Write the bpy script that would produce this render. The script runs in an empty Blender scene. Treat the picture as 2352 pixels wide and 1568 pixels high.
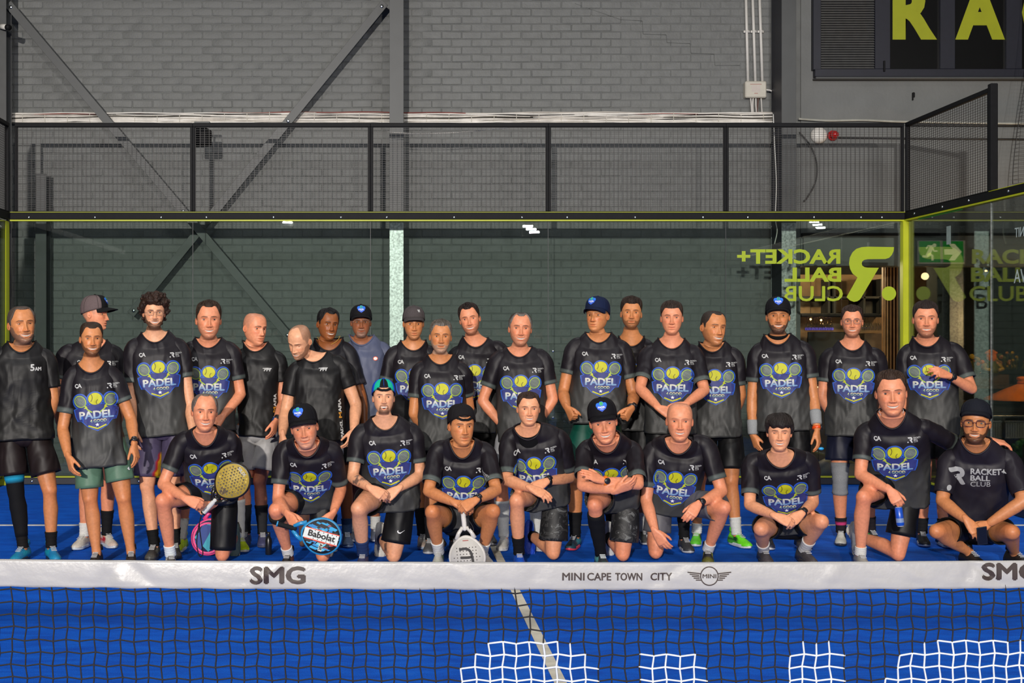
import bpy, bmesh, math, random
import numpy as np
from mathutils import Vector, Matrix
from mathutils.bvhtree import BVHTree
from mathutils import noise as mnoise

rng = random.Random(7)
nrng = np.random.default_rng(7)
scene = bpy.context.scene
COL = scene.collection
PI = math.pi

# ------------------------------------------------------------------ camera
CAMX, CAMY, CAMZ, F = -0.76, -14.06, 1.647, 2868.0
PX0, PY0 = 900.0, 776.0           # principal point of the (cropped) photograph
cam_d = bpy.data.cameras.new('camera')
cam_d.sensor_width = 36.0
cam_d.lens = F / 2352.0 * 36.0
cam_d.shift_x = (1176.0 - PX0) / 2352.0
cam_d.shift_y = -(784.0 - PY0) / 2352.0
cam_d.clip_end = 200
cam = bpy.data.objects.new('camera', cam_d)
cam.location = (CAMX, CAMY, CAMZ)
cam.rotation_euler = (PI / 2, 0, 0)
COL.objects.link(cam)
scene.camera = cam

# ------------------------------------------------------------------ world, lamps, exposure
world = bpy.data.worlds.new('hall')
scene.world = world
world.use_nodes = True
bg = world.node_tree.nodes['Background']
bg.inputs[0].default_value = (0.80, 0.86, 0.92, 1)
bg.inputs[1].default_value = 0.045
vs = scene.view_settings
vs.view_transform = 'Standard'
vs.look = 'None'
vs.gamma = 1
vs.exposure = 0.0
vs.use_curve_mapping = False

def area(name, loc, target, size, power, color=(1, 1, 1), shape='DISK', size_y=None):
    d = bpy.data.lights.new(name, 'AREA')
    d.shape = shape
    d.size = size
    if size_y: d.size_y = size_y
    d.energy = power
    d.color = color
    o = bpy.data.objects.new(name, d)
    o.location = loc
    v = Vector(target) - Vector(loc)
    o.rotation_euler = v.to_track_quat('-Z', 'Y').to_euler()
    COL.objects.link(o)
    return o
# LED court floodlights on the poles behind the camera; they also show as reflections in the back glass
FLOODS = []
for px, py, pw in ((653, 503, 5200), (1220, 526, 1200), (1877, 516, 120)):
    k3 = 41.8 / F
    FLOODS.append((CAMX + (px - PX0) * k3, -27.74, CAMZ - (py - PY0) * k3, pw))
for fx, fy, fz, pw in FLOODS:
    for j in (-1, 0, 1):
        a_ = area('court_floodlight', (fx + j * .11, fy, fz - j * .10), (0.3, -4.5, 1.2), 0.32, pw / 3, (1.0, 0.94, 0.87), 'RECTANGLE', 0.06)
for lx in (-3.6, 3.6):  # unseen overhead lamps, added as ambient fill for the court
    area('overhead_fill', (lx, -8.6, 6.3), (lx * .4, -4.2, 0.8), 0.9, 110, (0.97, 0.98, 1.0), 'RECTANGLE', 0.5)
for lx in (-3.4, 0.6, 4.4):  # more added overhead fill, nearer the back glass
    area('overhead_fill', (lx, -2.2, 6.6), (lx, -4.6, 0), 1.0, 40, (0.97, 0.98, 1.0), 'RECTANGLE', 0.5)

# ------------------------------------------------------------------ helpers
def V(*a): return np.array(a, dtype=float)
def PW(px, py, Y):
    k = (Y - CAMY) / F
    return V(CAMX + (px - PX0) * k, Y, CAMZ - (py - PY0) * k)
def scl(Y): return F / (Y - CAMY)
def unit(v):
    n = np.linalg.norm(v)
    return v / n if n > 1e-9 else v
def ray(px, py): return unit(V((px - PX0) / F, 1.0, -(py - PY0) / F))
CAMP = V(CAMX, CAMY, CAMZ)
def reach(p0, px, L, near=True):
    d = ray(*px); oc = CAMP - p0
    b = float(d @ oc); c = float(oc @ oc) - L * L
    disc = b * b - c
    if disc <= 0: return CAMP + d * (-b)
    s = math.sqrt(disc)
    return CAMP + d * (-b - s if near else -b + s)
def onplane(px, z):
    d = ray(*px)
    return CAMP + d * ((z - CAMZ) / d[2])
def sstep(a, b, x):
    t = np.clip((np.asarray(x, float) - a) / (b - a), 0, 1)
    return t * t * (3 - 2 * t)
def lin(r, g=None, b=None):
    if g is None: r, g, b = r
    f = lambda c: (c / 255 / 12.92) if c / 255 <= .04045 else ((c / 255 + .055) / 1.055) ** 2.4
    return (f(r), f(g), f(b))

class Buf:
    """vertex/face accumulator for one mesh object"""
    def __init__(s): s.v = []; s.n = 0; s.loops = []; s.sizes = []; s.c = []; s.m = []
    def add(s, v, faces, col=(1, 1, 1), mat=0):
        v = np.asarray(v, float).reshape(-1, 3)
        if isinstance(faces, np.ndarray):
            s.loops.append((faces + s.n).ravel()); s.sizes.append(np.full(len(faces), faces.shape[1]))
            nf = len(faces)
        else:
            nf = len(faces)
            if nf:
                s.loops.append(np.array([i for f in faces for i in f]) + s.n)
                s.sizes.append(np.array([len(f) for f in faces]))
        s.v.append(v)
        col = np.asarray(col, float)
        if col.ndim == 1: col = np.tile(col, (len(v), 1))
        s.c.append(col)
        s.m.append(np.full(nf, mat) if np.isscalar(mat) else np.asarray(mat))
        s.n += len(v)
    def arrays(s):
        return np.concatenate(s.v), np.concatenate(s.loops), np.concatenate(s.sizes)
    def mesh(s, name, mats, base=(0, 0, 0), smooth=True, color=True):
        me = bpy.data.meshes.new(name)
        v = np.concatenate(s.v) - np.asarray(base, float)
        lo = np.concatenate(s.loops).astype(np.int32); sz = np.concatenate(s.sizes).astype(np.int32)
        me.vertices.add(len(v)); me.vertices.foreach_set('co', v.astype(np.float32).ravel())
        me.loops.add(len(lo)); me.loops.foreach_set('vertex_index', lo)
        me.polygons.add(len(sz))
        st = np.concatenate(([0], np.cumsum(sz)[:-1])).astype(np.int32)
        me.polygons.foreach_set('loop_start', st)
        me.polygons.foreach_set('material_index', np.concatenate(s.m).astype(np.int32))
        me.polygons.foreach_set('use_smooth', np.full(len(sz), bool(smooth)))
        if color:
            a = me.color_attributes.new('Col', 'FLOAT_COLOR', 'POINT')
            c = np.concatenate(s.c); c4 = np.ones((len(c), 4)); c4[:, :3] = c
            a.data.foreach_set('color', c4.astype(np.float32).ravel())
        for m in (mats if isinstance(mats, (list, tuple)) else [mats]): me.materials.append(m)
        me.update(calc_edges=True); me.validate()
        return me
    def obj(s, name, mats, parent=None, base=None, smooth=True, color=True, kind=None):
        if base is None:
            base = tuple(parent['_b']) if parent is not None and '_b' in parent else (0, 0, 0)
        o = bpy.data.objects.new(name, s.mesh(name, mats, base, smooth, color))
        COL.objects.link(o)
        if parent is not None: o.parent = parent
        else: o.location = base
        if kind: o['kind'] = kind
        return o

ROOTS = []
def thing(name, label, cat, loc=(0, 0, 0), group=None, kind=None):
    o = bpy.data.objects.new(name, None)
    o.empty_display_size = .1
    COL.objects.link(o); o.location = tuple(float(x) for x in loc)
    o['_b'] = [float(x) for x in loc]; ROOTS.append(o)
    o['label'] = label; o['category'] = cat
    if group: o['group'] = group
    if kind: o['kind'] = kind
    return o
def tag(o, label=None, cat=None, group=None, kind=None):
    if label: o['label'] = label
    if cat: o['category'] = cat
    if group: o['group'] = group
    if kind: o['kind'] = kind
    return o

def box(b, c, s, col=(1, 1, 1), mat=0, bevel=0.0, ax=None):
    """box centred at c with full sizes s; chamfered when bevel > 0; ax = 3x3 rows of local axes"""
    c = np.asarray(c, float); h = np.asarray(s, float) / 2
    ax = np.eye(3) if ax is None else np.asarray(ax, float)
    if bevel <= 0:
        v = np.array([[x, y, z] for x in (-1, 1) for y in (-1, 1) for z in (-1, 1)]) * h
        f = np.array([[0, 1, 3, 2], [4, 6, 7, 5], [0, 4, 5, 1], [2, 3, 7, 6], [0, 2, 6, 4], [1, 5, 7, 3]])
        b.add(c + v @ ax, f, col, mat); return
    k = min(bevel, h.min() * .9)
    v = []; idx = {}
    for sx in (-1, 1):
        for sy in (-1, 1):
            for sz in (-1, 1):
                for a in range(3):
                    q = h - k; q[a] = h[a]
                    idx[(sx, sy, sz, a)] = len(v); v.append(np.array([sx, sy, sz]) * q)
    f = []
    S = (-1, 1)
    for sx in S:
        q = [idx[(sx, y, z, 0)] for y, z in ((-1, -1), (1, -1), (1, 1), (-1, 1))]; f.append(q if sx > 0 else q[::-1])
        q = [idx[(x, sx, z, 1)] for x, z in ((-1, -1), (-1, 1), (1, 1), (1, -1))]; f.append(q if sx > 0 else q[::-1])
        q = [idx[(x, y, sx, 2)] for x, y in ((-1, -1), (1, -1), (1, 1), (-1, 1))]; f.append(q if sx > 0 else q[::-1])
    def quad(a, b_, c_, d_):
        pts = np.array([v[i] for i in (a, b_, c_, d_)]); n = np.cross(pts[1] - pts[0], pts[2] - pts[0])
        f.append([a, b_, c_, d_] if n @ pts.mean(0) > 0 else [d_, c_, b_, a])
    for p in S:
        for q in S:
            quad(idx[(p, q, -1, 0)], idx[(p, q, -1, 1)], idx[(p, q, 1, 1)], idx[(p, q, 1, 0)])
            quad(idx[(p, -1, q, 0)], idx[(p, -1, q, 2)], idx[(p, 1, q, 2)], idx[(p, 1, q, 0)])
            quad(idx[(-1, p, q, 1)], idx[(-1, p, q, 2)], idx[(1, p, q, 2)], idx[(1, p, q, 1)])
            for r in S:
                pass
    for sx in S:
        for sy in S:
            for sz in S:
                t = [idx[(sx, sy, sz, a)] for a in range(3)]
                pts = np.array([v[i] for i in t]); n = np.cross(pts[1] - pts[0], pts[2] - pts[0])
                f.append(t if n @ pts.mean(0) > 0 else t[::-1])
    b.add(c + np.array(v) @ ax, f, col, mat)

def gridfaces(nr, nc, wrap=True):
    i = np.arange(nr - 1)[:, None]; n2 = nc if wrap else nc - 1
    j = np.arange(n2)[None, :]; j2 = (j + 1) % nc
    return np.stack([i * nc + j, i * nc + j2, (i + 1) * nc + j2, (i + 1) * nc + j], -1).reshape(-1, 4)
def loft(b, rings, col=(1, 1, 1), mat=0, cap=True, flip=False):
    """rings: (nr, nc, 3)"""
    R = np.asarray(rings, float); nr, nc = R.shape[:2]
    f = gridfaces(nr, nc)
    if flip: f = f[:, ::-1]
    F_ = [list(x) for x in f] if cap else f
    if cap:
        a = list(range(nc))[::-1]; e = list(range((nr - 1) * nc, nr * nc))
        if flip: a, e = a[::-1], e[::-1]
        F_ += [a, e]
    c = np.asarray(col, float)
    b.add(R.reshape(-1, 3), F_, c if c.ndim == 1 else c.reshape(-1, 3), mat)
def frames(P, up=None):
    """parallel-transport frames along a polyline"""
    P = np.asarray(P, float); n = len(P)
    T = np.zeros_like(P); T[1:-1] = P[2:] - P[:-2]; T[0] = P[1] - P[0]; T[-1] = P[-1] - P[-2]
    T = np.array([unit(t) for t in T])
    a = V(0, -1, 0) if up is None else np.asarray(up, float)
    if abs(a @ T[0]) > .95: a = V(1, 0, 0)
    U = []; u = unit(a - T[0] * (a @ T[0]))
    for t in T:
        u = unit(u - t * (u @ t)); U.append(u)
    U = np.array(U); W = np.cross(T, U)
    return T, U, W
def tube_rings(P, r, nc=12, up=None, r2=None):
    P = np.asarray(P, float); r = np.broadcast_to(np.asarray(r, float), (len(P),))
    r2 = r if r2 is None else np.broadcast_to(np.asarray(r2, float), (len(P),))
    T, U, W = frames(P, up)
    th = np.linspace(0, 2 * PI, nc, endpoint=False)
    return P[:, None] + U[:, None] * (np.cos(th)[None, :, None] * r[:, None, None]) + W[:, None] * (np.sin(th)[None, :, None] * r2[:, None, None])
def tube(b, P, r, nc=12, col=(1, 1, 1), mat=0, up=None, r2=None, cap=True):
    loft(b, tube_rings(P, r, nc, up, r2), col, mat, cap)
def capsule_path(P, r, ends=4):
    """adds rounded ends to a tapered path"""
    P = [np.asarray(p, float) for p in P]; r = list(r)
    d0 = unit(P[0] - P[1]); d1 = unit(P[-1] - P[-2]); A = []; R = []
    for k in range(ends):
        a = PI / 2 * (1 - (k + .12) / (ends)); A.append(P[0] + d0 * r[0] * math.sin(a)); R.append(max(r[0] * math.cos(a), 1e-4))
    A += P; R += r
    for k in range(ends):
        a = PI / 2 * ((k + 1) / (ends + .12)); A.append(P[-1] + d1 * r[-1] * math.sin(a)); R.append(max(r[-1] * math.cos(a), 1e-4))
    return np.array(A), np.array(R)
def resample(P, n):
    P = np.asarray(P, float); d = np.r_[0, np.cumsum(np.linalg.norm(np.diff(P, axis=0), axis=1))]
    t = np.linspace(0, d[-1], n)
    return np.stack([np.interp(t, d, P[:, k]) for k in range(3)], 1)
def catmull(P, n):
    P = np.asarray(P, float); Q = np.vstack([2 * P[0] - P[1], P, 2 * P[-1] - P[-2]]); m = len(P) - 1; out = []
    for t in np.linspace(0, m - 1e-6, n):
        i = int(t); u = t - i; p0, p1, p2, p3 = Q[i:i + 4]
        out.append(.5 * ((2 * p1) + (p2 - p0) * u + (2 * p0 - 5 * p1 + 4 * p2 - p3) * u * u + (3 * p1 - p0 - 3 * p2 + p3) * u ** 3))
    return np.array(out)
def lathe(b, prof, c, nc=20, col=(1, 1, 1), mat=0, axis=(0, 0, 1), cap=True):
    """prof: list of (radius, height) along axis from c"""
    P = np.array([np.asarray(c, float) + np.asarray(axis, float) * h for r, h in prof])
    ax = unit(np.asarray(axis, float)); u = unit(np.cross(ax, V(0, 1, 0) if abs(ax[1]) < .9 else V(1, 0, 0))); w = np.cross(ax, u)
    th = np.linspace(0, 2 * PI, nc, endpoint=False)
    R = np.array([r for r, h in prof])
    rings = P[:, None] + (u * np.cos(th)[:, None] + w * np.sin(th)[:, None])[None] * R[:, None, None]
    loft(b, rings, col, mat, cap)
def ball(b, c, r, nc=14, nr=9, col=(1, 1, 1), mat=0):
    r = np.broadcast_to(np.asarray(r, float), (3,))
    ph = np.linspace(0.02, PI - .02, nr); th = np.linspace(0, 2 * PI, nc, endpoint=False)
    g = np.stack([np.sin(ph)[:, None] * np.cos(th), np.sin(ph)[:, None] * np.sin(th), -np.cos(ph)[:, None] * np.ones(nc)], -1)
    loft(b, np.asarray(c, float) + g * r, col, mat)

# ------------------------------------------------------------------ materials
def mat(name, color=None, rough=.6, metal=0.0, attr=False, noise=None, bump=None, spec=.5, emit=None, estr=0, sheen=0, coat=0):
    """principled material; attr: base colour from the Col attribute; noise=(scale, amount); bump=(scale, strength)"""
    m = bpy.data.materials.new(name); m.use_nodes = True
    nt = m.node_tree; p = nt.nodes['Principled BSDF']
    p.inputs['Roughness'].default_value = rough; p.inputs['Metallic'].default_value = metal
    p.inputs['Specular IOR Level'].default_value = spec
    if sheen: p.inputs['Sheen Weight'].default_value = sheen
    if coat: p.inputs['Coat Weight'].default_value = coat
    if color is not None: p.inputs['Base Color'].default_value = (*color, 1)
    src = None
    if attr:
        a = nt.nodes.new('ShaderNodeAttribute'); a.attribute_name = 'Col'; src = a.outputs['Color']
    tc = nt.nodes.new('ShaderNodeTexCoord')
    if noise:
        n = nt.nodes.new('ShaderNodeTexNoise'); n.inputs['Scale'].default_value = noise[0]; n.inputs['Detail'].default_value = 5
        nt.links.new(tc.outputs['Object'], n.inputs['Vector'])
        mr = nt.nodes.new('ShaderNodeMapRange'); mr.inputs[1].default_value = .3; mr.inputs[2].default_value = .7
        mr.inputs[3].default_value = 1 - noise[1]; mr.inputs[4].default_value = 1 + noise[1]
        nt.links.new(n.outputs[0], mr.inputs[0])
        mx = nt.nodes.new('ShaderNodeVectorMath'); mx.operation = 'SCALE'
        if src is not None: nt.links.new(src, mx.inputs[0])
        else: mx.inputs[0].default_value = color
        nt.links.new(mr.outputs[0], mx.inputs['Scale']); src = mx.outputs[0]
    if src is not None: nt.links.new(src, p.inputs['Base Color'])
    if bump:
        n2 = nt.nodes.new('ShaderNodeTexNoise'); n2.inputs['Scale'].default_value = bump[0]; n2.inputs['Detail'].default_value = 4
        mp = nt.nodes.new('ShaderNodeMapping'); mp.inputs['Scale'].default_value = bump[3] if len(bump) > 3 else (1, 1, 1)
        nt.links.new(tc.outputs['Object'], mp.inputs[0]); nt.links.new(mp.outputs[0], n2.inputs['Vector'])
        if len(bump) > 3: n2.inputs['Distortion'].default_value = .5; n2.inputs['Detail'].default_value = 1.0
        bp = nt.nodes.new('ShaderNodeBump'); bp.inputs['Strength'].default_value = bump[1]; bp.inputs['Distance'].default_value = bump[2] if len(bump) > 2 else .01
        nt.links.new(n2.outputs[0], bp.inputs['Height']); nt.links.new(bp.outputs[0], p.inputs['Normal'])
    if emit:
        p.inputs['Emission Color'].default_value = (*emit, 1); p.inputs['Emission Strength'].default_value = estr
    return m
def glass_mat(name, tint, refl=1.0, rough=0.0):
    m = bpy.data.materials.new(name); m.use_nodes = True
    nt = m.node_tree; nt.nodes.clear()
    out = nt.nodes.new('ShaderNodeOutputMaterial'); mx = nt.nodes.new('ShaderNodeMixShader')
    t = nt.nodes.new('ShaderNodeBsdfTransparent'); t.inputs[0].default_value = (*tint, 1)
    g = nt.nodes.new('ShaderNodeBsdfGlossy'); g.inputs['Roughness'].default_value = rough
    fr = nt.nodes.new('ShaderNodeFresnel'); fr.inputs[0].default_value = 1.5
    ml = nt.nodes.new('ShaderNodeMath'); ml.operation = 'MULTIPLY'; ml.inputs[1].default_value = refl
    nt.links.new(fr.outputs[0], ml.inputs[0]); nt.links.new(ml.outputs[0], mx.inputs[0])
    nt.links.new(t.outputs[0], mx.inputs[1]); nt.links.new(g.outputs[0], mx.inputs[2]); nt.links.new(mx.outputs[0], out.inputs[0])
    return m

# ------------------------------------------------------------------ flat art (lettering and emblems)
_txt = {}
def text2d(s, bold=0.0, shear=0.0):
    """outline of a line of lettering as 2d verts (x, y, cap height 1) and faces"""
    key = (s, bold, shear)
    if key in _txt: return _txt[key]
    cu = bpy.data.curves.new('t', 'FONT'); cu.body = s; cu.offset = bold; cu.shear = shear; cu.resolution_u = 3; cu.fill_mode = 'FRONT'
    o = bpy.data.objects.new('t', cu); COL.objects.link(o)
    dg = bpy.context.evaluated_depsgraph_get()
    me = bpy.data.meshes.new_from_object(o.evaluated_get(dg))
    v = np.array([x.co[:2] for x in me.vertices]); f = [list(p.vertices) for p in me.polygons]
    bpy.data.objects.remove(o); bpy.data.curves.remove(cu); bpy.data.meshes.remove(me)
    v = v - v.min(0); v = v / v[:, 1].max()
    _txt[key] = (v, f); return v, f
class Art:
    """layered flat shapes in (x, y), one colour per shape"""
    def __init__(s): s.v = []; s.f = []; s.c = []; s.l = []; s.n = 0
    def raw(s, v, f, col, layer):
        s.v.append(np.asarray(v, float)); s.f += [[i + s.n for i in q] for q in f]
        col = np.asarray(col, float); col = np.tile(col, (len(v), 1)) if col.ndim == 1 else col
        s.c.append(col); s.l.append(np.full(len(v), layer)); s.n += len(v)
    def poly(s, pts, col, layer=0):
        pts = np.asarray(pts, float); s.raw(pts, [list(range(len(pts)))], col, layer)
    def ell(s, c, rx, ry, col, layer=0, n=22, rot=0):
        t = np.linspace(0, 2 * PI, n, endpoint=False); x = rx * np.cos(t); y = ry * np.sin(t)
        s.poly(np.stack([c[0] + x * math.cos(rot) - y * math.sin(rot), c[1] + x * math.sin(rot) + y * math.cos(rot)], 1), col, layer)
    def stroke(s, pts, w, col, layer=0):
        pts = np.asarray(pts, float)
        d = np.gradient(pts, axis=0); d /= np.linalg.norm(d, axis=1)[:, None] + 1e-9; nn = np.stack([-d[:, 1], d[:, 0]], 1) * w / 2
        v = np.vstack([pts + nn, pts - nn]); k = len(pts)
        s.raw(v, [[i, i + 1, k + i + 1, k + i] for i in range(k - 1)], col, layer)
    def ring(s, c, rx, ry, w, col, layer=0, n=24, rot=0, a0=0, a1=2 * PI):
        t = np.linspace(a0, a1, n); x = rx * np.cos(t); y = ry * np.sin(t)
        s.stroke(np.stack([c[0] + x * math.cos(rot) - y * math.sin(rot), c[1] + x * math.sin(rot) + y * math.cos(rot)], 1), w, col, layer)
    def text(s, txt, x, y, h, col, layer=0, w=None, bold=.02, col2=None, shear=0, anchor='l', rb=0.0):
        v, f = text2d(txt, rb, shear); v = v * h
        if rb: bold = 0
        if w: v[:, 0] *= w / v[:, 0].max()
        if anchor == 'c': v[:, 0] -= v[:, 0].max() / 2
        c = np.tile(np.asarray(col, float), (len(v), 1))
        if col2 is not None: c[v[:, 1] < h * .5] = col2
        if bold < .008: s.raw(v + [x, y], f, c, layer); return
        o = bold * h * 1.3
        for k, (dx, dy) in enumerate(((-o, 0), (o, 0), (0, o * .8), (0, -o * .8))): s.raw(v + [x + dx, y + dy], f, c, layer + k * .12)
    def done(s, maxedge=None):
        """triangulated arrays: verts2d, layer, colour, tris"""
        bm = bmesh.new(); v = np.concatenate(s.v); c = np.concatenate(s.c); l = np.concatenate(s.l)
        lay = bm.verts.layers.float_vector.new('c'); lz = bm.verts.layers.float.new('l')
        bv = []
        for i in range(len(v)):
            q = bm.verts.new((v[i][0], v[i][1], 0)); q[lay] = c[i]; q[lz] = l[i]; bv.append(q)
        for q in s.f:
            try: bm.faces.new([bv[i] for i in q])
            except ValueError: pass
        bm.normal_update(); bmesh.ops.triangulate(bm, faces=bm.faces[:])
        if maxedge:
            for it in range(4):
                e = [x for x in bm.edges if x.calc_length() > maxedge]
                if not e: break
                bmesh.ops.subdivide_edges(bm, edges=e, cuts=1)
                bmesh.ops.triangulate(bm, faces=[x for x in bm.faces if len(x.verts) > 3])
        bm.verts.index_update(); bmesh.ops.recalc_face_normals(bm, faces=bm.faces[:])
        V2 = np.array([x.co[:2] for x in bm.verts]); L = np.array([x[lz] for x in bm.verts]); Cc = np.array([tuple(x[lay]) for x in bm.verts])
        T = np.array([[q.index for q in x.verts] for x in bm.faces]); bm.free()
        a = V2[T]; ar = (a[:, 1, 0] - a[:, 0, 0]) * (a[:, 2, 1] - a[:, 0, 1]) - (a[:, 1, 1] - a[:, 0, 1]) * (a[:, 2, 0] - a[:, 0, 0])
        T[ar < 0] = T[ar < 0][:, ::-1]
        return V2, L, Cc, T
def stick(art, origin, ex, ey, nrm, bvh, off=.0012, dl=.0011, reachback=.25, maxdist=.6):
    """lays the art on a surface by shooting rays along -nrm"""
    v2, L, c, T = art
    P = origin + v2[:, :1] * ex + v2[:, 1:] * ey
    out = np.zeros_like(P); ok = np.zeros(len(P), bool); n = Vector(nrm)
    for i, p in enumerate(P):
        h = bvh.ray_cast(Vector(p) + n * reachback, -n, maxdist)
        if h[0] is not None:
            out[i] = np.array(h[0]) + nrm * (off + dl * L[i]); ok[i] = True
    T = T[ok[T].all(1)]
    if len(T):
        dp = out @ nrm; sp = dp[T].max(1) - dp[T].min(1); T = T[sp < .05]
    return out, c, T
# ================================================================== MATERIALS OF THE HALL
M = {}
M['brick'] = mat('painted_brick', (0.138, 0.142, 0.138), .62, noise=(9, .10), bump=(45, .35))
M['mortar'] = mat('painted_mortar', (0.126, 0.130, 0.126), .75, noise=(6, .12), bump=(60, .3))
M['plaster'] = mat('painted_plaster', (0.135, 0.140, 0.137), .6, noise=(3, .08), bump=(30, .2))
M['header'] = mat('dark_bulkhead', (0.13, 0.135, 0.132), .6, noise=(4, .08))
M['black_steel'] = mat('black_powder_coat', (0.007, 0.007, 0.008), .6, noise=(20, .15), spec=.15)
M['grey_steel'] = mat('grey_painted_steel', (0.058, 0.061, 0.061), .5, noise=(5, .08))
M['dark_steel'] = mat('dark_grey_steel', (0.050, 0.052, 0.053), .5, noise=(7, .12))
M['galv'] = mat('galvanised_steel', (0.42, 0.43, 0.43), .42, .7, noise=(45, .4))
M['yellow'] = mat('lime_yellow_paint', lin(176, 182, 8), .5, noise=(8, .06))
M['lime'] = mat('lime_vinyl', lin(158, 176, 6), .5, noise=(8, .03))
M['limed'] = mat('lime_vinyl_on_window', lin(150, 155, 12), .55, noise=(8, .04))
M['white_plastic'] = mat('white_plastic', (0.62, 0.60, 0.56), .5, noise=(12, .06))
M['cream'] = mat('cream_plastic', (0.50, 0.47, 0.40), .5, noise=(12, .06))
M['cable'] = mat('off_white_cable', attr=True, rough=.55, noise=(9, .12))
M['wire'] = mat('dark_coated_wire', (0.030, 0.026, 0.025), .5, noise=(15, .1))
M['bolt'] = mat('bolt_steel', (0.75, 0.78, 0.80), .25, 1.0, noise=(30, .1))
M['navy_frame'] = mat('dark_navy_frame', (0.010, 0.011, 0.020), .5, noise=(15, .1))
M['black_pane'] = mat('black_pane', (0.004, 0.004, 0.004), .25, noise=(15, .1))
M['louvre'] = mat('grey_louvre', (0.10, 0.10, 0.098), .5, noise=(15, .1))
M['attr'] = mat('painted_print', attr=True, rough=.6, noise=(30, .04))
M['glass'] = glass_mat('tempered_glass', (0.825, 0.878, 0.852), .85)
M['clear'] = glass_mat('clear_glass', (0.93, 0.95, 0.95), .8)
M['wood'] = mat('brown_wood', (0.085, 0.043, 0.018), .5, noise=(7, .35))
M['wood_slat'] = mat('wood_slat', (0.20, 0.095, 0.035), .5, noise=(7, .3))
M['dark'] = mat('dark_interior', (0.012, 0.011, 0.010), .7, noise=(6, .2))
M['board'] = mat('chalkboard', (0.016, 0.018, 0.021), .5, noise=(6, .15))
M['green'] = mat('sign_print_glow', attr=True, rough=.5, noise=(30, .03))  # glow added to the sign print to keep it bright behind the glass
_nt = M['green'].node_tree; _nt.links.new(next(n for n in _nt.nodes if n.type == 'ATTRIBUTE').outputs['Color'], _nt.nodes['Principled BSDF'].inputs['Emission Color']); _nt.nodes['Principled BSDF'].inputs['Emission Strength'].default_value = 1.1

def turf_material():
    m = bpy.data.materials.new('blue_turf'); m.use_nodes = True
    nt = m.node_tree; p = nt.nodes['Principled BSDF']; p.inputs['Roughness'].default_value = .8; p.inputs['Specular IOR Level'].default_value = .15
    tc = nt.nodes.new('ShaderNodeTexCoord')
    mp = nt.nodes.new('ShaderNodeMapping'); mp.inputs['Scale'].default_value = (1.6, 6.0, 1)
    n1 = nt.nodes.new('ShaderNodeTexNoise'); n1.inputs['Scale'].default_value = 2.2; n1.inputs['Detail'].default_value = 7; n1.inputs['Roughness'].default_value = .65
    n2 = nt.nodes.new('ShaderNodeTexNoise'); n2.inputs['Scale'].default_value = 160; n2.inputs['Detail'].default_value = 2
    nt.links.new(tc.outputs['Object'], mp.inputs[0]); nt.links.new(mp.outputs[0], n1.inputs['Vector']); nt.links.new(tc.outputs['Object'], n2.inputs['Vector'])
    cr = nt.nodes.new('ShaderNodeValToRGB')
    e = cr.color_ramp.elements
    e[0].position = .30; e[0].color = (0.0004, 0.066, 0.47, 1)
    e[1].position = .62; e[1].color = (0.0010, 0.125, 0.68, 1)
    x = e.new(.74); x.color = (0.022, 0.15, 0.60, 1)
    nt.links.new(n1.outputs[0], cr.inputs[0])
    mr = nt.nodes.new('ShaderNodeMapRange'); mr.inputs[1].default_value = .25; mr.inputs[2].default_value = .75; mr.inputs[3].default_value = .72; mr.inputs[4].default_value = 1.25
    nt.links.new(n2.outputs[0], mr.inputs[0])
    sc = nt.nodes.new('ShaderNodeVectorMath'); sc.operation = 'SCALE'
    nt.links.new(cr.outputs[0], sc.inputs[0]); nt.links.new(mr.outputs[0], sc.inputs['Scale']); nt.links.new(sc.outputs[0], p.inputs['Base Color'])
    bp = nt.nodes.new('ShaderNodeBump'); bp.inputs['Strength'].default_value = .5; bp.inputs['Distance'].default_value = .01
    nt.links.new(n2.outputs[0], bp.inputs['Height']); nt.links.new(bp.outputs[0], p.inputs['Normal'])
    return m
M['turf'] = turf_material()
M['concrete'] = mat('dark_concrete', (0.045, 0.047, 0.047), .7, noise=(3, .15))
M['line'] = mat('court_line_paint', (0.66, 0.62, 0.51), .8, noise=(14, .12))

# ================================================================== STRUCTURE
def slab(name, x0, x1, y0, y1, z0, z1, m, parent=None, kind='structure', bevel=0, label=None):
    b = Buf(); box(b, ((x0 + x1) / 2, (y0 + y1) / 2, (z0 + z1) / 2), (x1 - x0, y1 - y0, z1 - z0), bevel=bevel)
    o = b.obj(name, m, parent, smooth=False, color=False)
    if kind and parent is None: o['kind'] = kind
    if label: o['label'] = label
    return o
slab('floor', -5.1, 5.1, -21, 0.0, -.10, 0, M['turf'], label='blue artificial turf of the padel court')
slab('floor_concrete', -9, 12, 0.0, 7.5, -.12, -.02, M['concrete'], label='dark concrete floor behind the glass')
slab('floor_aisle', 5.1, 12, -21, 0.0, -.12, -.02, M['concrete'], label='dark concrete floor beside the court')
def line_strip(x0, x1, y0, y1, label):
    o = slab('court_line', x0, x1, y0, y1, 0.0, .004, M['line'], label=label); return o
line_strip(-5.0, 5.0, -3.10, -3.05, 'thin white service line running across the blue turf behind the players')
line_strip(.015, .075, -16.9, -3.10, 'white centre line running under the net towards the camera')

WY = 1.10
wall = slab('wall_back', -7.5, 4.2, WY, WY + .3, -.1, 7.2, M['mortar'], label='grey painted brick wall behind the court')
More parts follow.
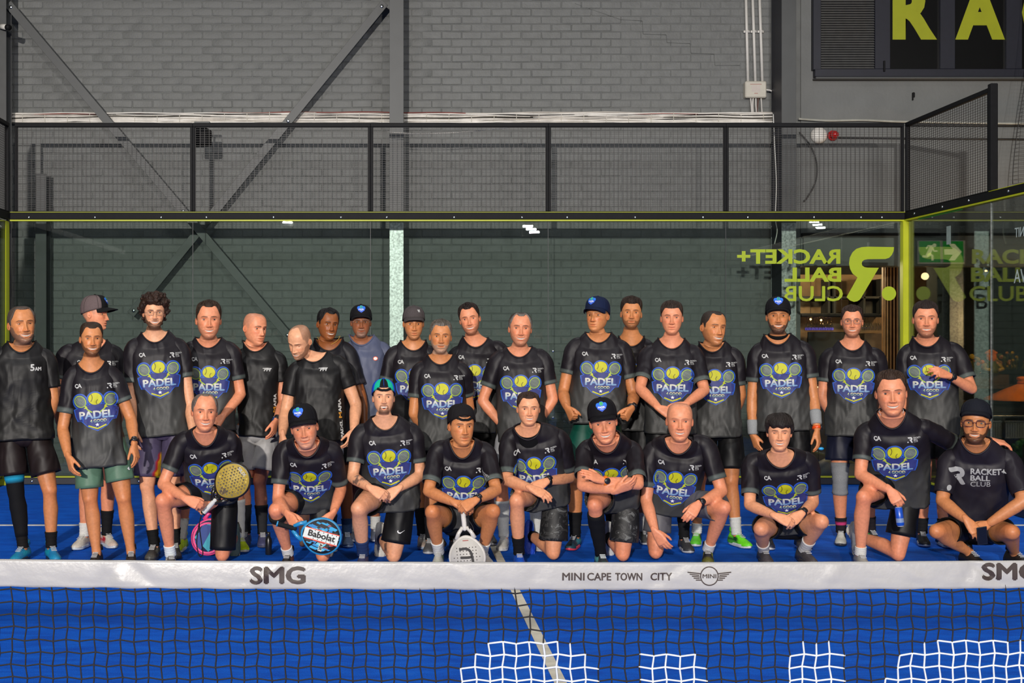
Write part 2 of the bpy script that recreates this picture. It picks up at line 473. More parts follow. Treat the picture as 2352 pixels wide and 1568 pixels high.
# painted bricks of the back wall: 300 single ones in the clear band above the mesh, the others joined
BH, BL = .0925, .242
def brick_shape(b, x0, x1, z0, z1, dep, jit):
    g = .0045; j = lambda: rng.uniform(-jit, jit)
    c = .007
    back = [(x0 + g, z0 + g), (x1 - g, z0 + g), (x1 - g, z1 - g), (x0 + g, z1 - g)]
    v = [(x + j(), WY + .001, z + j()) for x, z in back]
    v += [(x + sx * c + j(), WY - dep, z + sz * c + j()) for (x, z), (sx, sz) in zip(back, ((1, 1), (-1, 1), (-1, -1), (1, -1)))]
    mid = [((v[i][0] * .5 + v[i + 4][0] * .5), WY - dep * .8, (v[i][2] * .5 + v[i + 4][2] * .5)) for i in range(4)]
    v = v[:4] + mid + v[4:]
    f = [[0, 1, 5, 4], [1, 2, 6, 5], [2, 3, 7, 6], [3, 0, 4, 7], [4, 5, 9, 8], [5, 6, 10, 9], [6, 7, 11, 10], [7, 4, 8, 11], [8, 9, 10, 11]]
    b.add(v, f)
protos = []
for k in range(8):
    b = Buf(); brick_shape(b, 0, BL, 0, BH, .0055 + .001 * k * .5, .0042); protos.append(b.mesh('brick', M['brick'], color=False))
rest = Buf(); nb = 0
rows = int(6.3 / BH)
for r in range(rows):
    z = r * BH; off = (r % 2) * BL / 2
    x = -5.6 - off
    while x < 3.85:
        if z > 4.45 and z < 5.85 and -5.2 < x < -.5 and nb < 296:
            o = bpy.data.objects.new('brick', protos[rng.randrange(8)]); COL.objects.link(o); o.parent = wall
            o.location = (x, 0, z); nb += 1
        else:
            d = (.0065 if x < 1.8 else .0035) * rng.uniform(.6, 1.4) * (.55 if z < 3 else 1)
            brick_shape(rest, x, min(x + BL, 4.1), z, z + BH, d, .0038)
        x += BL
rest.obj('brickwork', M['brick'], wall, smooth=False, color=False, kind='stuff')
wr = slab('wall_right', 4.2, 9.5, WY - .02, WY + .28, 2.52, 7.2, M['plaster'], label='smooth grey plastered wall above the bar opening')
slab('trim_1', 4.22, 9.5, WY - .06, WY - .02, 2.52, 2.89, M['header'], label='dark bulkhead above the bar opening')
slab('trim_2', 4.20, 9.5, WY - .085, WY - .02, 2.885, 2.915, M['black_steel'], label='thin black ledge on top of the bulkhead')
# stepped settlement crack in the wall
b = Buf()
pts = [(1320, 8), (1425, 45), (1475, 48), (1477, 78), (1530, 80), (1532, 98), (1585, 100), (1587, 122), (1640, 124), (1642, 150), (1700, 150)]
W3 = [PW(x, y, WY - .006) for x, y in pts]
for p, q in zip(W3[:-1], W3[1:]): tube(b, [p, q], .003, 5)
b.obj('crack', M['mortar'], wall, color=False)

# ------------------------------------------------------------------ steel columns and braces behind the glass
def hcol(name, label, x, y, w, d, z1, upper=3.0):
    t = thing(name, label, 'column', (x, y, -.02))
    for nm, a, c, m in (('galvanised_section', -.02, upper, M['galv']), ('painted_section', upper, z1, M['grey_steel'])):
        b = Buf(); h = c - a
        box(b, (x, y, (a + c) / 2), (w, .012, h), bevel=.002); box(b, (x, y + d, (a + c) / 2), (w, .012, h), bevel=.002)
        o = b.obj(nm, m, t, smooth=False, color=False)
        b = Buf(); box(b, (x, y + d / 2, (a + c) / 2), (.012, d - .012, h)); b.obj(nm + '_web', M['dark_steel'], t, smooth=False, color=False)
    return t
hcol('steel_column', 'grey steel column, left of centre, with a diagonal brace bolted to its top', -.705, .55, .165, .3, 6.9)
c2 = hcol('steel_column', 'grey steel column beside the three white conduits and the bar opening', 3.90, .60, .17, .4, 6.9)
b = Buf(); box(b, (3.825, .8, 3.4), (.012, .40, 6.9)); b.obj('side_plate', M['navy_frame'], c2, smooth=False, color=False)
lc = hcol('steel_column', 'dark steel column at the far left edge of the court', -5.36, .6, .15, .2, 6.9, 6.8)
for ch in lc.children: ch.data.materials[0] = M['dark_steel']
hcol('steel_column', 'dark column showing through the leftmost glass pane', -4.93, .78, .13, .2, 3.6, 3.59)  # dark upright placed to give the dark vertical band behind this pane
for ch in ROOTS[-1].children: ch.data.materials[0] = M['dark_steel']
def brace(label, a, c, y, w=.098):
    p, q = PW(*a, y), PW(*c, y); d = unit(q - p); n = np.cross(d, V(0, 1, 0))
    t = thing('diagonal_brace', label, 'brace', tuple(np.minimum(p, q)))
    b = Buf(); ax = np.array([d, V(0, 1, 0), n]); L = np.linalg.norm(q - p)
    box(b, (p + q) / 2, (L, .010, w), ax=ax, bevel=.002)
    box(b, (p + q) / 2 + n * (w / 2 - .005) + V(0, .045, 0), (L, .09, .010), ax=ax)
    b.obj('angle_bar', M['grey_steel'], t, smooth=False, color=False)
    for s in (p + d * .06, q - d * .06, p + d * .62 * L):
        b = Buf(); lathe(b, [(.022, 0), (.022, .012), (.014, .018)], s + V(0, -.005, 0), 8, axis=(0, -1, 0)); b.obj('bolt', M['bolt'], t, color=False)
    return t
brace('grey diagonal steel brace falling from the top left corner towards the right', (18, 8), (668, 778), .72)
brace('grey diagonal steel brace rising from the left to the top of the column', (300, 722), (884, 6), .84)

# ------------------------------------------------------------------ court enclosure at the back
BX = [-5, -3, -1, 1, 3, 5]
ORD = ['leftmost', 'second', 'middle', 'fourth', 'rightmost']
def wires(b, x0, x1, z0, z1, y, ax='x', px=.0505, pz=.0253, r=.0021):
    n = int(round((x1 - x0) / px)); m = int(round((z1 - z0) / pz))
    for i in range(n + 1):
        x = x0 + (x1 - x0) * i / n
        c = (x, y, (z0 + z1) / 2) if ax == 'x' else (y, x, (z0 + z1) / 2)
        box(b, c, (2 * r, 2 * r, z1 - z0))
    for i in range(m + 1):
        z = z0 + (z1 - z0) * i / m
        if ax == 'x': box(b, ((x0 + x1) / 2, y - .003, z), (x1 - x0, 1.3 * r, 1.3 * r))
        else: box(b, (y - .003, (x0 + x1) / 2, z), (1.3 * r, x1 - x0, 1.3 * r))
def mesh_panel(label, x0, x1, ax, at, group, kw={}):
    z0, z1 = 3.06, 4.065
    base = ((x0 + x1) / 2, at, z0) if ax == 'x' else (at, (x0 + x1) / 2, z0)
    t = thing('mesh_panel', label, 'mesh panel', base, group)
    def seg(nm, u0, u1, a, c, th=.05):
        b = Buf(); cu = (u0 + u1) / 2
        if ax == 'x': box(b, (cu, at, (a + c) / 2), (u1 - u0, th, c - a), bevel=.004)
        else: box(b, (at, cu, (a + c) / 2), (th, u1 - u0, c - a), bevel=.004)
        return b.obj(nm, M['black_steel'], t, smooth=False, color=False)
    seg('top_rail', x0, x1, z1 - .045, z1); seg('bottom_rail', x0, x1, z0, z0 + .012)
    seg('post', x0, x0 + .028, z0 + .012, z1 - .045); seg('post', x1 - .028, x1, z0 + .012, z1 - .045)
    b = Buf(); wires(b, x0 + .03, x1 - .03, z0 + .015, z1 - .05, at + .0, ax, **kw)
    b.obj('wire_mesh', M['wire'], t, smooth=False, color=False, kind='stuff')
    return t
for i in range(5):
    mesh_panel(f'black wire mesh panel above the back glass, {["leftmost of five","second of five from the left","middle one of five","fourth of five from the left","rightmost of five, before the red bell"][i]}', BX[i], BX[i + 1], 'x', 0.0, None)
mesh_panel('black wire mesh panel on the right side wall of the court, below the window letters', -2.0, -.03, 'y', 5.03, None)
mesh_panel('black wire mesh panel on the left side wall of the court, at the picture edge', -2.0, -.03, 'y', -5.08, None)
b = Buf(); box(b, (5.03, -2.03, 3.58), (.07, .07, 1.03), bevel=.006)
tag(b.obj('fence_post', M['black_steel'], base=(0, 0, 0), smooth=False, color=False), 'thick black post at the end of the right side mesh panel', 'post')
def bolts(parent, pts, axis):
    for p in pts:
        b = Buf(); lathe(b, [(.013, 0), (.013, .006), (.008, .010)], p, 8, axis=axis); b.obj('bolt', M['bolt'], parent, color=False)
t = thing('steel_beam', 'black steel beam with a lime edge over the back glass', 'beam', (0, 0, 2.97))
b = Buf(); box(b, (0, 0, 3.018), (10.1, .06, .08), bevel=.005); b.obj('beam', M['black_steel'], t, smooth=False, color=False)
b = Buf(); box(b, (0, -.005, 2.968), (10.1, .06, .016)); b.obj('lime_edge', M['yellow'], t, smooth=False, color=False)
b = Buf(); box(b, (0, 0, 3.061), (10.1, .055, .006)); b.obj('lime_top_edge', M['yellow'], t, smooth=False, color=False)
bolts(t, [PW(x, 499, -.03) for x in (66, 218, 370, 474, 628, 783, 888, 1043, 1199, 1303, 1459, 1615, 1718, 1870, 1978, 2026)], (0, -1, 0))
t = thing('steel_beam', 'black steel beam with a lime edge over the right side glass', 'beam', (5.03, -3, 2.97))
b = Buf(); box(b, (5.03, -3.03, 3.018), (.06, 6.0, .08), bevel=.005); b.obj('beam', M['black_steel'], t, smooth=False, color=False)
b = Buf(); box(b, (5.025, -3.03, 2.968), (.06, 6.0, .016)); b.obj('lime_edge', M['yellow'], t, smooth=False, color=False)
b = Buf(); box(b, (5.03, -4.0, 3.061), (.055, 4.0, .006)); b.obj('lime_top_edge', M['yellow'], t, smooth=False, color=False)
bolts(t, [V(5.0, y, 3.018) for y in (-.3, -1.0, -1.6, -2.4, -3.1)], (-1, 0, 0))
t = thing('steel_beam', 'black steel beam over the left side glass at the picture edge', 'beam', (-5.08, -3, 2.97))
b = Buf(); box(b, (-5.08, -3.03, 3.018), (.06, 6.0, .08), bevel=.005); b.obj('beam', M['black_steel'], t, smooth=False, color=False)
for i in range(5):
    b = Buf(); box(b, ((BX[i] + BX[i + 1]) / 2, .004, 1.525), (1.994, .010, 2.87), bevel=.001)
    tag(b.obj('glass_wall', M['glass'], base=(0, 0, 0), smooth=False, color=False), f'tall tempered glass pane in the back wall of the court, {["leftmost of five","second from the left","middle of five","fourth from the left","rightmost, carrying the lime lettering"][i]}', 'glass')
for k, (y0, y1) in enumerate(((-2, -.08), (-4, -2), (-6, -4))):
    b = Buf(); box(b, (5.03, (y0 + y1) / 2, 1.525), (.004, y1 - y0 - .006, 2.87))
    tag(b.obj('glass_wall', M['glass'], base=(0, 0, 0), smooth=False, color=False), ['glass pane of the right side wall next to the lime corner post', 'glass pane of the right side wall at the picture edge', 'glass pane of the right side wall nearest the net'][k], 'glass')
b = Buf(); box(b, (-5.08, -3.0, 1.525), (.010, 5.9, 2.87)); tag(b.obj('glass_wall', M['glass'], base=(0, 0, 0), smooth=False, color=False), 'glass pane of the left side wall of the court', 'glass')
# joints, clamps
for x in (-3, -1, 1, 3):
    b = Buf(); box(b, (x, .004, 1.525), (.005, .011, 2.87)); tag(b.obj('trim_joint', M['dark_steel'], smooth=False, color=False), kind='structure')
b = Buf(); box(b, (5.03, -2.0, 1.525), (.011, .006, 2.87)); tag(b.obj('trim_joint', M['galv'], smooth=False, color=False), kind='structure')
for x in (-3, -1, 1, 3):
    for z in (.75, 1.5):
        t = thing('glass_clamp', f'pair of small steel clamp bolts joining back glass panes, {"upper" if z > 1 else "lower"} one at the {["first","second","third","fourth"][(-3, -1, 1, 3).index(x)]} joint', 'clamp', (x, 0, z))
        for s in (-.055, .055):
            b = Buf(); lathe(b, [(.014, 0), (.014, .005), (.008, .011)], (x + s, -.001, z), 10, axis=(0, -1, 0)); b.obj('bolt', M['bolt'], t, color=False)
# corner posts and kick boards
b = Buf(); box(b, (5.02, -.02, 1.48), (.10, .10, 2.96), bevel=.006)
tag(b.obj('corner_post', M['yellow'], base=(0, 0, 0), smooth=False, color=False), 'lime yellow corner post at the right end of the back glass', 'post')
b = Buf(); box(b, (-5.13, -.05, 1.48), (.12, .14, 2.96), bevel=.006)
tag(b.obj('corner_post', M['yellow'], base=(0, 0, 0), smooth=False, color=False), 'lime yellow corner post at the left picture edge', 'post')
t = thing('kick_board', 'dark steel kick rail with a lime stripe along the foot of the back glass', 'rail', (0, -.02, 0))
b = Buf(); box(b, (0, -.02, .042), (10.0, .05, .075), bevel=.004); b.obj('rail', M['navy_frame'], t, smooth=False, color=False)
b = Buf(); box(b, (0, -.022, .088), (10.0, .055, .014)); b.obj('lime_stripe', M['yellow'], t, smooth=False, color=False)
bolts(t, [V(x, -.045, .04) for x in np.arange(-4.8, 4.9, .6)], (0, -1, 0))
t = thing('kick_board', 'dark steel kick rail with a lime stripe along the right side glass', 'rail', (5.03, -3, 0))
b = Buf(); box(b, (5.03, -3.05, .042), (.05, 5.9, .075), bevel=.004); b.obj('rail', M['navy_frame'], t, smooth=False, color=False)
b = Buf(); box(b, (5.028, -3.05, .088), (.055, 5.9, .014)); b.obj('lime_stripe', M['yellow'], t, smooth=False, color=False)

# ------------------------------------------------------------------ flat lettering on real surfaces
def flat_art(art, origin, ex, ey, nrm, name, m, parent=None, thick=.0015, dl=.0006):
    v2, L, c, T = art
    P = origin + v2[:, :1] * ex + v2[:, 1:] * ey + nrm * (thick + L[:, None] * dl)
    b = Buf()
    if np.cross(ex, ey) @ nrm < 0: T = T[:, ::-1]
    b.add(P, T, c); return b.obj(name, m, parent, smooth=False)
def solid_art(art, origin, ex, ey, nrm, name, m, parent=None, d=.002):
    """lettering cut from sheet of thickness d"""
    v2, L, c, T = art; b = Buf()
    P = origin + v2[:, :1] * ex + v2[:, 1:] * ey + nrm * (L[:, None] * .0008)
    if np.cross(ex, ey) @ nrm < 0: T = T[:, ::-1]
    n = len(P); e = {}
    for t in T:
        for i in range(3):
            a, q = int(t[i]), int(t[(i + 1) % 3]); e[(a, q)] = 1
    side = [[q, a, a + n, q + n] for (a, q) in e if (q, a) not in e]
    b.add(np.vstack([P + nrm * d, P]), [list(t) for t in T] + [[i + n for i in t[::-1]] for t in T] + side, np.vstack([c, c]))
    return b.obj(name, m, parent, smooth=False)
# club lettering on the outside of the back glass, read from behind (mirrored here)
GY = -.0015
def gp(px, py): return PW(px, py, GY)
lt = thing('club_lettering', 'lime RACKET+ BALL CLUB lettering with R emblem on the rightmost back glass pane, mirrored', 'lettering', (3.9, GY, 2.0))
k = (GY - CAMY) / F
for i, (s, y0, y1, xr, xl, bo) in enumerate((('RACKET+', 606, 572, 1930, 1693, .035), ('BALL', 647, 614, 1932, 1802, .035), ('CLUB', 691, 657, 1935, 1802, .0))):
    a = Art(); a.text(s, 0, 0, (y0 - y1) * k, (1, 1, 1), 0, w=(xr - xl) * k, rb=bo)
    solid_art(a.done(), gp(xr, y0), V(-1, 0, 0), V(0, 0, 1), V(0, -1, 0), ['word_racket', 'word_ball', 'word_club'][i], M['lime'], lt)
R_OUT = [(1365, 1015), (1362, 1045), (1348, 1075), (1328, 1096), (1300, 1105), (1165, 1107), (1140, 1112), (1124, 1124), (1120, 1140), (1125, 1156), (1142, 1167), (1165, 1171), (1250, 1172),
         (1118, 1395), (1104, 1415), (1085, 1426), (1060, 1430), (1032, 1420), (1005, 1395), (1088, 1246), (1050, 1215), (1032, 1180), (1024, 1140), (1030, 1095), (1050, 1055), (1080, 1028), (1120, 1015), (1165, 1012)]
a = Art(); a.poly([((x / 3.303 + 1640), (y / 3.303 + 260)) for x, y in R_OUT], (1, 1, 1))
a.v[0] = np.array([gp(x, y)[[0, 2]] for x, y in a.v[0]])
solid_art(a.done(), V(0, GY, 0), V(1, 0, 0), V(0, 0, 1), V(0, -1, 0), 'emblem', M['lime'], lt)
a = Art(); a.ell((0, 0), 16.3 * k, 16.3 * k, (1, 1, 1), n=32)
solid_art(a.done(), gp(2041.7, 673.8), V(1, 0, 0), V(0, 0, 1), V(0, -1, 0), 'dot', M['lime'], lt)
# pale sponsor letters on the side glass
st = thing('sponsor_lettering', 'pale mirrored letters on the right side glass, cut by the picture edge', 'lettering', (5.02, -2.5, 2.3))
def side_pt(px, py):
    d = ray(px, py); return CAMP + d * ((5.024 - CAMX) / d[0])
for s, p, q, h in (('NIT', (2352, 542), (2331, 542), 22), ('WA', (2368, 647), (2329, 647), 32)):
    A, B = side_pt(*p), side_pt(*q); hh = h * (A[1] - CAMY) / F
    a = Art(); a.text(s, 0, 0, hh, (.42, .50, .48), w=abs(A[1] - B[1]), bold=.0)
    ex = unit(B - A); solid_art(a.done(), V(5.0235, A[1], A[2]), V(0, 1, 0), V(0, 0, 1), V(-1, 0, 0), 'letters', M['attr'], st, d=.001)
st2 = thing('glass_sticker', 'small pale sticker strip high on the right side glass above the exit sign', 'sticker', tuple(side_pt(2180, 545)))
b = Buf(); A = side_pt(2179, 560); box(b, (5.0235, A[1], side_pt(2179, 540)[2]), (.001, .10, .19)); b.obj('strip', mat('pale_sticker', (.25, .31, .29), .6, noise=(20, .1)), st2, smooth=False, color=False)
b = Buf(); p0, p1 = side_pt(2110, 498), side_pt(2212, 478); box(b, ((p0 + p1) / 2) + V(-.004, 0, -.005), (.002, abs(p1[1] - p0[1]), .035)); b.obj('green_strip', mat('green_tape', lin(20, 130, 30), .5, noise=(20, .1)), st2, smooth=False, color=False)
# exit sign on the bulkhead
EY = WY - .13
es = thing('exit_sign', 'green emergency exit sign with running figure and arrow on the bulkhead', 'sign', tuple(PW(2161, 579, EY)))
p0, p1 = PW(2107, 606, EY), PW(2216, 552, EY); w, h = p1[0] - p0[0], p1[2] - p0[2]
b = Buf(); box(b, (p0 + p1) / 2 + V(0, .012, 0), (w, .02, h), bevel=.003); b.obj('panel', M['white_plastic'], es, smooth=False, color=False)
a = Art(); g = lin(5, 120, 35); cr = lin(215, 215, 165)
sx, sy = w / 850, h / 420
Z = lambda pts: [((x - 370) * sx, (830 - y) * sy) for x, y in pts]
a.poly(Z([(395, 425), (770, 425), (780, 800), (405, 800)]), g, 0); a.poly(Z([(820, 425), (1185, 425), (1195, 800), (830, 800)]), g, 0)
a.poly(Z([(845, 565), (1000, 565), (925, 470), (1030, 470), (1158, 615), (1035, 768), (925, 768), (1000, 665), (850, 665)]), cr, 1)
c = Z([(670, 497)])[0]; a.ell(c, 34 * sx, 34 * sy, cr, 1)
a.stroke(Z([(625, 520), (545, 690)]), 75 * sx, cr, 1); a.stroke(Z([(640, 510), (560, 505), (522, 560)]), 30 * sx, cr, 1)
a.stroke(Z([(640, 550), (665, 600), (722, 600)]), 30 * sx, cr, 1); a.stroke(Z([(575, 640), (545, 700), (455, 692)]), 42 * sx, cr, 1); a.stroke(Z([(575, 640), (635, 690), (635, 770)]), 42 * sx, cr, 1)
flat_art(a.done(), p0 + V(0, 0, 0), V(1, 0, 0), V(0, 0, 1), V(0, -1, 0), 'pictogram', M['green'], es, thick=.002, dl=.001)

# ------------------------------------------------------------------ things on the wall
# cable tray
zc = PW(0, 272, 1.0)[2]
ct = thing('cable_bundle', 'thick bundle of white cables tied along the brick wall above the mesh', 'cable bundle', (-1, 1.0, zc))
x0, x1 = PW(16, 270, 1.0)[0], PW(1776, 270, 1.0)[0]
b = Buf(); box(b, ((x0 + x1) / 2, 1.04, zc), (x1 - x0, .05, .12)); box(b, ((x0 + x1) / 2, 1.0, zc - .062), (x1 - x0, .10, .008)); b.obj('tray', M['dark_steel'], ct, smooth=False, color=False)
for i in range(26):
    zz = zc - .052 + .112 * i / 25; n = 70
    xs = np.linspace(x0, x1, n); ph = rng.uniform(0, 6); am = rng.uniform(.004, .014)
    zs = zz + am * np.sin(xs * rng.uniform(.8, 2.4) + ph) + .004 * np.sin(xs * 7 + ph * 3)
    ys = 1.0 - .02 - rng.uniform(0, .02) + .008 * np.sin(xs * 1.7 + ph * 2)
    if rng.random() < .3: zs = zs + rng.uniform(-.03, .03) * sstep(-5.3, 4, xs)
    zs = np.clip(zs, zc - .07, zc + .075)
    c = (.74, .71, .66) if i % 6 else (.50, .46, .41)
    if i == 25: c = lin(120, 40, 30)
    if i == 22: c = lin(35, 32, 30)
    if i == 13: c = lin(60, 55, 45)
    b = Buf(); tube(b, np.stack([xs, ys, zs], 1), rng.uniform(.0055, .009), 6, c); b.obj('cable', M['cable'], ct)
b = Buf()
for x in np.arange(x0 + .2, x1, .27): box(b, (x, .955, zc + rng.uniform(-.02, .02)), (.006, .01, .10))
b.obj('cable_tie', M['cream'], ct, smooth=False, color=False, kind='stuff')
b = Buf(); P = [PW(x, y, .2) for x, y in ((890, 303), (960, 307), (1050, 304), (1130, 297), (1195, 290))]
tube(b, catmull(P, 30), .004, 6, (.5, .48, .45)); tag(b.obj('loose_cable', M['cable'], base=(0, 0, 0)), 'thin white cable sagging behind the mesh right of the column', 'cable')
b = Buf(); P = [PW(x, y, .45) for x, y in ((1776, 262), (1779, 330), (1783, 420), (1781, 500), (1785, 530), (1779, 560))]
tube(b, catmull(P, 30), .006, 6, (.55, .55, .52)); tag(b.obj('hanging_cable', M['cable'], base=(0, 0, 0)), 'white cable hanging down along the column next to the conduits', 'cable')
b = Buf(); P = [PW(x, y, 1.02) for x, y in ((1836, 303), (1862, 335), (1876, 375), (1874, 415), (1856, 450), (1846, 462))]
tube(b, catmull(P, 30), .008, 6, (.03, .03, .03)); tag(b.obj('hanging_cable', M['cable'], base=(0, 0, 0)), 'black cable looping down the wall under the white disc', 'cable')
# thin services along the right wall
b = Buf(); P = [PW(x, y, 1.03) for x, y in ((1834, 273), (1900, 277), (1980, 276), (2060, 279), (2160, 281), (2352, 284), (2480, 284))]
tube(b, catmull(P, 60), .014, 6, (.34, .34, .30)); tag(b.obj('wall_cable', M['cable'], base=(0, 0, 0)), 'pale cable run along the plastered wall right of the column', 'cable')
b = Buf(); tube(b, [PW(1926, 316, 1.04), PW(2300, 319, 1.04), PW(2500, 320, 1.04)], .010, 6, (.02, .02, .02)); tag(b.obj('wall_cable', M['cable'], base=(0, 0, 0)), 'thin black conduit running right from the red bell', 'cable')
b = Buf(); tube(b, [PW(2080, 287, 1.04), PW(2500, 289, 1.04)], .012, 6, (.02, .02, .02)); tag(b.obj('wall_pipe', M['cable'], base=(0, 0, 0)), 'black pipe along the plastered wall behind the side mesh', 'pipe')
# conduits + junction box
for i, (xa, xb) in enumerate(((1713.5, 1718), (1728.5, 1735), (1744.5, 1751))):
    t = thing('conduit', f'white vertical conduit on the brick wall, {["left","middle","right"][i]} one of three above the junction box', 'conduit', tuple(PW(xb, 190, 1.05)))
    b = Buf(); P0, P1 = PW(xb, 190, 1.05), PW(xa - 1, -40, 1.05); tube(b, [P0, P1], .0165, 12); b.obj('pipe', M['white_plastic'], t, color=False)
    b = Buf(); q = PW((xa + xb) / 2, 72, 1.05); box(b, q + V(0, .02, 0), (.075, .03, .03), bevel=.006); tube(b, [q - V(0, 0, .014), q + V(0, 0, .014)], .021, 12); b.obj('saddle', M['white_plastic'], t, color=False)
jb = thing('junction_box', 'cream junction box under the three white conduits', 'junction box', tuple(PW(1736, 205, 1.04)))
p0, p1 = PW(1712, 224, 1.0), PW(1761, 186, 1.0)
b = Buf(); box(b, (p0 + p1) / 2 + V(0, .05, 0), (p1[0] - p0[0], .10, p1[2] - p0[2]), bevel=.012); b.obj('body', M['cream'], jb, color=False, smooth=False)
a = Art(); a.poly([(0, 0), (.105, 0), (.105, .075), (0, .075)], (.5, .44, .40)); a.poly([(-.02, .088), (.12, .088), (.12, .094), (-.02, .094)], (.35, .12, .10)); a.poly([(.03, -.022), (.075, -.022), (.075, -.015), (.03, -.015)], (.35, .12, .10))
flat_art(a.done(), (p0 + p1) / 2 + V(-.052, 0, -.03), V(1, 0, 0), V(0, 0, 1), V(0, -1, 0), 'sticker', M['attr'], jb)
for i in range(5):
    b = Buf(); xx = 1724 + i * 6; tube(b, catmull([PW(xx, 224, 1.05), PW(xx + rng.uniform(-2, 2), 240, 1.03), PW(xx + rng.uniform(-6, 8), 262, 1.0)], 10), .009, 7, (.55, .53, .50) if i != 3 else (.10, .05, .04)); b.obj('cable', M['cable'], jb)
b = Buf(); tube(b, catmull([PW(x, y, 1.0) for x, y in ((1760, 206), (1772, 209), (1780, 222), (1778, 262))], 16), .009, 7, (.6, .58, .55)); b.obj('flexible_tail', M['cable'], jb)
# window with letters
wn = thing('window_1', 'dark framed upper window with lime letters on black panes and a louvre', 'window', tuple(PW(2100, 178, 1.05)), kind='structure')
def fr(nm, xa, xb, ya, yb, m, y=1.0, d=.08, bev=.004):
    p, q = PW(xa, yb, y), PW(xb, ya, y); b = Buf(); box(b, (p + q) / 2 + V(0, d / 2, 0), (q[0] - p[0], d, q[2] - p[2]), bevel=bev); return b.obj(nm, m, wn, smooth=False, color=False)
fr('frame', 1868, 1886, -60, 160, M['navy_frame']); fr('frame', 1872, 2500, 158, 176, M['navy_frame']); fr('frame', 2010, 2045, -60, 158, M['navy_frame'])
fr('frame', 2160, 2194, -60, 158, M['navy_frame']); fr('frame', 2312, 2348, -60, 158, M['navy_frame']); fr('frame', 2470, 2500, -60, 158, M['navy_frame'])
fr('sill', 1874, 2500, 176, 181, M['grey_steel'], .96, .14)
fr('pane', 2043, 2162, -60, 159, M['black_pane'], 1.045, .02); fr('pane', 2192, 2314, -60, 159, M['black_pane'], 1.045, .02); fr('pane', 2346, 2472, -60, 159, M['black_pane'], 1.045, .02)
p, q = PW(1884, 157, 1.03), PW(2012, -60, 1.03)
fr('louvre_back', 1884, 2012, -60, 158, M['dark'], 1.06, .02)
for i, z in enumerate(np.arange(p[2] + .01, q[2], .029)):
    b = Buf(); ca, sa = math.cos(.7), math.sin(.7)
    box(b, ((p[0] + q[0]) / 2, 1.035, z), (q[0] - p[0], .032, .006), ax=[(1, 0, 0), (0, ca, sa), (0, -sa, ca)]); b.obj('slat', M['louvre'], wn, smooth=False, color=False)
k2 = (1.04 - CAMY) / F
for ch, xa, xb in (('R', 2050, 2152), ('A', 2194, 2308), ('C', 2347, 2440)):
    a = Art(); a.text(ch, 0, 0, 128 * k2, (1, 1, 1), w=(xb - xa) * k2, rb=.05)
    solid_art(a.done(), PW(xa, 91, 1.043), V(1, 0, 0), V(0, 0, 1), V(0, -1, 0), 'letter', M['limed'], wn, d=.003)
b = Buf(); box(b, PW(2031, 152, .99), (.022, .02, .13), bevel=.004); b.obj('latch', M['black_steel'], wn, smooth=False, color=False)
# white disc, red bell, speaker, camera, small bracket
b = Buf(); lathe(b, [(.10, 0), (.10, .02), (.085, .05), (.05, .07), (.01, .078)], PW(1880, 311, 1.08), 28, axis=(0, -1, 0)); tag(b.obj('wall_disc', M['white_plastic'], base=(0, 0, 0), color=False), 'round white wall sounder behind the rightmost mesh panel', 'sounder')
rb = thing('alarm_bell', 'small red alarm beacon beside the white wall disc', 'alarm', tuple(PW(1915, 311, 1.05)))
redm = mat('red_lens', (0.35, 0.008, 0.008), .2, noise=(10, .1))
b = Buf(); lathe(b, [(.062, 0), (.062, .03), (.05, .05)], PW(1911, 312, 1.08), 20, axis=(0, -1, 0)); b.obj('base', redm, rb, color=False)
b = Buf(); lathe(b, [(.046, 0), (.046, .06), (.03, .085), (.008, .095)], PW(1914, 310.5, 1.03), 20, axis=(0, -1, 0)); b.obj('lens', redm, rb, color=False)
sp = thing('loudspeaker', 'black loudspeaker hanging from the top rail behind the second mesh panel', 'speaker', tuple(PW(462, 315, .35)))
P = PW(462, 315, .35)
b = Buf(); box(b, P, (.20, .20, .20), bevel=.02, ax=[(math.cos(.2), -math.sin(.2), 0), (math.sin(.2), math.cos(.2), 0), (0, 0, 1)]); b.obj('cabinet', M['black_steel'], sp, smooth=False, color=False)
b = Buf(); box(b, P + V(.01, .05, .17), (.18, .10, .025), bevel=.004); box(b, P + V(.01, .06, .12), (.03, .03, .10)); b.obj('bracket', M['grey_steel'], sp, smooth=False, color=False)
cc = thing('security_camera', 'white bullet security camera on the left edge column', 'camera', tuple(PW(12, 62, .5)))
P = PW(12, 62, .5); d = unit(V(.9, -.6, -.25))
b = Buf(); tube(b, [P - d * .09, P + d * .04], .032, 14); b.obj('housing', M['white_plastic'], cc, color=False)
b = Buf(); tube(b, [P + d * .03, P + d * .075], .034, 14); b.obj('lens_hood', M['black_steel'], cc, color=False)
b = Buf(); tube(b, [P - d * .05, P + V(-.14, .09, .03)], .014, 8); b.obj('arm', M['white_plastic'], cc, color=False)
b = Buf(); q = PW(2098, 218, 1.07); box(b, q, (.03, .03, .06), bevel=.006); box(b, q + V(-.012, -.01, -.04), (.012, .02, .05)); tag(b.obj('wall_hook', M['black_steel'], base=(0, 0, 0), smooth=False, color=False), 'small black hook in the plastered wall under the window', 'hook')
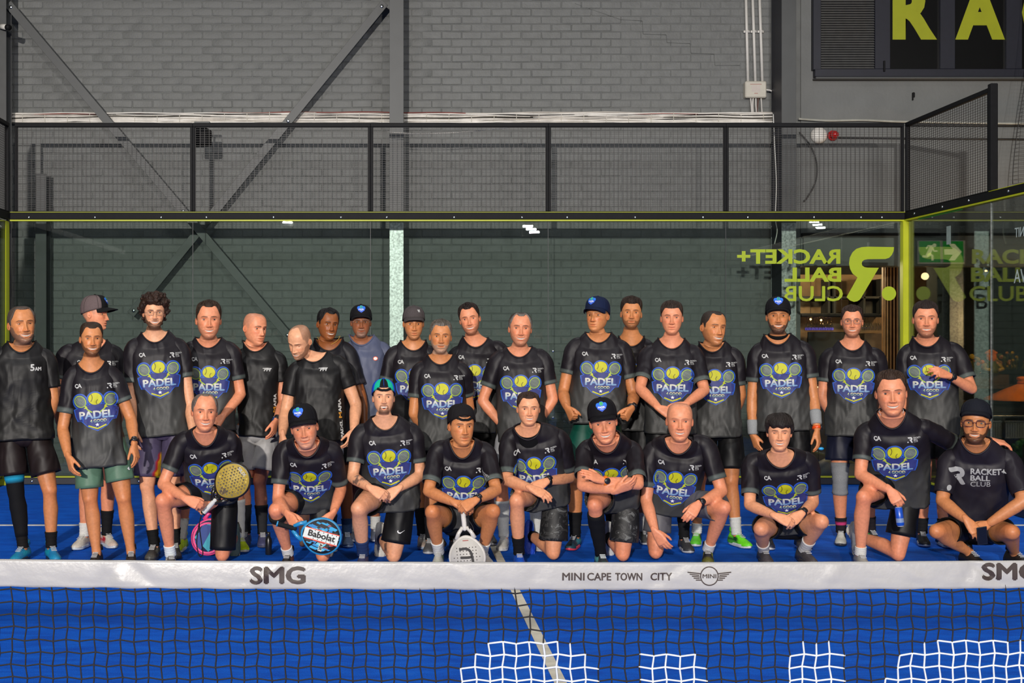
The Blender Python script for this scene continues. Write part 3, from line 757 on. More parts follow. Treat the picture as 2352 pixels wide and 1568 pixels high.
# drape of safety netting at the right edge
b = Buf(); nu, nv = 30, 64
G = np.zeros((nv, nu, 3))
for i in range(nv):
    for j in range(nu):
        u, v = j / (nu - 1), i / (nv - 1)
        z = 6.4 - v * 2.95 + .25 * u * (1 - u) * 1.2 * v
        xl = 6.72 + .02 * math.sin(v * 9) - .17 * sstep(.45, 1, v) * (1 - u)
        G[i, j] = (xl + u * 1.0 + .05 * math.sin(u * 14 + v * 5), .55 + .07 * math.sin(u * 11 + v * 3), z - .22 * math.sin(u * 7) * v * u)
for i in range(0, nv):
    tube(b, G[i], .0022, 3)
for j in range(nu): tube(b, G[:, j], .0022 if 0 < j < nu - 1 else .006, 3)
tag(b.obj('safety_net', M['wire'], base=(0, 0, 0), color=False), 'black safety netting hanging in a drape at the upper right edge', 'netting', kind='thing')

# ------------------------------------------------------------------ bar area behind the glass, right
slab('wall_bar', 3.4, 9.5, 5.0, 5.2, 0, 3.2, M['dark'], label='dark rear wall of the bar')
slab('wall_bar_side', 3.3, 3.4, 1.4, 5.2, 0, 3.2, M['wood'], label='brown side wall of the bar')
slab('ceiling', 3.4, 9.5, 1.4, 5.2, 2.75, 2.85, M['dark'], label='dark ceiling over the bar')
YB = 3.6
def pbox(nm, label, cat, xa, xb, ya, yb, y, d, m, parent=None, bev=.006):
    p, q = PW(xa, yb, y), PW(xb, ya, y); b = Buf(); box(b, (p + q) / 2 + V(0, d / 2, 0), (q[0] - p[0], d, q[2] - p[2]), bevel=bev)
    o = b.obj(nm, m, parent, base=None if parent else (0, 0, 0), smooth=False, color=False)
    if cat: tag(o, label, cat)
    return o
woodl = mat('light_wood_panel', (0.15, 0.085, 0.038), .55, noise=(5, .3))
cab = thing('bar_cabinet', 'brown wooden bar cabinet with open shelves behind the lime lettering', 'cabinet', tuple(PW(1940, 1000, YB)))
pbox('back_panel', None, None, 1835, 2036, 630, 1095, YB + .3, .03, woodl, cab)
for ya in (683, 722): pbox('shelf', None, None, 1838, 2034, ya - 3, ya + 3, YB, .3, M['dark'], cab)
for xa in (1905, 1918, 1986, 2025): pbox('upright', None, None, xa - 2.5, xa + 2.5, 640, 722, YB, .3, M['dark'], cab)
pbox('end_panel', None, None, 1985, 2030, 765, 1095, YB - .02, .3, M['wood'], cab)
pbox('chalkboard', 'dark chalkboard hanging under the glass rack of the bar', 'board', 1856, 1948, 762, 880, YB - .05, .03, M['board'])
pbox('counter', 'dark wooden bar counter behind the standing players', 'counter', 1850, 2036, 905, 1100, 2.6, .5, M['wood'])
pbox('screen_panel', 'black square panel beside the wood slats of the bar', 'panel', 2022, 2042, 682, 724, YB - .1, .05, M['black_steel'])
sl = thing('slat_screen', 'vertical wooden slat screen beside the lime corner post', 'screen', tuple(PW(2055, 1090, 1.9)))
pbox('backing', None, None, 2027, 2082, 612, 1105, 1.98, .03, M['dark'], sl)
for i in range(7):
    xa = 2029 + i * 7.6; pbox('slat', None, None, xa, xa + 3.6, 612, 1105, 1.9, .06, M['wood_slat'], sl, .003)
# hanging wine glasses
rk = thing('glass_rack', 'black hanging rack for wine glasses over the bar', 'rack', tuple(PW(1950, 722, YB - .3)))
pbox('rail', None, None, 1842, 2062, 721, 727, YB - .42, .3, M['black_steel'], rk)
prof = [(.019, 0), (.019, .004), (.003, .008), (.003, .075), (.013, .09), (.021, .12), (.022, .15), (.018, .185)]
g0 = Buf(); lathe(g0, [(r, -h) for r, h in prof], (0, 0, 0), 10, cap=False); gm = g0.mesh('wine_glass', M['clear'], color=False)
gi = 0
for xg in list(range(1851, 1912, 8)) + list(range(1984, 2050, 8)):
    for row in range(2):
        o = bpy.data.objects.new('wine_glass', gm); COL.objects.link(o); q = PW(xg + row * 3, 728, YB - .36 + row * .14); o.location = q
        side = 'left' if xg < 1950 else 'right'; nth_ = ['first', 'second', 'third', 'fourth', 'fifth', 'sixth', 'seventh', 'eighth', 'ninth'][(xg - (1851 if side == 'left' else 1984)) // 8]
        tag(o, f'hanging wine glass, {nth_} from the left, {["front", "back"][row]} row, {side} half of bar rack', 'glass', f'wine glasses hanging on the {side} of the rack')
# warm bar lamps
warm = mat('warm_lamp', (1, .6, .25), emit=(1.0, .48, .14), estr=28)
purp = mat('purple_led', (.3, .2, .8), emit=(.12, .08, .55), estr=1.2)
for i, (xa, ya, y, lab) in enumerate(((1886, 735, YB - .1, 'behind the left wine glasses'), (1862, 733, YB - .1, 'at the left end of the glass rack'), (2264, 622, 3.2, 'over the dark dining area'), (2172, 663, 3.2, 'behind the R reflection'), (1880, 889, 2.4, 'low between two standing players'))):
    q = PW(xa, ya, y); bl_ = thing('bar_lamp', f'small warm glowing bar lamp {lab}', 'lamp', tuple(q)); up_ = 2.75 if q[2] > 1.6 else q[2] - 1.2
    b = Buf(); ball(b, q, .013, 12, 8); b.obj("bulb", warm, bl_, color=False)
    b = Buf(); e_ = V(q[0], q[1], up_ if q[2] > 1.6 else -.02); tube(b, [q, e_], .003, 6); b.obj('cord' if q[2] > 1.6 else 'stem', M['black_steel'], bl_, color=False)
pbox('led_strip', 'purple led strip glowing under the glass rack', 'light', 1850, 1915, 752, 758, YB - .05, .02, purp)
def plight(loc, p, col, r=.05):
    d = bpy.data.lights.new('warm_fill_light', 'POINT'); d.energy = p; d.color = col; d.shadow_soft_size = r
    o = bpy.data.objects.new('warm_fill_light', d); o.location = loc; COL.objects.link(o)
plight((4.7, 2.7, 2.55), 130, (1, .74, .46)); plight((7.0, .55, 1.85), 75, (1, .62, .28), .1); plight((6.6, 3.2, 2.5), 40, (1, .62, .3))  # unseen warm lamps added to brighten the bar, plants and parasol
# galvanised column in front of the dining area
hcol('steel_column', 'galvanised steel column seen through the right side glass', PW(2196, 700, 1.45)[0], 1.45, .17, .2, 2.52, 2.51)
# dining corner
pb = pbox('planter_box', 'brown wooden planter box behind the right side glass, carrying flower figures', 'planter', 2236, 2318, 860, 886, 1.9, .35, M['wood'])
pbox('ledge', 'brown wooden ledge under the planter box', 'ledge', 2222, 2420, 886, 893, 1.8, .5, M['wood'])
pbox('seat_back', 'brown wooden bench back under the ledge', 'bench', 2205, 2420, 920, 958, 1.5, .12, M['wood'])
leaf = mat('glazed_figure', attr=True, rough=.4, noise=(30, .3))
def clump(label, px, py, n, w, h, y, cols, rr=.02):
    b = Buf(); P = PW(px, py, y)
    for i in range(n):
        u = rng.uniform(-1, 1); hh = rng.uniform(.15, 1) * h * (1 - .5 * abs(u)); q = P + V(u * w, rng.uniform(-.06, .06), 0)
        c = cols[rng.randrange(len(cols))]
        tube(b, catmull([q, q + V(u * .03, 0, hh * .6), q + V(u * .08, rng.uniform(-.03, .03), hh)], 5), [.012, .010, .008, .006, .003], 6, tuple(x * .6 for x in cols[0]))
        ball(b, q + V(u * .08, 0, hh), rr * rng.uniform(.7, 1.3), 8, 6, c)
    return tag(b.obj('potted_plant', leaf, base=(0, 0, 0)), label, 'plant')
og, gr, ye = lin(235, 120, 20), lin(90, 95, 25), lin(190, 150, 30)
clump('bushy plant with orange blooms left on the planter box', 2232, 858, 26, .07, .26, 1.9, [gr, ye, og], .03)
clump('low bushes with round buds right on the dark shelf', 2330, 848, 46, .24, .25, 2.1, [gr, ye, lin(200, 130, 60)], .022)
fg = thing('garden_figure', 'squat garden figure with an orange head on the planter box', 'figurine', tuple(PW(2276, 858, 1.85)))
P = PW(2276, 858, 1.85)
b = Buf(); lathe(b, [(.03, 0), (.09, .01), (.10, .06), (.085, .10), (.06, .14), (.055, .16)], P, 16, col=gr); b.obj('body', leaf, fg)
b = Buf(); ball(b, P + V(0, -.01, .22), (.06, .055, .07), 14, 10, og); b.obj('head', leaf, fg)
b = Buf(); lathe(b, [(.075, 0), (.07, .02), (.04, .04), (.02, .055)], P + V(0, 0, .255), 14, col=og); b.obj('cap', leaf, fg)
b = Buf()
for s in (-1, 1): tube(b, [P + V(s * .09, -.02, .12), P + V(s * .11, -.07, .06), P + V(s * .04, -.11, .05)], [.028, .026, .022], 8, ye)
b.obj('arm', leaf, fg)
um = thing('table_parasol', 'orange table parasol with a turned finial at the right edge', 'parasol', tuple(PW(2352, 1000, 1.2)))
P = PW(2352, 918, 1.2); om = mat('orange_canvas', lin(225, 115, 15), .7, noise=(6, .15))
b = Buf(); n = 10
rings = []
for r, z in ((.46, 0), (.44, .02), (.22, .13), (.075, .195), (.07, .20)):
    th = np.linspace(0, 2 * PI, 40, endpoint=False); rr = r * (1 - .04 * np.abs(np.sin(th * 5)))
    rings.append(np.stack([P[0] + rr * np.cos(th), P[1] + rr * np.sin(th), np.full(40, P[2] + z)], 1))
loft(b, rings, cap=True); b.obj('canopy', om, um, color=False, smooth=False)
b = Buf(); lathe(b, [(.07, .195), (.08, .205), (.08, .225), (.065, .235), (.085, .25), (.085, .275), (.06, .285)], P, 20); b.obj('finial', om, um, color=False)
b = Buf(); tube(b, [P + V(0, 0, -.9 - .0), P + V(0, 0, .2)], .02, 10); b.obj('pole', M['wood'], um, color=False)
b = Buf(); lathe(b, [(.22, 0), (.22, .04), (.05, .07)], V(P[0], P[1], -.02), 20); b.obj('base', M['black_steel'], um, color=False)
rl = thing('railing', 'chrome railing with pale slats behind the squatting capped player', 'railing', tuple(PW(2330, 1060, .6)))
for y0 in (956, 968): 
    b = Buf(); tube(b, [PW(2150, y0, .6), PW(2440, y0, .6)], .014, 10); b.obj('top_rail', M['galv'], rl, color=False)
b = Buf(); tube(b, [PW(2150, 1006, .6), PW(2440, 1006, .6)], .012, 10); b.obj('bottom_rail', M['galv'], rl, color=False)
for xa in (2303, 2390):
    b = Buf(); p, q = PW(xa, 956, .6), PW(xa, 1112, .6); tube(b, [V(p[0], p[1], -.02), p], .022, 10); b.obj('post', M['black_steel'], rl, color=False)
for i in range(40):
    xa = 2160 + i * 5.6; b = Buf(); p, q = PW(xa, 1005, .6), PW(xa, 969, .6); box(b, (p + q) / 2, (.016, .012, q[2] - p[2])); b.obj('slat', M['cream'], rl, smooth=False, color=False)
clump('green foliage low behind the railing at the right edge', 2345, 1050, 30, .2, .2, .4, [lin(40, 110, 30), lin(60, 140, 50)], .025)
# things standing behind the glass near the right kick rail
b = Buf(); P = PW(1884, 1108, .5); rings = []
for t_, w_, h_ in ((0, .02, .01), (.08, .10, .10), (.35, .14, .20), (.65, .13, .26), (.9, .09, .25), (1, .03, .2)):
    th = np.linspace(0, 2 * PI, 16, endpoint=False)
    rings.append(np.stack([np.full(16, P[0] - .17 + .34 * t_), P[1] + w_ * np.cos(th), -.02 + h_ / 2 + h_ / 2 * np.sin(th) + .001], 1))
loft(b, rings, (.10, .085, .07)); tag(b.obj('sports_bag', M['attr'], base=(0, 0, 0)), 'dark beige sports bag on the floor behind the glass, between two standing players', 'bag')

# ------------------------------------------------------------------ housings of the court floodlights behind the camera
for i, (x, y, z, pw) in enumerate(FLOODS):
    t = thing('court_floodlight', f'LED court floodlight on a pole behind the camera, {["left","middle","right"][i]} one', 'lamp', (x, y - .1, z))
    b = Buf(); box(b, (x, y - .12, z), (.62, .10, .50), bevel=.02); b.obj('housing', M['grey_steel'], t, smooth=False, color=False)
    b = Buf(); tube(b, [V(x, y - .3, -.1), V(x, y - .3, z)], .05, 10); tube(b, [V(x, y - .3, z), V(x, y - .15, z)], .03, 8); b.obj('pole', M['black_steel'], t, color=False)
# ================================================================== PEOPLE
def skin_material():
    m = bpy.data.materials.new('skin'); m.use_nodes = True
    nt = m.node_tree; p = nt.nodes['Principled BSDF']; p.inputs['Roughness'].default_value = .46; p.inputs['Specular IOR Level'].default_value = .42
    a = nt.nodes.new('ShaderNodeAttribute'); a.attribute_name = 'Col'
    tc = nt.nodes.new('ShaderNodeTexCoord'); n = nt.nodes.new('ShaderNodeTexNoise'); n.inputs['Scale'].default_value = 55; n.inputs['Detail'].default_value = 4
    nt.links.new(tc.outputs['Object'], n.inputs['Vector'])
    mr = nt.nodes.new('ShaderNodeMapRange'); mr.inputs[1].default_value = .3; mr.inputs[2].default_value = .7; mr.inputs[3].default_value = .9; mr.inputs[4].default_value = 1.1
    nt.links.new(n.outputs[0], mr.inputs[0])
    sc = nt.nodes.new('ShaderNodeVectorMath'); sc.operation = 'SCALE'
    nt.links.new(a.outputs['Color'], sc.inputs[0]); nt.links.new(mr.outputs[0], sc.inputs['Scale']); nt.links.new(sc.outputs[0], p.inputs['Base Color'])
    return m
M['skin'] = skin_material()
M['eye'] = mat('eye', attr=True, rough=.12, spec=.6)
M['cloth'] = mat('sports_cloth', attr=True, rough=.50, noise=(200, .06), bump=(5.5, .6, .045, (1.5, 1.5, .8)), spec=.25)
M['knit'] = mat('knit', attr=True, rough=.8, noise=(150, .10), bump=(140, .15), spec=.15)
M['hair'] = mat('hair', attr=True, rough=.5, noise=(160, .4), bump=(230, .5), spec=.3)
M['shoe'] = mat('shoe_fabric', attr=True, rough=.5, noise=(80, .12), bump=(90, .3))
M['gadget'] = mat('gadget', attr=True, rough=.3, spec=.6, noise=(40, .05))
def camo_material():
    m = bpy.data.materials.new('camouflage_cloth'); m.use_nodes = True
    nt = m.node_tree; p = nt.nodes['Principled BSDF']; p.inputs['Roughness'].default_value = .6
    tc = nt.nodes.new('ShaderNodeTexCoord'); n = nt.nodes.new('ShaderNodeTexNoise'); n.inputs['Scale'].default_value = 14; n.inputs['Detail'].default_value = 1.5; n.inputs['Distortion'].default_value = 1.5
    nt.links.new(tc.outputs['Object'], n.inputs['Vector'])
    cr = nt.nodes.new('ShaderNodeValToRGB'); cr.color_ramp.interpolation = 'CONSTANT'; e = cr.color_ramp.elements
    e[0].position = 0; e[0].color = (.006, .006, .006, 1); e[1].position = .50; e[1].color = (.028, .027, .026, 1)
    x = e.new(.58); x.color = (.010, .010, .010, 1); x = e.new(.64); x.color = (.095, .098, .095, 1)
    nt.links.new(n.outputs[0], cr.inputs[0]); nt.links.new(cr.outputs[0], p.inputs['Base Color']); return m
M['camo'] = camo_material()

# ---- head surface: rows of (front z, back z, half width, front depth, back depth), z in head heights
HT = np.array([[1.0, 1.0, .000, -.008, .008], [.993, .993, .030, .024, .042], [.955, .955, .050, .049, .066], [.905, .905, .0630, .067, .081], [.835, .835, .0710, .0805, .0905],
               [.755, .755, .0755, .0875, .097], [.675, .675, .0772, .0910, .1005], [.605, .605, .0772, .0930, .1010], [.530, .540, .0758, .0905, .0990], [.460, .480, .0745, .0905, .0950],
               [.380, .420, .0722, .0920, .0880], [.300, .370, .0695, .0935, .0790], [.220, .330, .0658, .0930, .0710], [.140, .290, .0605, .0910, .0650], [.070, .260, .0535, .0885, .0620],
               [.015, .230, .0455, .0800, .0610], [-.015, .200, .0450, .0640, .0620], [-.035, .150, .0525, .0450, .0650], [-.075, .080, .0580, .0390, .0680]])
NH = len(HT) - 1
HTX = np.vstack([2 * HT[0] - HT[1], HT, 2 * HT[-1] - HT[-2]])
HTX[0] = [.993, .993, -.030, -.042, -.024]
def hrow(s):
    s = np.clip(np.asarray(s, float), 0, NH - 1e-6); i = s.astype(int); u = (s - i)[..., None]
    p0, p1, p2, p3 = HTX[i], HTX[i + 1], HTX[i + 2], HTX[i + 3]
    return .5 * (2 * p1 + (p2 - p0) * u + (2 * p0 - 5 * p1 + 4 * p2 - p3) * u * u + (3 * p1 - p0 - 3 * p2 + p3) * u ** 3)
def headsurf(th, s, hs=1.0, hw=1.0):
    r = hrow(s); c, sn = np.cos(th), np.sin(th); g = (1 - c) / 2
    z = (r[..., 0] + (r[..., 1] - r[..., 0]) * g) * .235 * hs
    x = r[..., 2] * np.sign(sn) * np.abs(sn) ** .93 * hs * hw
    y = np.where(c >= 0, -r[..., 3] * np.abs(c) ** .92, r[..., 4] * np.abs(c) ** .96) * hs
    return np.stack([x, y, z], -1)
_sf = np.linspace(0, NH - 1e-5, 500); _zf = hrow(_sf)[:, 0]
def s_of(z): return np.interp(-np.asarray(z), -_zf, _sf)
ZR = np.concatenate([np.linspace(1, .66, 16), np.linspace(.65, .345, 32), np.linspace(.338, .10, 44), np.linspace(.09, -.072, 15)])
SR = s_of(ZR); SR[0] = 0.0
NCOL = 112
_v = np.linspace(-1, 1, NCOL, endpoint=False); THC = PI * (.45 * _v + .55 * _v ** 3)
TH2, S2 = np.meshgrid(THC, SR)
HF = gridfaces(len(SR), NCOL)
def G(X, Z, x0, z0, sx, sz): return np.exp(-((X - x0) / sx) ** 2 - ((Z - z0) / sz) ** 2)
def G2(X, Z, x0, z0, sx, sz): return G(X, Z, x0, z0, sx, sz) + G(X, Z, -x0, z0, sx, sz)
def mixc(c, k, m):
    m = np.clip(m, 0, 1)[..., None]; return c * (1 - m) + np.asarray(k, float) * m

def build_head(b, p, R, org):
    """adds the head, ears and eyes to b; returns the last (neck) ring in world space"""
    hs, hw = p['hs'], p.get('hw', 1.0)
    P = headsurf(TH2, S2, hs, hw); base = P.copy()
    X, Z = P[..., 0] / (hs * hw), P[..., 2] / (.235 * hs)
    fm = sstep(0, .35, np.cos(TH2)); sm = p.get('smile', .5); teeth = p.get('teeth', sm > .45); op = p.get('open', 0)
    skin = np.asarray(p['skin']); d = np.zeros_like(X)
    d += .0045 * G2(X, Z, .030, .61, .022, .035) - .0105 * G2(X, Z, .0315, .530, .0165, .042)
    ridge = np.interp(Z, [.285, .305, .332, .352, .43, .51, .575, .64], [0, .005, .0215, .0245, .0185, .0095, .005, 0])
    d += ridge * np.exp(-(X / np.interp(Z, [.34, .48, .6], [.0125, .0085, .010])) ** 2) * p.get('nose', 1) + .010 * G2(X, Z, .0140, .340, .0065, .022)
    d += .0045 * G2(X, Z, .046, .43, .020, .06) + .0060 * sm * G2(X, Z, .040, .345, .015, .05) - .0035 * sm * G2(X, Z, .0315, .285, .005, .055)
    d += .0050 * G(X, Z, 0, .25, .022, .018) + .0055 * G(X, Z, 0, .178, .019, .02) + .0065 * G(X, Z, 0, .065, .018, .05) - .0045 * G(X, Z, 0, .130, .022, .02)
    wm = .0215 + .0105 * sm; q = np.clip((X / wm) ** 2, 0, 4); kc = .008 + .038 * sm
    at = .012 if teeth else .003; ab = (.014 + .014 * sm + .05 * op) if teeth else .003
    if op and not teeth: at, ab = .02, .03 + .04 * op
    z0 = .213; top = z0 + at * (1 - q) + kc * q; bot = z0 - ab * (1 - q) + kc * q
    ins = sstep(-.006, .004, Z - bot) * sstep(-.006, .004, top - Z) * sstep(1.08, .9, q) * (fm > .5)
    d -= .0035 * ins
    brd = p.get('beard'); bm = np.zeros_like(X); A = np.abs(X)
    if brd:
        zl = np.interp(A, [0, .018, .030, .045, .058, .066, .08], [.292, .292, .27, .25, .31, .44, .52])
        if brd[0] == 'goatee': zl = np.interp(A, [0, .02, .030, .036, .040], [.292, .29, .26, .15, -.2])
        if brd[0] == 'moustache': zl = np.interp(A, [0, .024, .031, .034], [.292, .285, .25, -1])
        bm = sstep(-.01, .025, zl - Z) * (sstep(-.03, .02, Z) if brd[0] == 'goatee' else sstep(-.07, .0, Z))
        bm *= sstep(-.25, .05, np.cos(TH2))
        if brd[0] == 'moustache': bm *= sstep(.215, .24, Z)
        lips = sstep(1.35, 1.0, q) * sstep(-.045, -.03, Z - bot) * sstep(.034, .022, Z - top)
        bm *= 1 - lips * fm
        bm *= 1 - .75 * G(X, Z, 0, .135, .03, .01)
        if len(brd) > 3: d += brd[3] * bm * (.85 + .15 * np.sin(X * 700) * np.sin(Z * 61 + X * 300)) * (Z < .28)
    P[..., 1] -= d * fm * hs
    # -------- colour
    C = np.tile(skin, X.shape + (1,)); red = skin * np.array([1.08, .70, .62])
    C = mixc(C, red, (.55 * G2(X, Z, .040, .40, .02, .06) + .5 * G(X, Z, 0, .35, .016, .04)) * fm * p.get('flush', .8))
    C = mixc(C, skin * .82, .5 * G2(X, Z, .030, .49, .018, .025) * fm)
    hc = np.asarray(p.get('browc', p.get('hairc', (.03, .02, .015))))
    zb = .603 + .010 * sstep(.010, .034, A) - .026 * sstep(.038, .056, A)
    br = sstep(.018, .008, np.abs(Z - zb) * (1 + .5 * sstep(.03, .055, A))) * sstep(.008, .014, A) * sstep(.056, .046, A) * fm
    C = mixc(C, hc, br * p.get('brow', .85))
    fz = p.get('fuzz')
    if fz:
        ln = hairline(p, TH2); C = mixc(C, fz[0], sstep(-.03, .06, Z - ln) * fz[1])
    if brd: C = mixc(C, brd[1], bm * brd[2])
    lipc = skin * np.array([.80, .42, .40]) + np.array([.03, 0, 0])
    ul = sstep(0, .004, Z - top) * sstep(.026, .016, Z - top + .012 * np.clip(q, 0, 1)); ll = sstep(0, .004, bot - Z) * sstep(.034, .024, bot - Z + .012 * np.clip(q, 0, 1))
    C = mixc(C, lipc, (ul + ll) * sstep(1.15, .95, q) * fm * .55)
    C = mixc(C, (.07, .018, .015), ins)
    if teeth: C = mixc(C, (.60, .55, .48), ins * sstep(-.040 - .01 * op, -.030, Z - top) * sstep(1.0, .82, q))
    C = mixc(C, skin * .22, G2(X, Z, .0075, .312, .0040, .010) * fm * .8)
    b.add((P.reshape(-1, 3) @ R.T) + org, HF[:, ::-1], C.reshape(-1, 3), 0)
    # -------- ears
    for s in (-1, 1):
        n1, n2 = 14, 9; ph = np.linspace(.05, PI - .05, n2); th = np.linspace(0, 2 * PI, n1, endpoint=False)
        e = np.stack([np.cos(ph)[:, None] * np.ones(n1), np.sin(ph)[:, None] * np.cos(th), np.sin(ph)[:, None] * np.sin(th)], -1)
        rr = np.sqrt(e[..., 1] ** 2 + e[..., 2] ** 2)
        ex = e[..., 0] * .0075 - .006 * np.exp(-((rr - .45) / .3) ** 2) * (e[..., 0] > 0) + .008 * (e[..., 1] > 0) * e[..., 1]
        L = np.stack([s * (ex + .0765 * hw), e[..., 1] * .0160 + .014 - e[..., 2] * -.004, e[..., 2] * .0275 * (1 - .18 * (e[..., 2] < 0)) + .235 * .475], -1) * hs
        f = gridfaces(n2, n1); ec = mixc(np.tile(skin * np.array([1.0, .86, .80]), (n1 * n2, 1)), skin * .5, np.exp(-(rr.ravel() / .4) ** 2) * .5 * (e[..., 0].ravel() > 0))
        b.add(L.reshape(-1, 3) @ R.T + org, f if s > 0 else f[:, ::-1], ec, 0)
    # -------- eyes and lids
    iris = p.get('iris', (.06, .03, .015)); gz = p.get('gaze', 0.0)
    for s in (-1, 1):
        x0 = s * .0315 * hs * hw; zc = .527 * .235 * hs
        k = np.argmin((P[..., 0] - x0) ** 2 + (P[..., 2] - zc) ** 2 + 9 * (P[..., 1] > 0)); ys = P.reshape(-1, 3)[k, 1]
        r = .0136 * hs; c = np.array([x0, ys + r * .80, zc])
        nr, nc = 15, 18; a = np.concatenate([[.01, .12, .2, .25], np.linspace(.30, .56, 4), np.linspace(.59, 1.5, nr - 8)]); th = np.linspace(0, 2 * PI, nc, endpoint=False)
        g = np.stack([np.sin(a)[:, None] * np.cos(th), -np.cos(a)[:, None] * np.ones(nc), np.sin(a)[:, None] * np.sin(th)], -1) * r
        if gz: cg, sg = math.cos(gz), math.sin(gz); g = g @ np.array([[cg, -sg, 0], [sg, cg, 0], [0, 0, 1]]).T
        ec = np.where((a < .27)[:, None], np.array([.003, .003, .003]), np.where((a < .57)[:, None], np.asarray(iris), np.array([.40, .37, .34])))
        b.add((g + c).reshape(-1, 3) @ R.T + org, gridfaces(nr, nc), np.repeat(ec, nc, 0), 1)
        up, lo = p.get('lid', (.26, -.22)) if not isinstance(p.get('lid'), float) else (p['lid'], -.2)
        up = .12 + 1.5 * up - .04 * sm; lo = -(.10 + 1.3 * abs(lo)) + .05 * sm
        for (e0, e1) in ((up, 1.35), (lo, -1.2)):
            el = np.linspace(e0, e1, 7); az = np.linspace(-1.35, 1.35, 13); EL, AZ = np.meshgrid(el, az, indexing='ij')
            EL = EL * 1.0; t = (EL - e0) / (e1 - e0); k0 = e0 * np.cos(AZ * .95) + (-.02) * (1 - np.cos(AZ)); EL = k0 + (e1 - k0) * t
            rl = r * (1.10 + .03 * (t > 0))
            L = np.stack([np.cos(EL) * np.sin(AZ), -np.cos(EL) * np.cos(AZ), np.sin(EL)], -1) * rl[..., None]
            lc = mixc(np.tile(skin * np.array([.93, .85, .82]), EL.shape + (1,)), skin * .10 if e1 > 0 else skin * .35, (t < .02) * 1.0)
            f = gridfaces(7, 13, False)
            b.add((L + c).reshape(-1, 3) @ R.T + org, f if e1 > 0 else f[:, ::-1], lc.reshape(-1, 3), 0)
    return (P[-1] @ R.T) + org

def hairline(p, th):
    """lowest hair height (head heights) round the head, th = 0 at the front"""
    h = p.get('hl', {}); a = np.abs(th)
    zf, rec, side, back = h.get('front', .80), h.get('recede', .05), h.get('side', .50), h.get('back', .16)
    return np.interp(a, [0, .28, .50, .72, .98, 1.22, 1.34, 1.62, 1.95, 2.4, PI], [zf, zf + rec * .15, zf + rec, zf + rec * .7, .70, .62, side - .06, .66, .40, back + .06, back])
def shell(p, R, org, zl, thick, nth=72, nk=20, lump=None, seed=0, lift=0.0):
    """a cap of thickness thick(theta, k) over the head, from the line zl(theta) up to the crown"""
    hs, hw = p['hs'], p.get('hw', 1.0); th = np.linspace(-PI, PI, nth, endpoint=False)
    g = (1 - np.cos(th)) / 2; rows = hrow(_sf); out = np.zeros((nk, nth, 3)); S = np.zeros((nk, nth))
    for j in range(nth):
        z = rows[:, 0] + (rows[:, 1] - rows[:, 0]) * g[j]
        S[:, j] = np.linspace(np.interp(-zl[j], -z, _sf), .02, nk)
    T = np.tile(th, (nk, 1)); P = headsurf(T, S, hs, hw)
    c = np.array([0, .005, .60 * .235]) * hs; N = P - c; N /= np.linalg.norm(N, axis=-1)[..., None]
    k = np.linspace(0, 1, nk)[:, None] * np.ones(nth); t = thick(T, k)
    if lump:
        q = P * lump[0] / hs; t = t * (1 + lump[1] * np.array([[mnoise.noise(Vector(q[i, j]) + Vector((seed, 0, 0))) for j in range(nth)] for i in range(nk)]))
    P = P + N * (t * hs)[..., None]; P[..., 2] += lift * hs * k
    return (P.reshape(-1, 3) @ R.T + org).reshape(nk, nth, 3), T, k
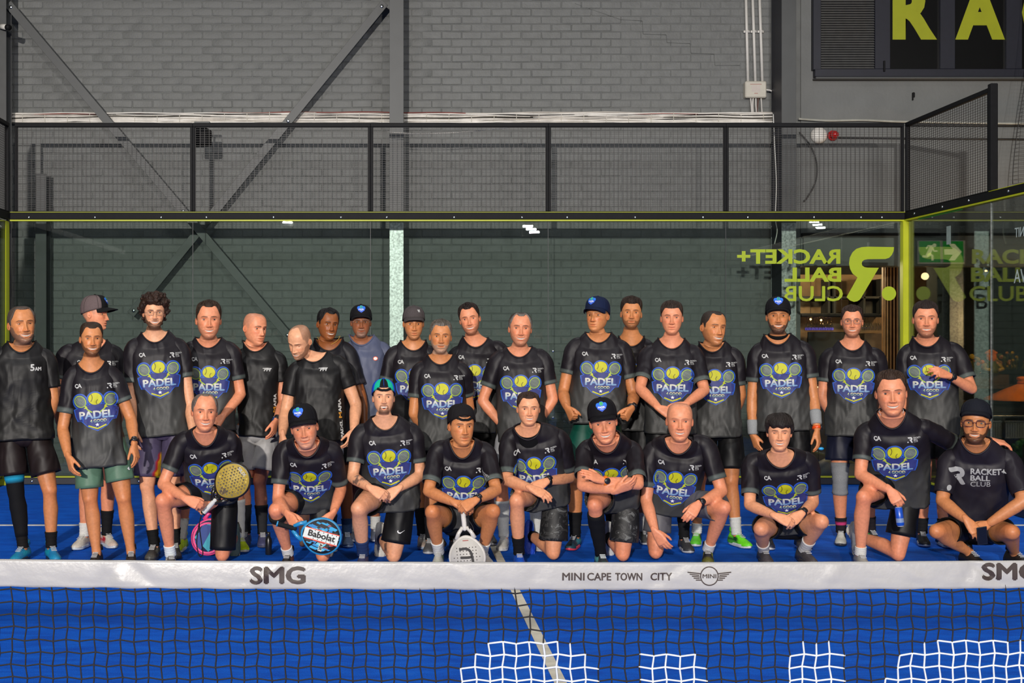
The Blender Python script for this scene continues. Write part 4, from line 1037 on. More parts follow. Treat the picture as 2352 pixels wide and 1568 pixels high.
def add_hair(b, p, R, org, kind, seed):
    T0 = np.linspace(-PI, PI, 72, endpoint=False)
    o = dict(crop=(.011, .004, 30, .12), short=(.015, .0045, 24, .15), buzz=(.004, .003, 30, .1), full=(.024, .013, 20, .25), curly=(.036, .030, 17, .8), thin=(.006, .008, 26, .15), quiff=(.023, .004, 20, .2), fringe=(.026, .018, 18, .2))[kind]
    def thick(T, k):
        topness = sstep(.12, .75, k); a = np.abs(T); fr = np.exp(-(T / .55) ** 2)
        t = o[1] + (o[0] - o[1]) * topness
        if kind in ('quiff',): t = t + .016 * fr * sstep(.02, .25, k) * (1 - .6 * k)
        if kind in ('full', 'short'): t = t + .007 * fr * sstep(.02, .2, k)
        if kind == 'thin': t = t * (1 - .5 * topness)
        return t * sstep(0, .16, k) ** .7 - .0015 * (1 - sstep(0, .1, k))
    zl = hairline(p, T0)
    if kind in ('curly', 'fringe'):
        zl = zl + .018 * np.sin(T0 * 9 + seed) * (np.abs(T0) < 1.2)
    nk = 26 if kind in ('curly', 'fringe', 'full') else 18
    P, T, k = shell(p, R, org, zl, thick, 72, nk, (o[2] * (1 if kind != 'curly' else 1.4), o[3]), seed)
    hc = np.asarray(p['hairc']); C = np.tile(hc, P.shape[:2] + (1,))
    if 'hairg' in p: C = mixc(C, p['hairg'], sstep(.55, .15, k) * .8)
    b.add(P.reshape(-1, 3), [list(x) for x in gridfaces(nk, 72)] + [list(range((nk - 1) * 72, nk * 72))], C.reshape(-1, 3))
    if kind == 'curly':
        r2 = random.Random(seed)
        for i in range(150):
            a, kk = r2.uniform(-PI, PI), r2.uniform(.06, 1); j = int((a + PI) / (2 * PI) * 72) % 72; i2 = min(int(kk * nk), nk - 1)
            q = P[i2, j]; rr = r2.uniform(.008, .016); ball(b, q, rr, 7, 5, tuple(hc * r2.uniform(.7, 1.6)))
    if kind in ('quiff', 'fringe', 'full', 'short'):
        r2 = random.Random(seed + 5)                      # locks lying along the top
        for i in range(100):
            a = r2.uniform(-1.2, 1.2) if kind != 'fringe' else r2.uniform(-1.5, 1.5); j = int((a + PI) / (2 * PI) * 72) % 72
            i0 = int(nk * r2.uniform(.02, .45)); n = int(nk * .45); pts = []; dj = r2.choice([0, 0, 1, -1] if kind != 'fringe' else [1, 2, 1])
            for m in range(5):
                ii = min(i0 + int(n * m / 4), nk - 1); jj = (j + (m * dj) // 3) % 72; pts.append(P[ii, jj] + unit(P[ii, jj] - org) * .0008)
            tube(b, pts, [.0008, .0024, .003, .0024, .0008], 5, tuple(hc * r2.uniform(.7, 1.5)))

def add_cap(root, p, R, org, cap):
    """baseball cap: crown panels, brim, top button, emblem"""
    T0 = np.linspace(-PI, PI, 72, endpoint=False); bk = cap.get('back', False)
    zf = cap.get('line', .74)
    T1 = np.abs(T0)
    zl = np.interp(T1, [0, .6, 1.3, 2.2, PI], [zf, zf - .01, zf - .08, zf - .20, zf - .24])
    if bk: zl = np.interp(T1, [0, .45, .7, 1.3, 2.2, PI], [zf + .10, zf + .07, zf + .01, zf - .07, zf - .18, zf - .2])
    hi = cap.get('high', .020)
    def thick(T, k):
        top_ = sstep(.55, 1, k); fr = np.exp(-(T / .9) ** 2) if not bk else np.exp(-((np.abs(T) - PI) / .9) ** 2)
        fr = fr * (1 - top_) + .5 * top_; return .0125 + hi * sstep(.1, .75, k) * (.45 + .55 * fr) + .006 * fr * sstep(0, .3, k)
    nk = 20; P, T, k = shell(p, R, org, zl, thick, 72, nk)
    b = Buf(); c1 = np.asarray(cap['col']); c2 = np.asarray(cap.get('side', cap['col']))
    C = np.tile(c1, P.shape[:2] + (1,)); A = np.abs(T)
    if 'side' in cap: C[A > .75] = c2
    if 'panels' in cap:
        cs = [np.asarray(x) for x in cap['panels']]
        for i, x in enumerate(cs): C[(np.floor((A + .25) / .62).astype(int) % len(cs)) == i] = x
    C[0:2] = C[0:2] * .8
    inner = P[0] + unit(np.array([0, 0, .01])) * 0 - (P[0] - P[0].mean(0)) * .05
    b.add(np.vstack([P.reshape(-1, 3), inner]), [list(x) for x in gridfaces(nk, 72)] + [list(range((nk - 1) * 72, nk * 72))] + [[(j + 1) % 72, j, nk * 72 + j, nk * 72 + (j + 1) % 72] for j in range(72)], np.vstack([C.reshape(-1, 3), np.tile(c1 * .5, (72, 1))]))
    r_ = R @ np.array([0, 0, 1]); top = P[-1].mean(0)
    lathe(b, [(.011, -.002), (.010, .004), (.004, .007)], top, 10, tuple(c1 * .8), axis=r_)
    # seams between panels
    for j in range(0, 72, 12): tube(b, P[1:, j] + (P[1:, j] - P[1:].mean((0, 1))) * .004, .0012, 4, tuple(c1 * 1.5 + .004))
    if bk and cap.get('strap', True): # strap across the opening
        js = [(36 + q) % 72 for q in range(-7, 8)]
        pts = P[0][js].copy(); zz = np.array([q for q in range(-7, 8)]) / 7.0
        pts = pts + (R @ np.array([0, -.004, -.030 * p['hs']]))[None] * (1 - zz ** 2)[:, None]
        tube(b, pts, .0035, 6, tuple(np.asarray(cap.get('strapc', c1 * .8))), up=R @ np.array([0, -1, 0]), r2=.010)
    cobj = b.obj('cap', M['knit'], root); cobj['label'] = cap['label']; v, lo, sz = b.arrays()
    # brim
    b = Buf(); n = 25; sg = -1 if bk else 1; w = np.linspace(-1.12, 1.12, n); L = cap.get('brim', .068) * p['hs']
    j = ((w if not bk else w + PI) + PI) / (2 * PI) * 72
    E = np.array([P[0][int(math.floor(x)) % 72] * (1 - x % 1) + P[0][(int(math.floor(x)) + 1) % 72] * (x % 1) for x in j])
    fwd = R @ np.array([0, -sg, -.10 if not bk else -.45]); upv = R @ np.array([0, 0, 1]); dn = cap.get('curve', .022)
    ins, outs = E - fwd * .006, []
    prof = np.clip(np.cos(w / 1.12 * PI / 2), 0, 1) ** .55
    rows = []
    for t in np.linspace(0, 1, 6):
        rows.append(E - fwd * .008 * (1 - t) + fwd * (L * t * prof)[:, None] - upv * (dn * t * (w / 1.12) ** 2 + .004 * t)[:, None])
    U_ = np.array(rows) + upv * .0022; D_ = np.array(rows) - upv * .0022
    col = np.asarray(cap.get('brimc', cap['col']))
    ring = np.concatenate([U_, D_[::-1]], 0)
    f = gridfaces(12, n, False)
    b.add(ring.reshape(-1, 3), [list(x) for x in f] + [[0 * n + i, 0 * n + i + 1, 11 * n + i + 1, 11 * n + i] for i in range(n - 1)], col)
    bo = b.obj('brim', M['knit'], root); bo.parent = cobj
    if cap.get('emblem'):
        fr = R @ np.array([0, -1, .0]); rt = R @ np.array([1, 0, 0])
        bv = BVHTree.FromPolygons([tuple(x) for x in v], [tuple(int(y) for y in x) for x in gridfaces(nk, 72)])
        kk = int(nk * .42); c0 = P[kk, 36]
        ang = cap.get('turn', 0.0)
        if ang: c0 = P[kk, int(36 + ang * 11.5) % 72]; fr = R @ np.array([math.sin(ang), -math.cos(ang), 0]); rt = R @ np.array([math.cos(ang), math.sin(ang), 0])
        a = CAP_ART if cap['emblem'] is True else cap['emblem']
        Q, cc, T_ = stick(a, c0 - R @ np.array([0, 0, .0]) , rt * p['hs'], upv * p['hs'], unit(fr), bv, .0015, .0008, .1, .3)
        if len(T_):
            e = Buf(); e.add(Q, T_, cc); eo = e.obj('emblem', M['attr'], root); eo.parent = cobj
    return cobj
def add_glasses(root, p, R, org, g):
    hs = p['hs']; b = Buf(); lens = Buf(); col = g['col']; r = g.get('r', .0016); y = -.104 * hs
    for s in (-1, 1):
        t = np.linspace(0, 2 * PI, 25); e = g.get('sq', .6)
        x = s * .0335 * hs + .0245 * hs * np.sign(np.cos(t)) * np.abs(np.cos(t)) ** e; z = .515 * .235 * hs + .0185 * hs * np.sign(np.sin(t)) * np.abs(np.sin(t)) ** e
        pts = np.stack([x, y + .25 * (np.abs(x) - .0335 * hs) ** 2 * 4 + .004 * (np.abs(x) > .05 * hs), z], 1)
        if not g.get('rimless'): tube(b, pts @ R.T + org, r, 6, col)
        lens.add(pts[:-1] @ R.T + org, [list(range(24))])
        tmp = np.array([[s * .058 * hs, y + .002, .53 * .235 * hs], [s * .074 * hs, y + .03, .535 * .235 * hs], [s * .081 * hs, .005, .53 * .235 * hs]]); tube(b, tmp @ R.T + org, r * .9, 6, col)
    br = np.array([[-.011 * hs, y, .53 * .235 * hs], [0, y - .002, .545 * .235 * hs], [.011 * hs, y, .53 * .235 * hs]]); tube(b, br @ R.T + org, r, 6, col)
    if g.get('rimless'):
        for s in (-1, 1): tube(b, np.array([[s * .012 * hs, y, .59 * .235 * hs], [s * .034 * hs, y, .605 * .235 * hs], [s * .058 * hs, y, .585 * .235 * hs]]) @ R.T + org, r, 6, col)
    go = b.obj('glasses', M['gadget'], root); go['label'] = g['label']
    lo = lens.obj('lens', M['clear'], root, color=False); lo.parent = go

# ---- remesh
def remesh(b, voxel, smooth=3):
    me = bpy.data.meshes.new('tmp'); v, lo, sz = b.arrays()
    me.from_pydata(v.tolist(), [], [lo[s:s + n].tolist() for s, n in zip(np.cumsum(sz) - sz, sz)])
    o = bpy.data.objects.new('tmp', me); COL.objects.link(o)
    m = o.modifiers.new('r', 'REMESH'); m.mode = 'VOXEL'; m.voxel_size = voxel
    if smooth: s = o.modifiers.new('s', 'SMOOTH'); s.factor = .5; s.iterations = smooth
    dg = bpy.context.evaluated_depsgraph_get(); e = bpy.data.meshes.new_from_object(o.evaluated_get(dg))
    V_ = np.zeros(len(e.vertices) * 3); e.vertices.foreach_get('co', V_); V_ = V_.reshape(-1, 3)
    L_ = np.zeros(len(e.loops), int); e.loops.foreach_get('vertex_index', L_); n = len(e.polygons); ls = np.zeros(n, int); e.polygons.foreach_get('loop_total', ls)
    F_ = L_.reshape(-1, 4) if (ls == 4).all() else [L_[s:s + k].tolist() for s, k in zip(np.cumsum(ls) - ls, ls)]
    bpy.data.objects.remove(o); bpy.data.meshes.remove(me); bpy.data.meshes.remove(e)
    return V_, F_
# ---- hands: canonical right hand, x = thumb side, y = fingers, z = palm normal
def make_hand(curls, spread=.06, thumb=(.72, .62, .30), tc=(.2, .3), fan=(0, 0, 0, 0)):
    b = Buf(); rings = []
    for y, hw_, ht, xo, zo in ((-.052, .008, .007, 0, 0), (-.040, .017, .014, 0, 0), (-.026, .0225, .018, 0, 0), (-.010, .0265, .0195, 0, 0), (.012, .033, .019, .002, .002), (.040, .040, .0175, .003, .003), (.070, .042, .015, .001, .002), (.090, .040, .012, 0, 0), (.097, .034, .008, 0, -.001)):
        th = np.linspace(0, 2 * PI, 18, endpoint=False); c, s = np.cos(th), np.sin(th)
        rings.append(np.stack([xo + hw_ * np.sign(c) * np.abs(c) ** .75, np.full(18, y), zo + ht * np.sign(s) * np.abs(s) ** .8], 1))
    loft(b, rings, flip=True)
    for k, (x, y, L, r) in enumerate(((.031, .086, .073, .0092), (.0105, .092, .081, .0094), (-.0105, .089, .075, .0090), (-.030, .078, .058, .0080))):
        a = math.radians(90 - math.degrees((x * spread * 30 * .033 / .031) * 1.0)); dx = x * spread * 10 + fan[k]
        p = np.array([x, y - .018, -.001]); pts = [p]; ang = 0; R_ = [r * 1.1]
        for seg, fr in enumerate((.47, .30, .23)):
            if seg == 0: pts.append(np.array([x, y, -.001])); R_.append(r * 1.06)
            ang += math.radians(curls[k][seg]); dd = np.array([dx * math.cos(ang) * .25, math.cos(ang), math.sin(ang)]); dd /= np.linalg.norm(dd)
            pts.append(pts[-1] + dd * L * fr * .5); R_.append(r * (1 - .06 * seg)); pts.append(pts[-1] + dd * L * fr * .5); R_.append(r * (.99 - .08 * seg))
        A, Rr = capsule_path(pts, R_, 3); tube(b, A, Rr, 9, up=V(1, 0, 0))
    t = unit(np.array(thumb)); p = np.array([.020, .012, .006]); q = p + t * .045; t2 = unit(t + np.array([-.3, .55, .25]) * tc[0] * 2); r2 = q + t2 * .032; t3 = unit(t2 + np.array([-.4, .5, .3]) * tc[1] * 2); e = r2 + t3 * .024
    A, Rr = capsule_path([p, (p + q) / 2, q, (q + r2) / 2, r2, e], [.017, .0155, .0115, .0105, .0105, .0085], 3); tube(b, A, Rr, 9, up=V(0, 0, 1))
    return remesh(b, .0044, 2)
HANDS = {
    'relax': make_hand([(18, 22, 14), (22, 26, 16), (26, 28, 18), (30, 30, 20)], thumb=(.45, .85, .35)),
    'flat': make_hand([(6, 8, 5), (5, 8, 5), (6, 9, 6), (9, 10, 6)], .12, thumb=(.75, .65, .15)),
    'bend': make_hand([(42, 40, 22), (46, 42, 24), (48, 44, 26), (50, 44, 26)], thumb=(.5, .8, .4)),
    'fist': make_hand([(74, 88, 50), (78, 90, 50), (80, 92, 50), (80, 92, 52)], thumb=(.35, .75, .62), tc=(.5, .7)),
    'point': make_hand([(20, 18, 10), (30, 34, 18), (44, 48, 26), (52, 52, 30)], .12, thumb=(.6, .7, .3)),
}
def place_hand(b, pose, wrist, d, n, right, col, k=1.0):
    """right: the person's right hand"""
    v, f = HANDS[pose]; d = unit(d); n = unit(n - d * (n @ d)); x = np.cross(d, n)
    if not right: x = -x
    B = np.array([x, d, n])
    P = wrist + (v * k) @ B
    c = np.tile(np.asarray(col), (len(v), 1)); tip = sstep(.12, .17, v[:, 1]); c = mixc(c, np.asarray(col) * np.array([1.1, .85, .8]), tip * .4)
    ff = f if right else ([q[::-1] for q in f] if isinstance(f, list) else f[:, ::-1])
    b.add(P, ff, c, 0)

# ---- cloth folds
def folds(P, seed, n=7, fx=9.0, fz=3.5):
    r = np.random.default_rng(seed); out = np.zeros(P.shape[:-1])
    for i in range(n):
        k = np.array([r.normal(0, fx), r.normal(0, fx * .6), r.normal(0, fz)]) * (1 + i * .28); ph = r.uniform(0, 6.28)
        s = np.sin(P @ k + ph + 1.2 * np.sin(P @ (k[[1, 2, 0]] * .3) + ph)); out += (1 - np.abs(s)) ** 2 / (1 + .35 * i)
    return out / n * 2 - .5
# ---- shoe
def add_shoe(root, ank, fwd, up, col, sole, label=None, size=.285, accent=None, lace=(.6, .6, .6)):
    fwd = unit(fwd); up = unit(up - fwd * (up @ fwd)); rt = np.cross(fwd, up); ax = np.array([rt, fwd, up]); h0 = -.085
    b = Buf(); rows = []; nc = 22; th = np.linspace(0, 2 * PI, nc, endpoint=False)
    for t, w, h, zb in ((-.098, .010, .030, .030), (-.092, .026, .075, .020), (-.070, .035, .105, .016), (-.030, .038, .110, .016), (.010, .039, .104, .016), (.045, .040, .090, .016), (.085, .044, .072, .014), (.120, .046, .060, .014), (.150, .042, .050, .015), (.172, .030, .040, .017), (.184, .010, .030, .022)):
        c, s = np.cos(th), np.sin(th); z = np.where(s >= 0, zb + (h - zb) * np.abs(s) ** .8, zb)
        x = w * np.sign(c) * np.abs(c) ** .6 * np.where(s >= 0, 1 - .42 * np.clip(s, 0, 1) ** 1.5, 1)
        rows.append(np.stack([x, np.full(nc, t), z + h0], 1))
    G_ = np.array(rows); C = np.tile(np.asarray(col), G_.shape[:2] + (1,))
    if accent is not None: C[2:6][(np.abs(G_[2:6, :, 2] - h0 - .05) < .02)] = accent; C[8:, :] = np.asarray(col) * .8 + np.asarray(accent) * .2
    loft(b, (G_.reshape(-1, 3) @ ax + ank).reshape(G_.shape), C.reshape(-1, 3), flip=True)
    P = np.array([[0, -.03, .02 + k] for k in (0, .025, .035)]); P[:, 2] += h0 + .085
    tube(b, P @ ax + ank, [.047, .044, .041], 14, tuple(np.asarray(col) * .9), up=fwd, r2=[.040, .037, .034])
    so = b.obj('shoe', M['shoe'], root)
    if label: so['label'] = label
    b = Buf(); rows = []
    for z, k in ((0, .94), (.006, 1.0), (.020, 1.0), (.028, .96)):
        t = np.linspace(0, 2 * PI, 40, endpoint=False); y = np.cos(t); L = np.where(y >= 0, .140, .143) * k
        w = np.interp(y, [-1, -.85, -.3, .1, .55, .85, 1], [.010, .030, .039, .041, .049, .036, .010])
        rows.append(np.stack([np.sign(np.sin(t)) * np.minimum(w, .05) * np.abs(np.sin(t)) ** .35 * k * 1.02, .044 + y * L, np.full(40, z + h0 - .002) + .012 * np.clip(y - .75, 0, 1)], 1))
    G_ = np.array(rows); loft(b, (G_.reshape(-1, 3) @ ax + ank).reshape(G_.shape), sole); s2 = b.obj('sole', M['shoe'], root); s2.parent = so
    b = Buf()
    for i in range(5):
        y = .022 + i * .017; z = np.interp(y, [.0, .045, .085, .12], [.110, .093, .075, .063]) + h0
        box(b, np.array([0, y, z + .001]) @ ax + ank, (.040, .005, .004), lace, ax=[rt, unit(fwd - up * .45), np.cross(rt, unit(fwd - up * .45)) * -1])
    l = b.obj('laces', M['shoe'], root, smooth=False, kind='stuff'); l.parent = so
    return so

# ---- prints
W_ = (.47, .47, .46); LIME = lin(182, 180, 8)
def badge_art():
    a = Art(); s = .28
    def sc(pts): return [(x * s, y * s) for x, y in pts]  # design square, widened below
    blue, navy = lin(32, 84, 180), lin(40, 48, 112)
    sh = [(-.40, .20), (-.42, .12), (-.50, .085), (-.475, -.10), (-.43, -.225), (-.345, -.225), (-.22, -.375), (0, -.50)]; sh = sh + [(-x, y) for x, y in sh[-2::-1]]
    for lay, k, col in ((0, 0, blue), (1, .026, navy)):
        for c, r in (((-.335, .285), (.172, .205)), ((.335, .285), (.172, .205)), ((0, .325), (.192, .192))): a.ell((c[0] * s, c[1] * s), (r[0] - k) * s, (r[1] - k) * s, col, lay + .1 * (c[0] > 0) + .2 * (c[0] == 0), 26)
        a.poly(sc([(x * (1 - k * 2), y * (1 - k * 2) - k * .2) for x, y in sh]), col, lay + .3)
    for q in (-1, 1):
        a.ell((q * .335 * s, .285 * s), .115 * s, .145 * s, lin(95, 104, 98), 2, 22, -q * .35); a.ring((q * .335 * s, .285 * s), .120 * s, .150 * s, .018 * s, lin(150, 180, 50), 2.5, 26, -q * .35)
        a.stroke(sc([(q * .235, .17), (q * .19, .07), (q * .09, -.01)]), .03 * s, lin(160, 185, 60), 2.6)
        a.poly(sc([(q * .27, .10), (q * .20, .16), (q * .18, .085)][::q]), LIME, 2.7)
        for i in range(-2, 3): a.stroke(sc([(q * .335 + i * .04 - .07, .285 + .10 - abs(i) * .02), (q * .335 + i * .04 + .07, .285 - .10 + abs(i) * .02)]), .006 * s, lin(130, 138, 130), 2.3)
    a.ell((0, .33 * s), .152 * s, .152 * s, LIME, 3, 30)
    t = np.linspace(-.75, .65, 9)
    a.stroke([((-.155 + .095 * math.cos(x * 1.25)) * s, (.37 + .14 * x) * s) for x in t], .020 * s, lin(110, 105, 10), 3.6)
    a.stroke([((.12 - .10 * math.cos(x * 1.2)) * s, (.235 + .10 * x) * s) for x in np.linspace(-.55, .75, 9)], .020 * s, lin(110, 105, 10), 3.6)
    a.text('PADEL', -.37 * s, -.165 * s, .185 * s, lin(200, 198, 184), 4, w=.74 * s, bold=.045, col2=lin(112, 145, 185))
    a.text('4 GOOD', -.15 * s, -.27 * s, .075 * s, lin(225, 215, 150), 4, w=.36 * s, bold=.035, col2=lin(120, 150, 140))
    st = [((.052 if i % 2 == 0 else .022) * math.sin(i * PI / 5), (.052 if i % 2 == 0 else .022) * math.cos(i * PI / 5)) for i in range(10)]
    a.poly(sc([(x, y - .335) for x, y in st][::-1]), (.7, .7, .72), 4)
    a.stroke(sc([(-.20, -.345), (-.10, -.39), (0, -.432), (.10, -.39), (.20, -.345)]), .034 * s, LIME, 4)
    for v_ in a.v: v_[:, 0] *= 1.13
    return a.done(.015)
BADGE = badge_art()
def r_emblem(a, x, y, h, col, lay=0):
    pts = np.array(R_OUT, float); pts[:, 0] = -pts[:, 0]; pts[:, 1] = -pts[:, 1]; k = h / np.ptp(pts[:, 1]); pts = (pts - pts.min(0)) * k
    a.poly(pts[::-1] + [x, y], col, lay); a.ell((x + h * .02, y + h * .145), h * .125, h * .125, col, lay, 14)
    return np.ptp(pts[:, 0])
def small_art(kind):
    a = Art()
    if kind == 'ca':
        a.ring((.022, .0), .0105, .0115, .0058, W_, 0, 16, 0, .6, 5.6); a.text('A', .029, -.0145, .029, W_, .3, w=.027, bold=.03); a.stroke([(.021, -.017), (.028, -.008)], .007, W_, .5)
    if kind == 'r':
        r_emblem(a, 0, -.020, .038, W_); a.text('RACKET+', .040, .006, .0105, W_, 0, w=.046, bold=.02); a.text('BALL', .040, -.006, .0095, W_, 0, w=.026, bold=.02); a.text('CLUB', .040, -.018, .0095, W_, 0, w=.027, bold=0)
    if kind == '5am': a.text('5', -.035, -.018, .046, W_, 0, bold=.04); a.text('AM', -.004, -.018, .026, W_, 0, w=.042, bold=.04)
    if kind == 'pm': a.text('PM', -.026, -.012, .023, W_, 0, w=.054, bold=.06, shear=.3); a.stroke([(-.036, .009), (.0, .012), (.034, .010)], .0055, W_, .5)
    if kind == 'chip': a.ell((0, 0), .020, .017, lin(220, 80, 30), 0, 18); a.ell((0, 0), .015, .012, (.8, .78, .76), 1, 18)
    if kind == 'mafia':
        a.text('PADEL', 0, 0, .036, W_, 0, w=.13, bold=.05); a.text('M', .15, 0, .036, lin(190, 130, 40), 0, w=.04, bold=.05); a.text('AFIA', .195, 0, .036, W_, 0, w=.10, bold=.05)
    if kind == 'club':
        g = (.30, .30, .30); w = r_emblem(a, -.175, -.055, .130, g); a.text('RACKET+', -.03, .032, .040, g, 0, w=.225, bold=.04); a.text('BALL', -.03, -.014, .037, g, 0, w=.125, bold=.04); a.text('CLUB', -.03, -.058, .036, g, 0, w=.130, bold=0)
    if kind == 'swoosh': a.poly([(0, 0), (.010, -.012), (.024, -.014), (.060, .010), (.026, -.006), (.012, -.004), (.008, .012)][::-1], (.72, .72, .72))
    if kind == 'ring': a.ring((0, 0), .022, .022, .007, W_, 0, 20); a.text('B', -.006, -.010, .02, W_, .3, bold=.03)
    return a.done(.03)
SA = {k: small_art(k) for k in ('ca', 'r', '5am', 'pm', 'chip', 'mafia', 'club', 'swoosh', 'ring')}
_a = Art()
_a.ell((-.020, .004), .013, .015, lin(30, 110, 215), 0, 14); _a.ell((.020, .004), .013, .015, lin(30, 110, 215), .1, 14); _a.ell((0, .010), .016, .016, lin(30, 110, 215), .2, 16)
_a.poly([(-.030, .004), (-.026, -.016), (0, -.034), (.026, -.016), (.030, .004)], lin(25, 80, 200), .3)
_a.ell((0, .013), .010, .010, lin(70, 190, 30), 1.2, 14); _a.text('PADEL', -.021, -.012, .010, (.75, .78, .8), 1.2, w=.042, bold=.05); _a.text('4 GOOD', -.010, -.021, .005, (.6, .7, .75), 1.2, w=.02, bold=.03)
CAP_ART = _a.done(.02)
_a = Art(); _a.text('W', -.010, -.010, .02, W_, 0, w=.02, bold=.05); GREY_CAP_ART = _a.done()

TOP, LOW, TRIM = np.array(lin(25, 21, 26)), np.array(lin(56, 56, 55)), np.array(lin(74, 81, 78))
SKIN = {k_: tuple(np.array(v_) * np.array([1.0, .93, .80])) for k_, v_ in dict(fair=lin(222, 160, 128), pink=lin(220, 148, 118), tan=lin(200, 135, 92), olive=lin(196, 136, 98), brown=lin(140, 84, 48), light=lin(224, 168, 138), deep=lin(150, 95, 68)).items()}

def person(i, label, group, *, head, collar, S, E, W, hand, Y=None, pose='stand', yaw=0, pitch=0, roll=0, hairpx=4, hair=None, skin='tan', shirt='team', hem=None, sl=None, near=((0, 1), (0, 1)),
           hpose=('relax', 'relax'), hnorm=None, legs=None, kneel=None, squat=None, shorts=None, socks=None, shoes=None, cap=None, glasses=None, extra=(), prints=True, arm=1.0, belly=0.0, drop=.085, hideleg=(), hk=1.0, **kw):
    seed = 11 * i + 3
    p = dict(kw); p['skin'] = np.array(SKIN[skin] if isinstance(skin, str) else skin)
    UL, FL, TL, SL_ = .315, .27, .45, .44
    # ------------------------------------------------ skeleton
    Smid = ((S[0][0] + S[1][0]) / 2, (S[0][1] + S[1][1]) / 2); LEG = []
    fa_ = .75 * math.atan((Smid[0] - PX0) / F) + math.radians(p.get('turn', 0)); rh = V(math.cos(fa_), -math.sin(fa_), 0)
    if pose == 'stand':
        sc = scl(Y); N = PW(*Smid, Y); N[2] -= .01
        HemC = PW((hem[1] + hem[2]) / 2, hem[0], Y + .01); hw0 = (hem[2] - hem[1]) / 2 / sc
        crownz = PW(head[0], head[1], Y)[2]; hz = max(crownz * .50, .86); HipC = V(HemC[0], Y + .01, hz)
        for k in (0, 1):
            kx, ax_, dy, toe = legs[k]; dy = dy + (-.11, .11)[k] * rh[1]; toe = toe - .5 * math.degrees(fa_); A_ = PW(ax_, 1200, Y + dy); A_[2] = .093
            hip = HipC + rh * (-.095, .095)[k]; K_ = PW(kx, 1100, Y + dy * .5 - .02); K_[2] = .093 + (hz - .093) * .50
            LEG.append((hip, K_, A_, V(math.sin(math.radians(toe)), -math.cos(math.radians(toe)), 0), V(0, 0, 1)))
    elif pose == 'kneel':
        fs = kneel['side']; A_ = onplane(kneel['ankle'], .093); K_ = reach(A_, kneel['knee'], .435, kneel.get('near', True))
        hipF = reach(K_, (kneel['hip'][0] + (-22 if fs == 0 else 22), kneel['hip'][1]), TL, False); HipC = hipF + V(.085 if fs == 0 else -.085, 0, 0)
        hipD = HipC + V(.09 if fs == 0 else -.09, 0, 0); KD = PW(kneel['down'], 1290, HipC[1] - .04); KD[2] = .066
        AD = KD + V(kneel.get('foot', 0), .40, .075)
        toe = math.radians(kneel.get('toe', 10 if fs else -10))
        a = (hipF, K_, A_, V(math.sin(toe), -math.cos(toe), 0), V(0, 0, 1)); d_ = (hipD, KD, AD, V(0, -.22, -.97), V(0, 1, -.2))
        LEG = [a, d_] if fs == 0 else [d_, a]
        N = reach(HipC, Smid, kneel.get('torso', .50), True); N[1] = max(min(N[1], HipC[1] + .02), HipC[1] - .38); N = PW(*Smid, N[1]); HemC = HipC + unit(N - HipC) * kneel.get('hemup', 0.0)
        hw0 = kneel.get('hemw', .195); Y = N[1]
    else:
        hips = []
        for k in (0, 1):
            A_ = onplane(squat['ankle'][k], .093); K_ = reach(A_, squat['knee'][k], .42, True)
            hips.append(reach(K_, (squat['hip'][0] + (-26, 26)[k], squat['hip'][1]), .44, False)); LEG.append([None, K_, A_, None, V(0, 0, 1)])
        yh = (hips[0][1] + hips[1][1]) / 2; HipC = PW(*squat['hip'], yh)
        for k in (0, 1):
            LEG[k][0] = HipC + V((-.09, .09)[k], 0, 0); t = math.radians(squat.get('toe', (-18, 18))[k]); LEG[k][3] = V(math.sin(t), -math.cos(t), 0)
        N = reach(HipC, Smid, squat.get('torso', .63), True); N[1] = max(N[1], HipC[1] - .42); N = PW(*Smid, N[1]); HemC = HipC + V(0, -.02, .02); hw0 = .185; Y = N[1]
    sc = scl(N[1]); u = unit(N - HemC); dyS = (S[1][0] - S[0][0]) / sc / 2 * math.sin(fa_); SLw, SRw = PW(*S[0], N[1] + .01 + dyS), PW(*S[1], N[1] + .01 - dyS)
    r = SRw - SLw; hsw = np.linalg.norm(r) / 2; r = unit(r); r = unit(r - u * (r @ u)); tw = p.get('twist', 0)
    fr = np.cross(r, u)
    if tw: ct, st_ = math.cos(tw), math.sin(tw); r, fr = r * ct + np.cross(u, r) * st_, fr * ct + np.cross(u, fr) * st_
    Cf = PW(*collar, N[1] - .085); Cc = Cf - fr * .072 + u * drop
    gp_ = (HipC[0], HipC[1], 0.0)
    base = ((LEG[0][2][0] + LEG[1][2][0]) / 2, (LEG[0][2][1] + LEG[1][2][1]) / 2, 0.0)
    root = thing('person', label, 'person', base, group)
    # ------------------------------------------------ head
    hh = (head[2] - head[1] - hairpx) / scl(Y - .05) / max(math.cos(math.radians(pitch)) + (.55 * abs(math.sin(math.radians(pitch))) if abs(pitch) > 12 else 0), .85) / max(math.cos(math.radians(roll)), .9); p['hs'] = hs = hh / .235
    p['hw'] = p.get('hw', 1.0)
    yw, pt, rl = (math.radians(x) for x in (yaw - math.degrees(math.atan((head[0] - PX0) / F)), pitch, roll))
    Rz = np.array([[math.cos(yw), -math.sin(yw), 0], [math.sin(yw), math.cos(yw), 0], [0, 0, 1]]); Rx = np.array([[1, 0, 0], [0, math.cos(pt), -math.sin(pt)], [0, math.sin(pt), math.cos(pt)]]); Ry = np.array([[math.cos(rl), 0, math.sin(rl)], [0, 1, 0], [-math.sin(rl), 0, math.cos(rl)]])
    R = Ry @ Rz @ Rx
    Wc = PW(head[0], (head[1] + hairpx + head[2]) / 2, Cc[1] - .035 - .05 * math.sin(pt)); org = Wc - R @ np.array([0, .0, .5 * hh])
    body = Buf(); ring = build_head(body, p, R, org)
    # collar ring (shared by shirt and neck skin)
    th = THC; c, s = np.cos(th), np.sin(th); cw = p.get('cw', .102)
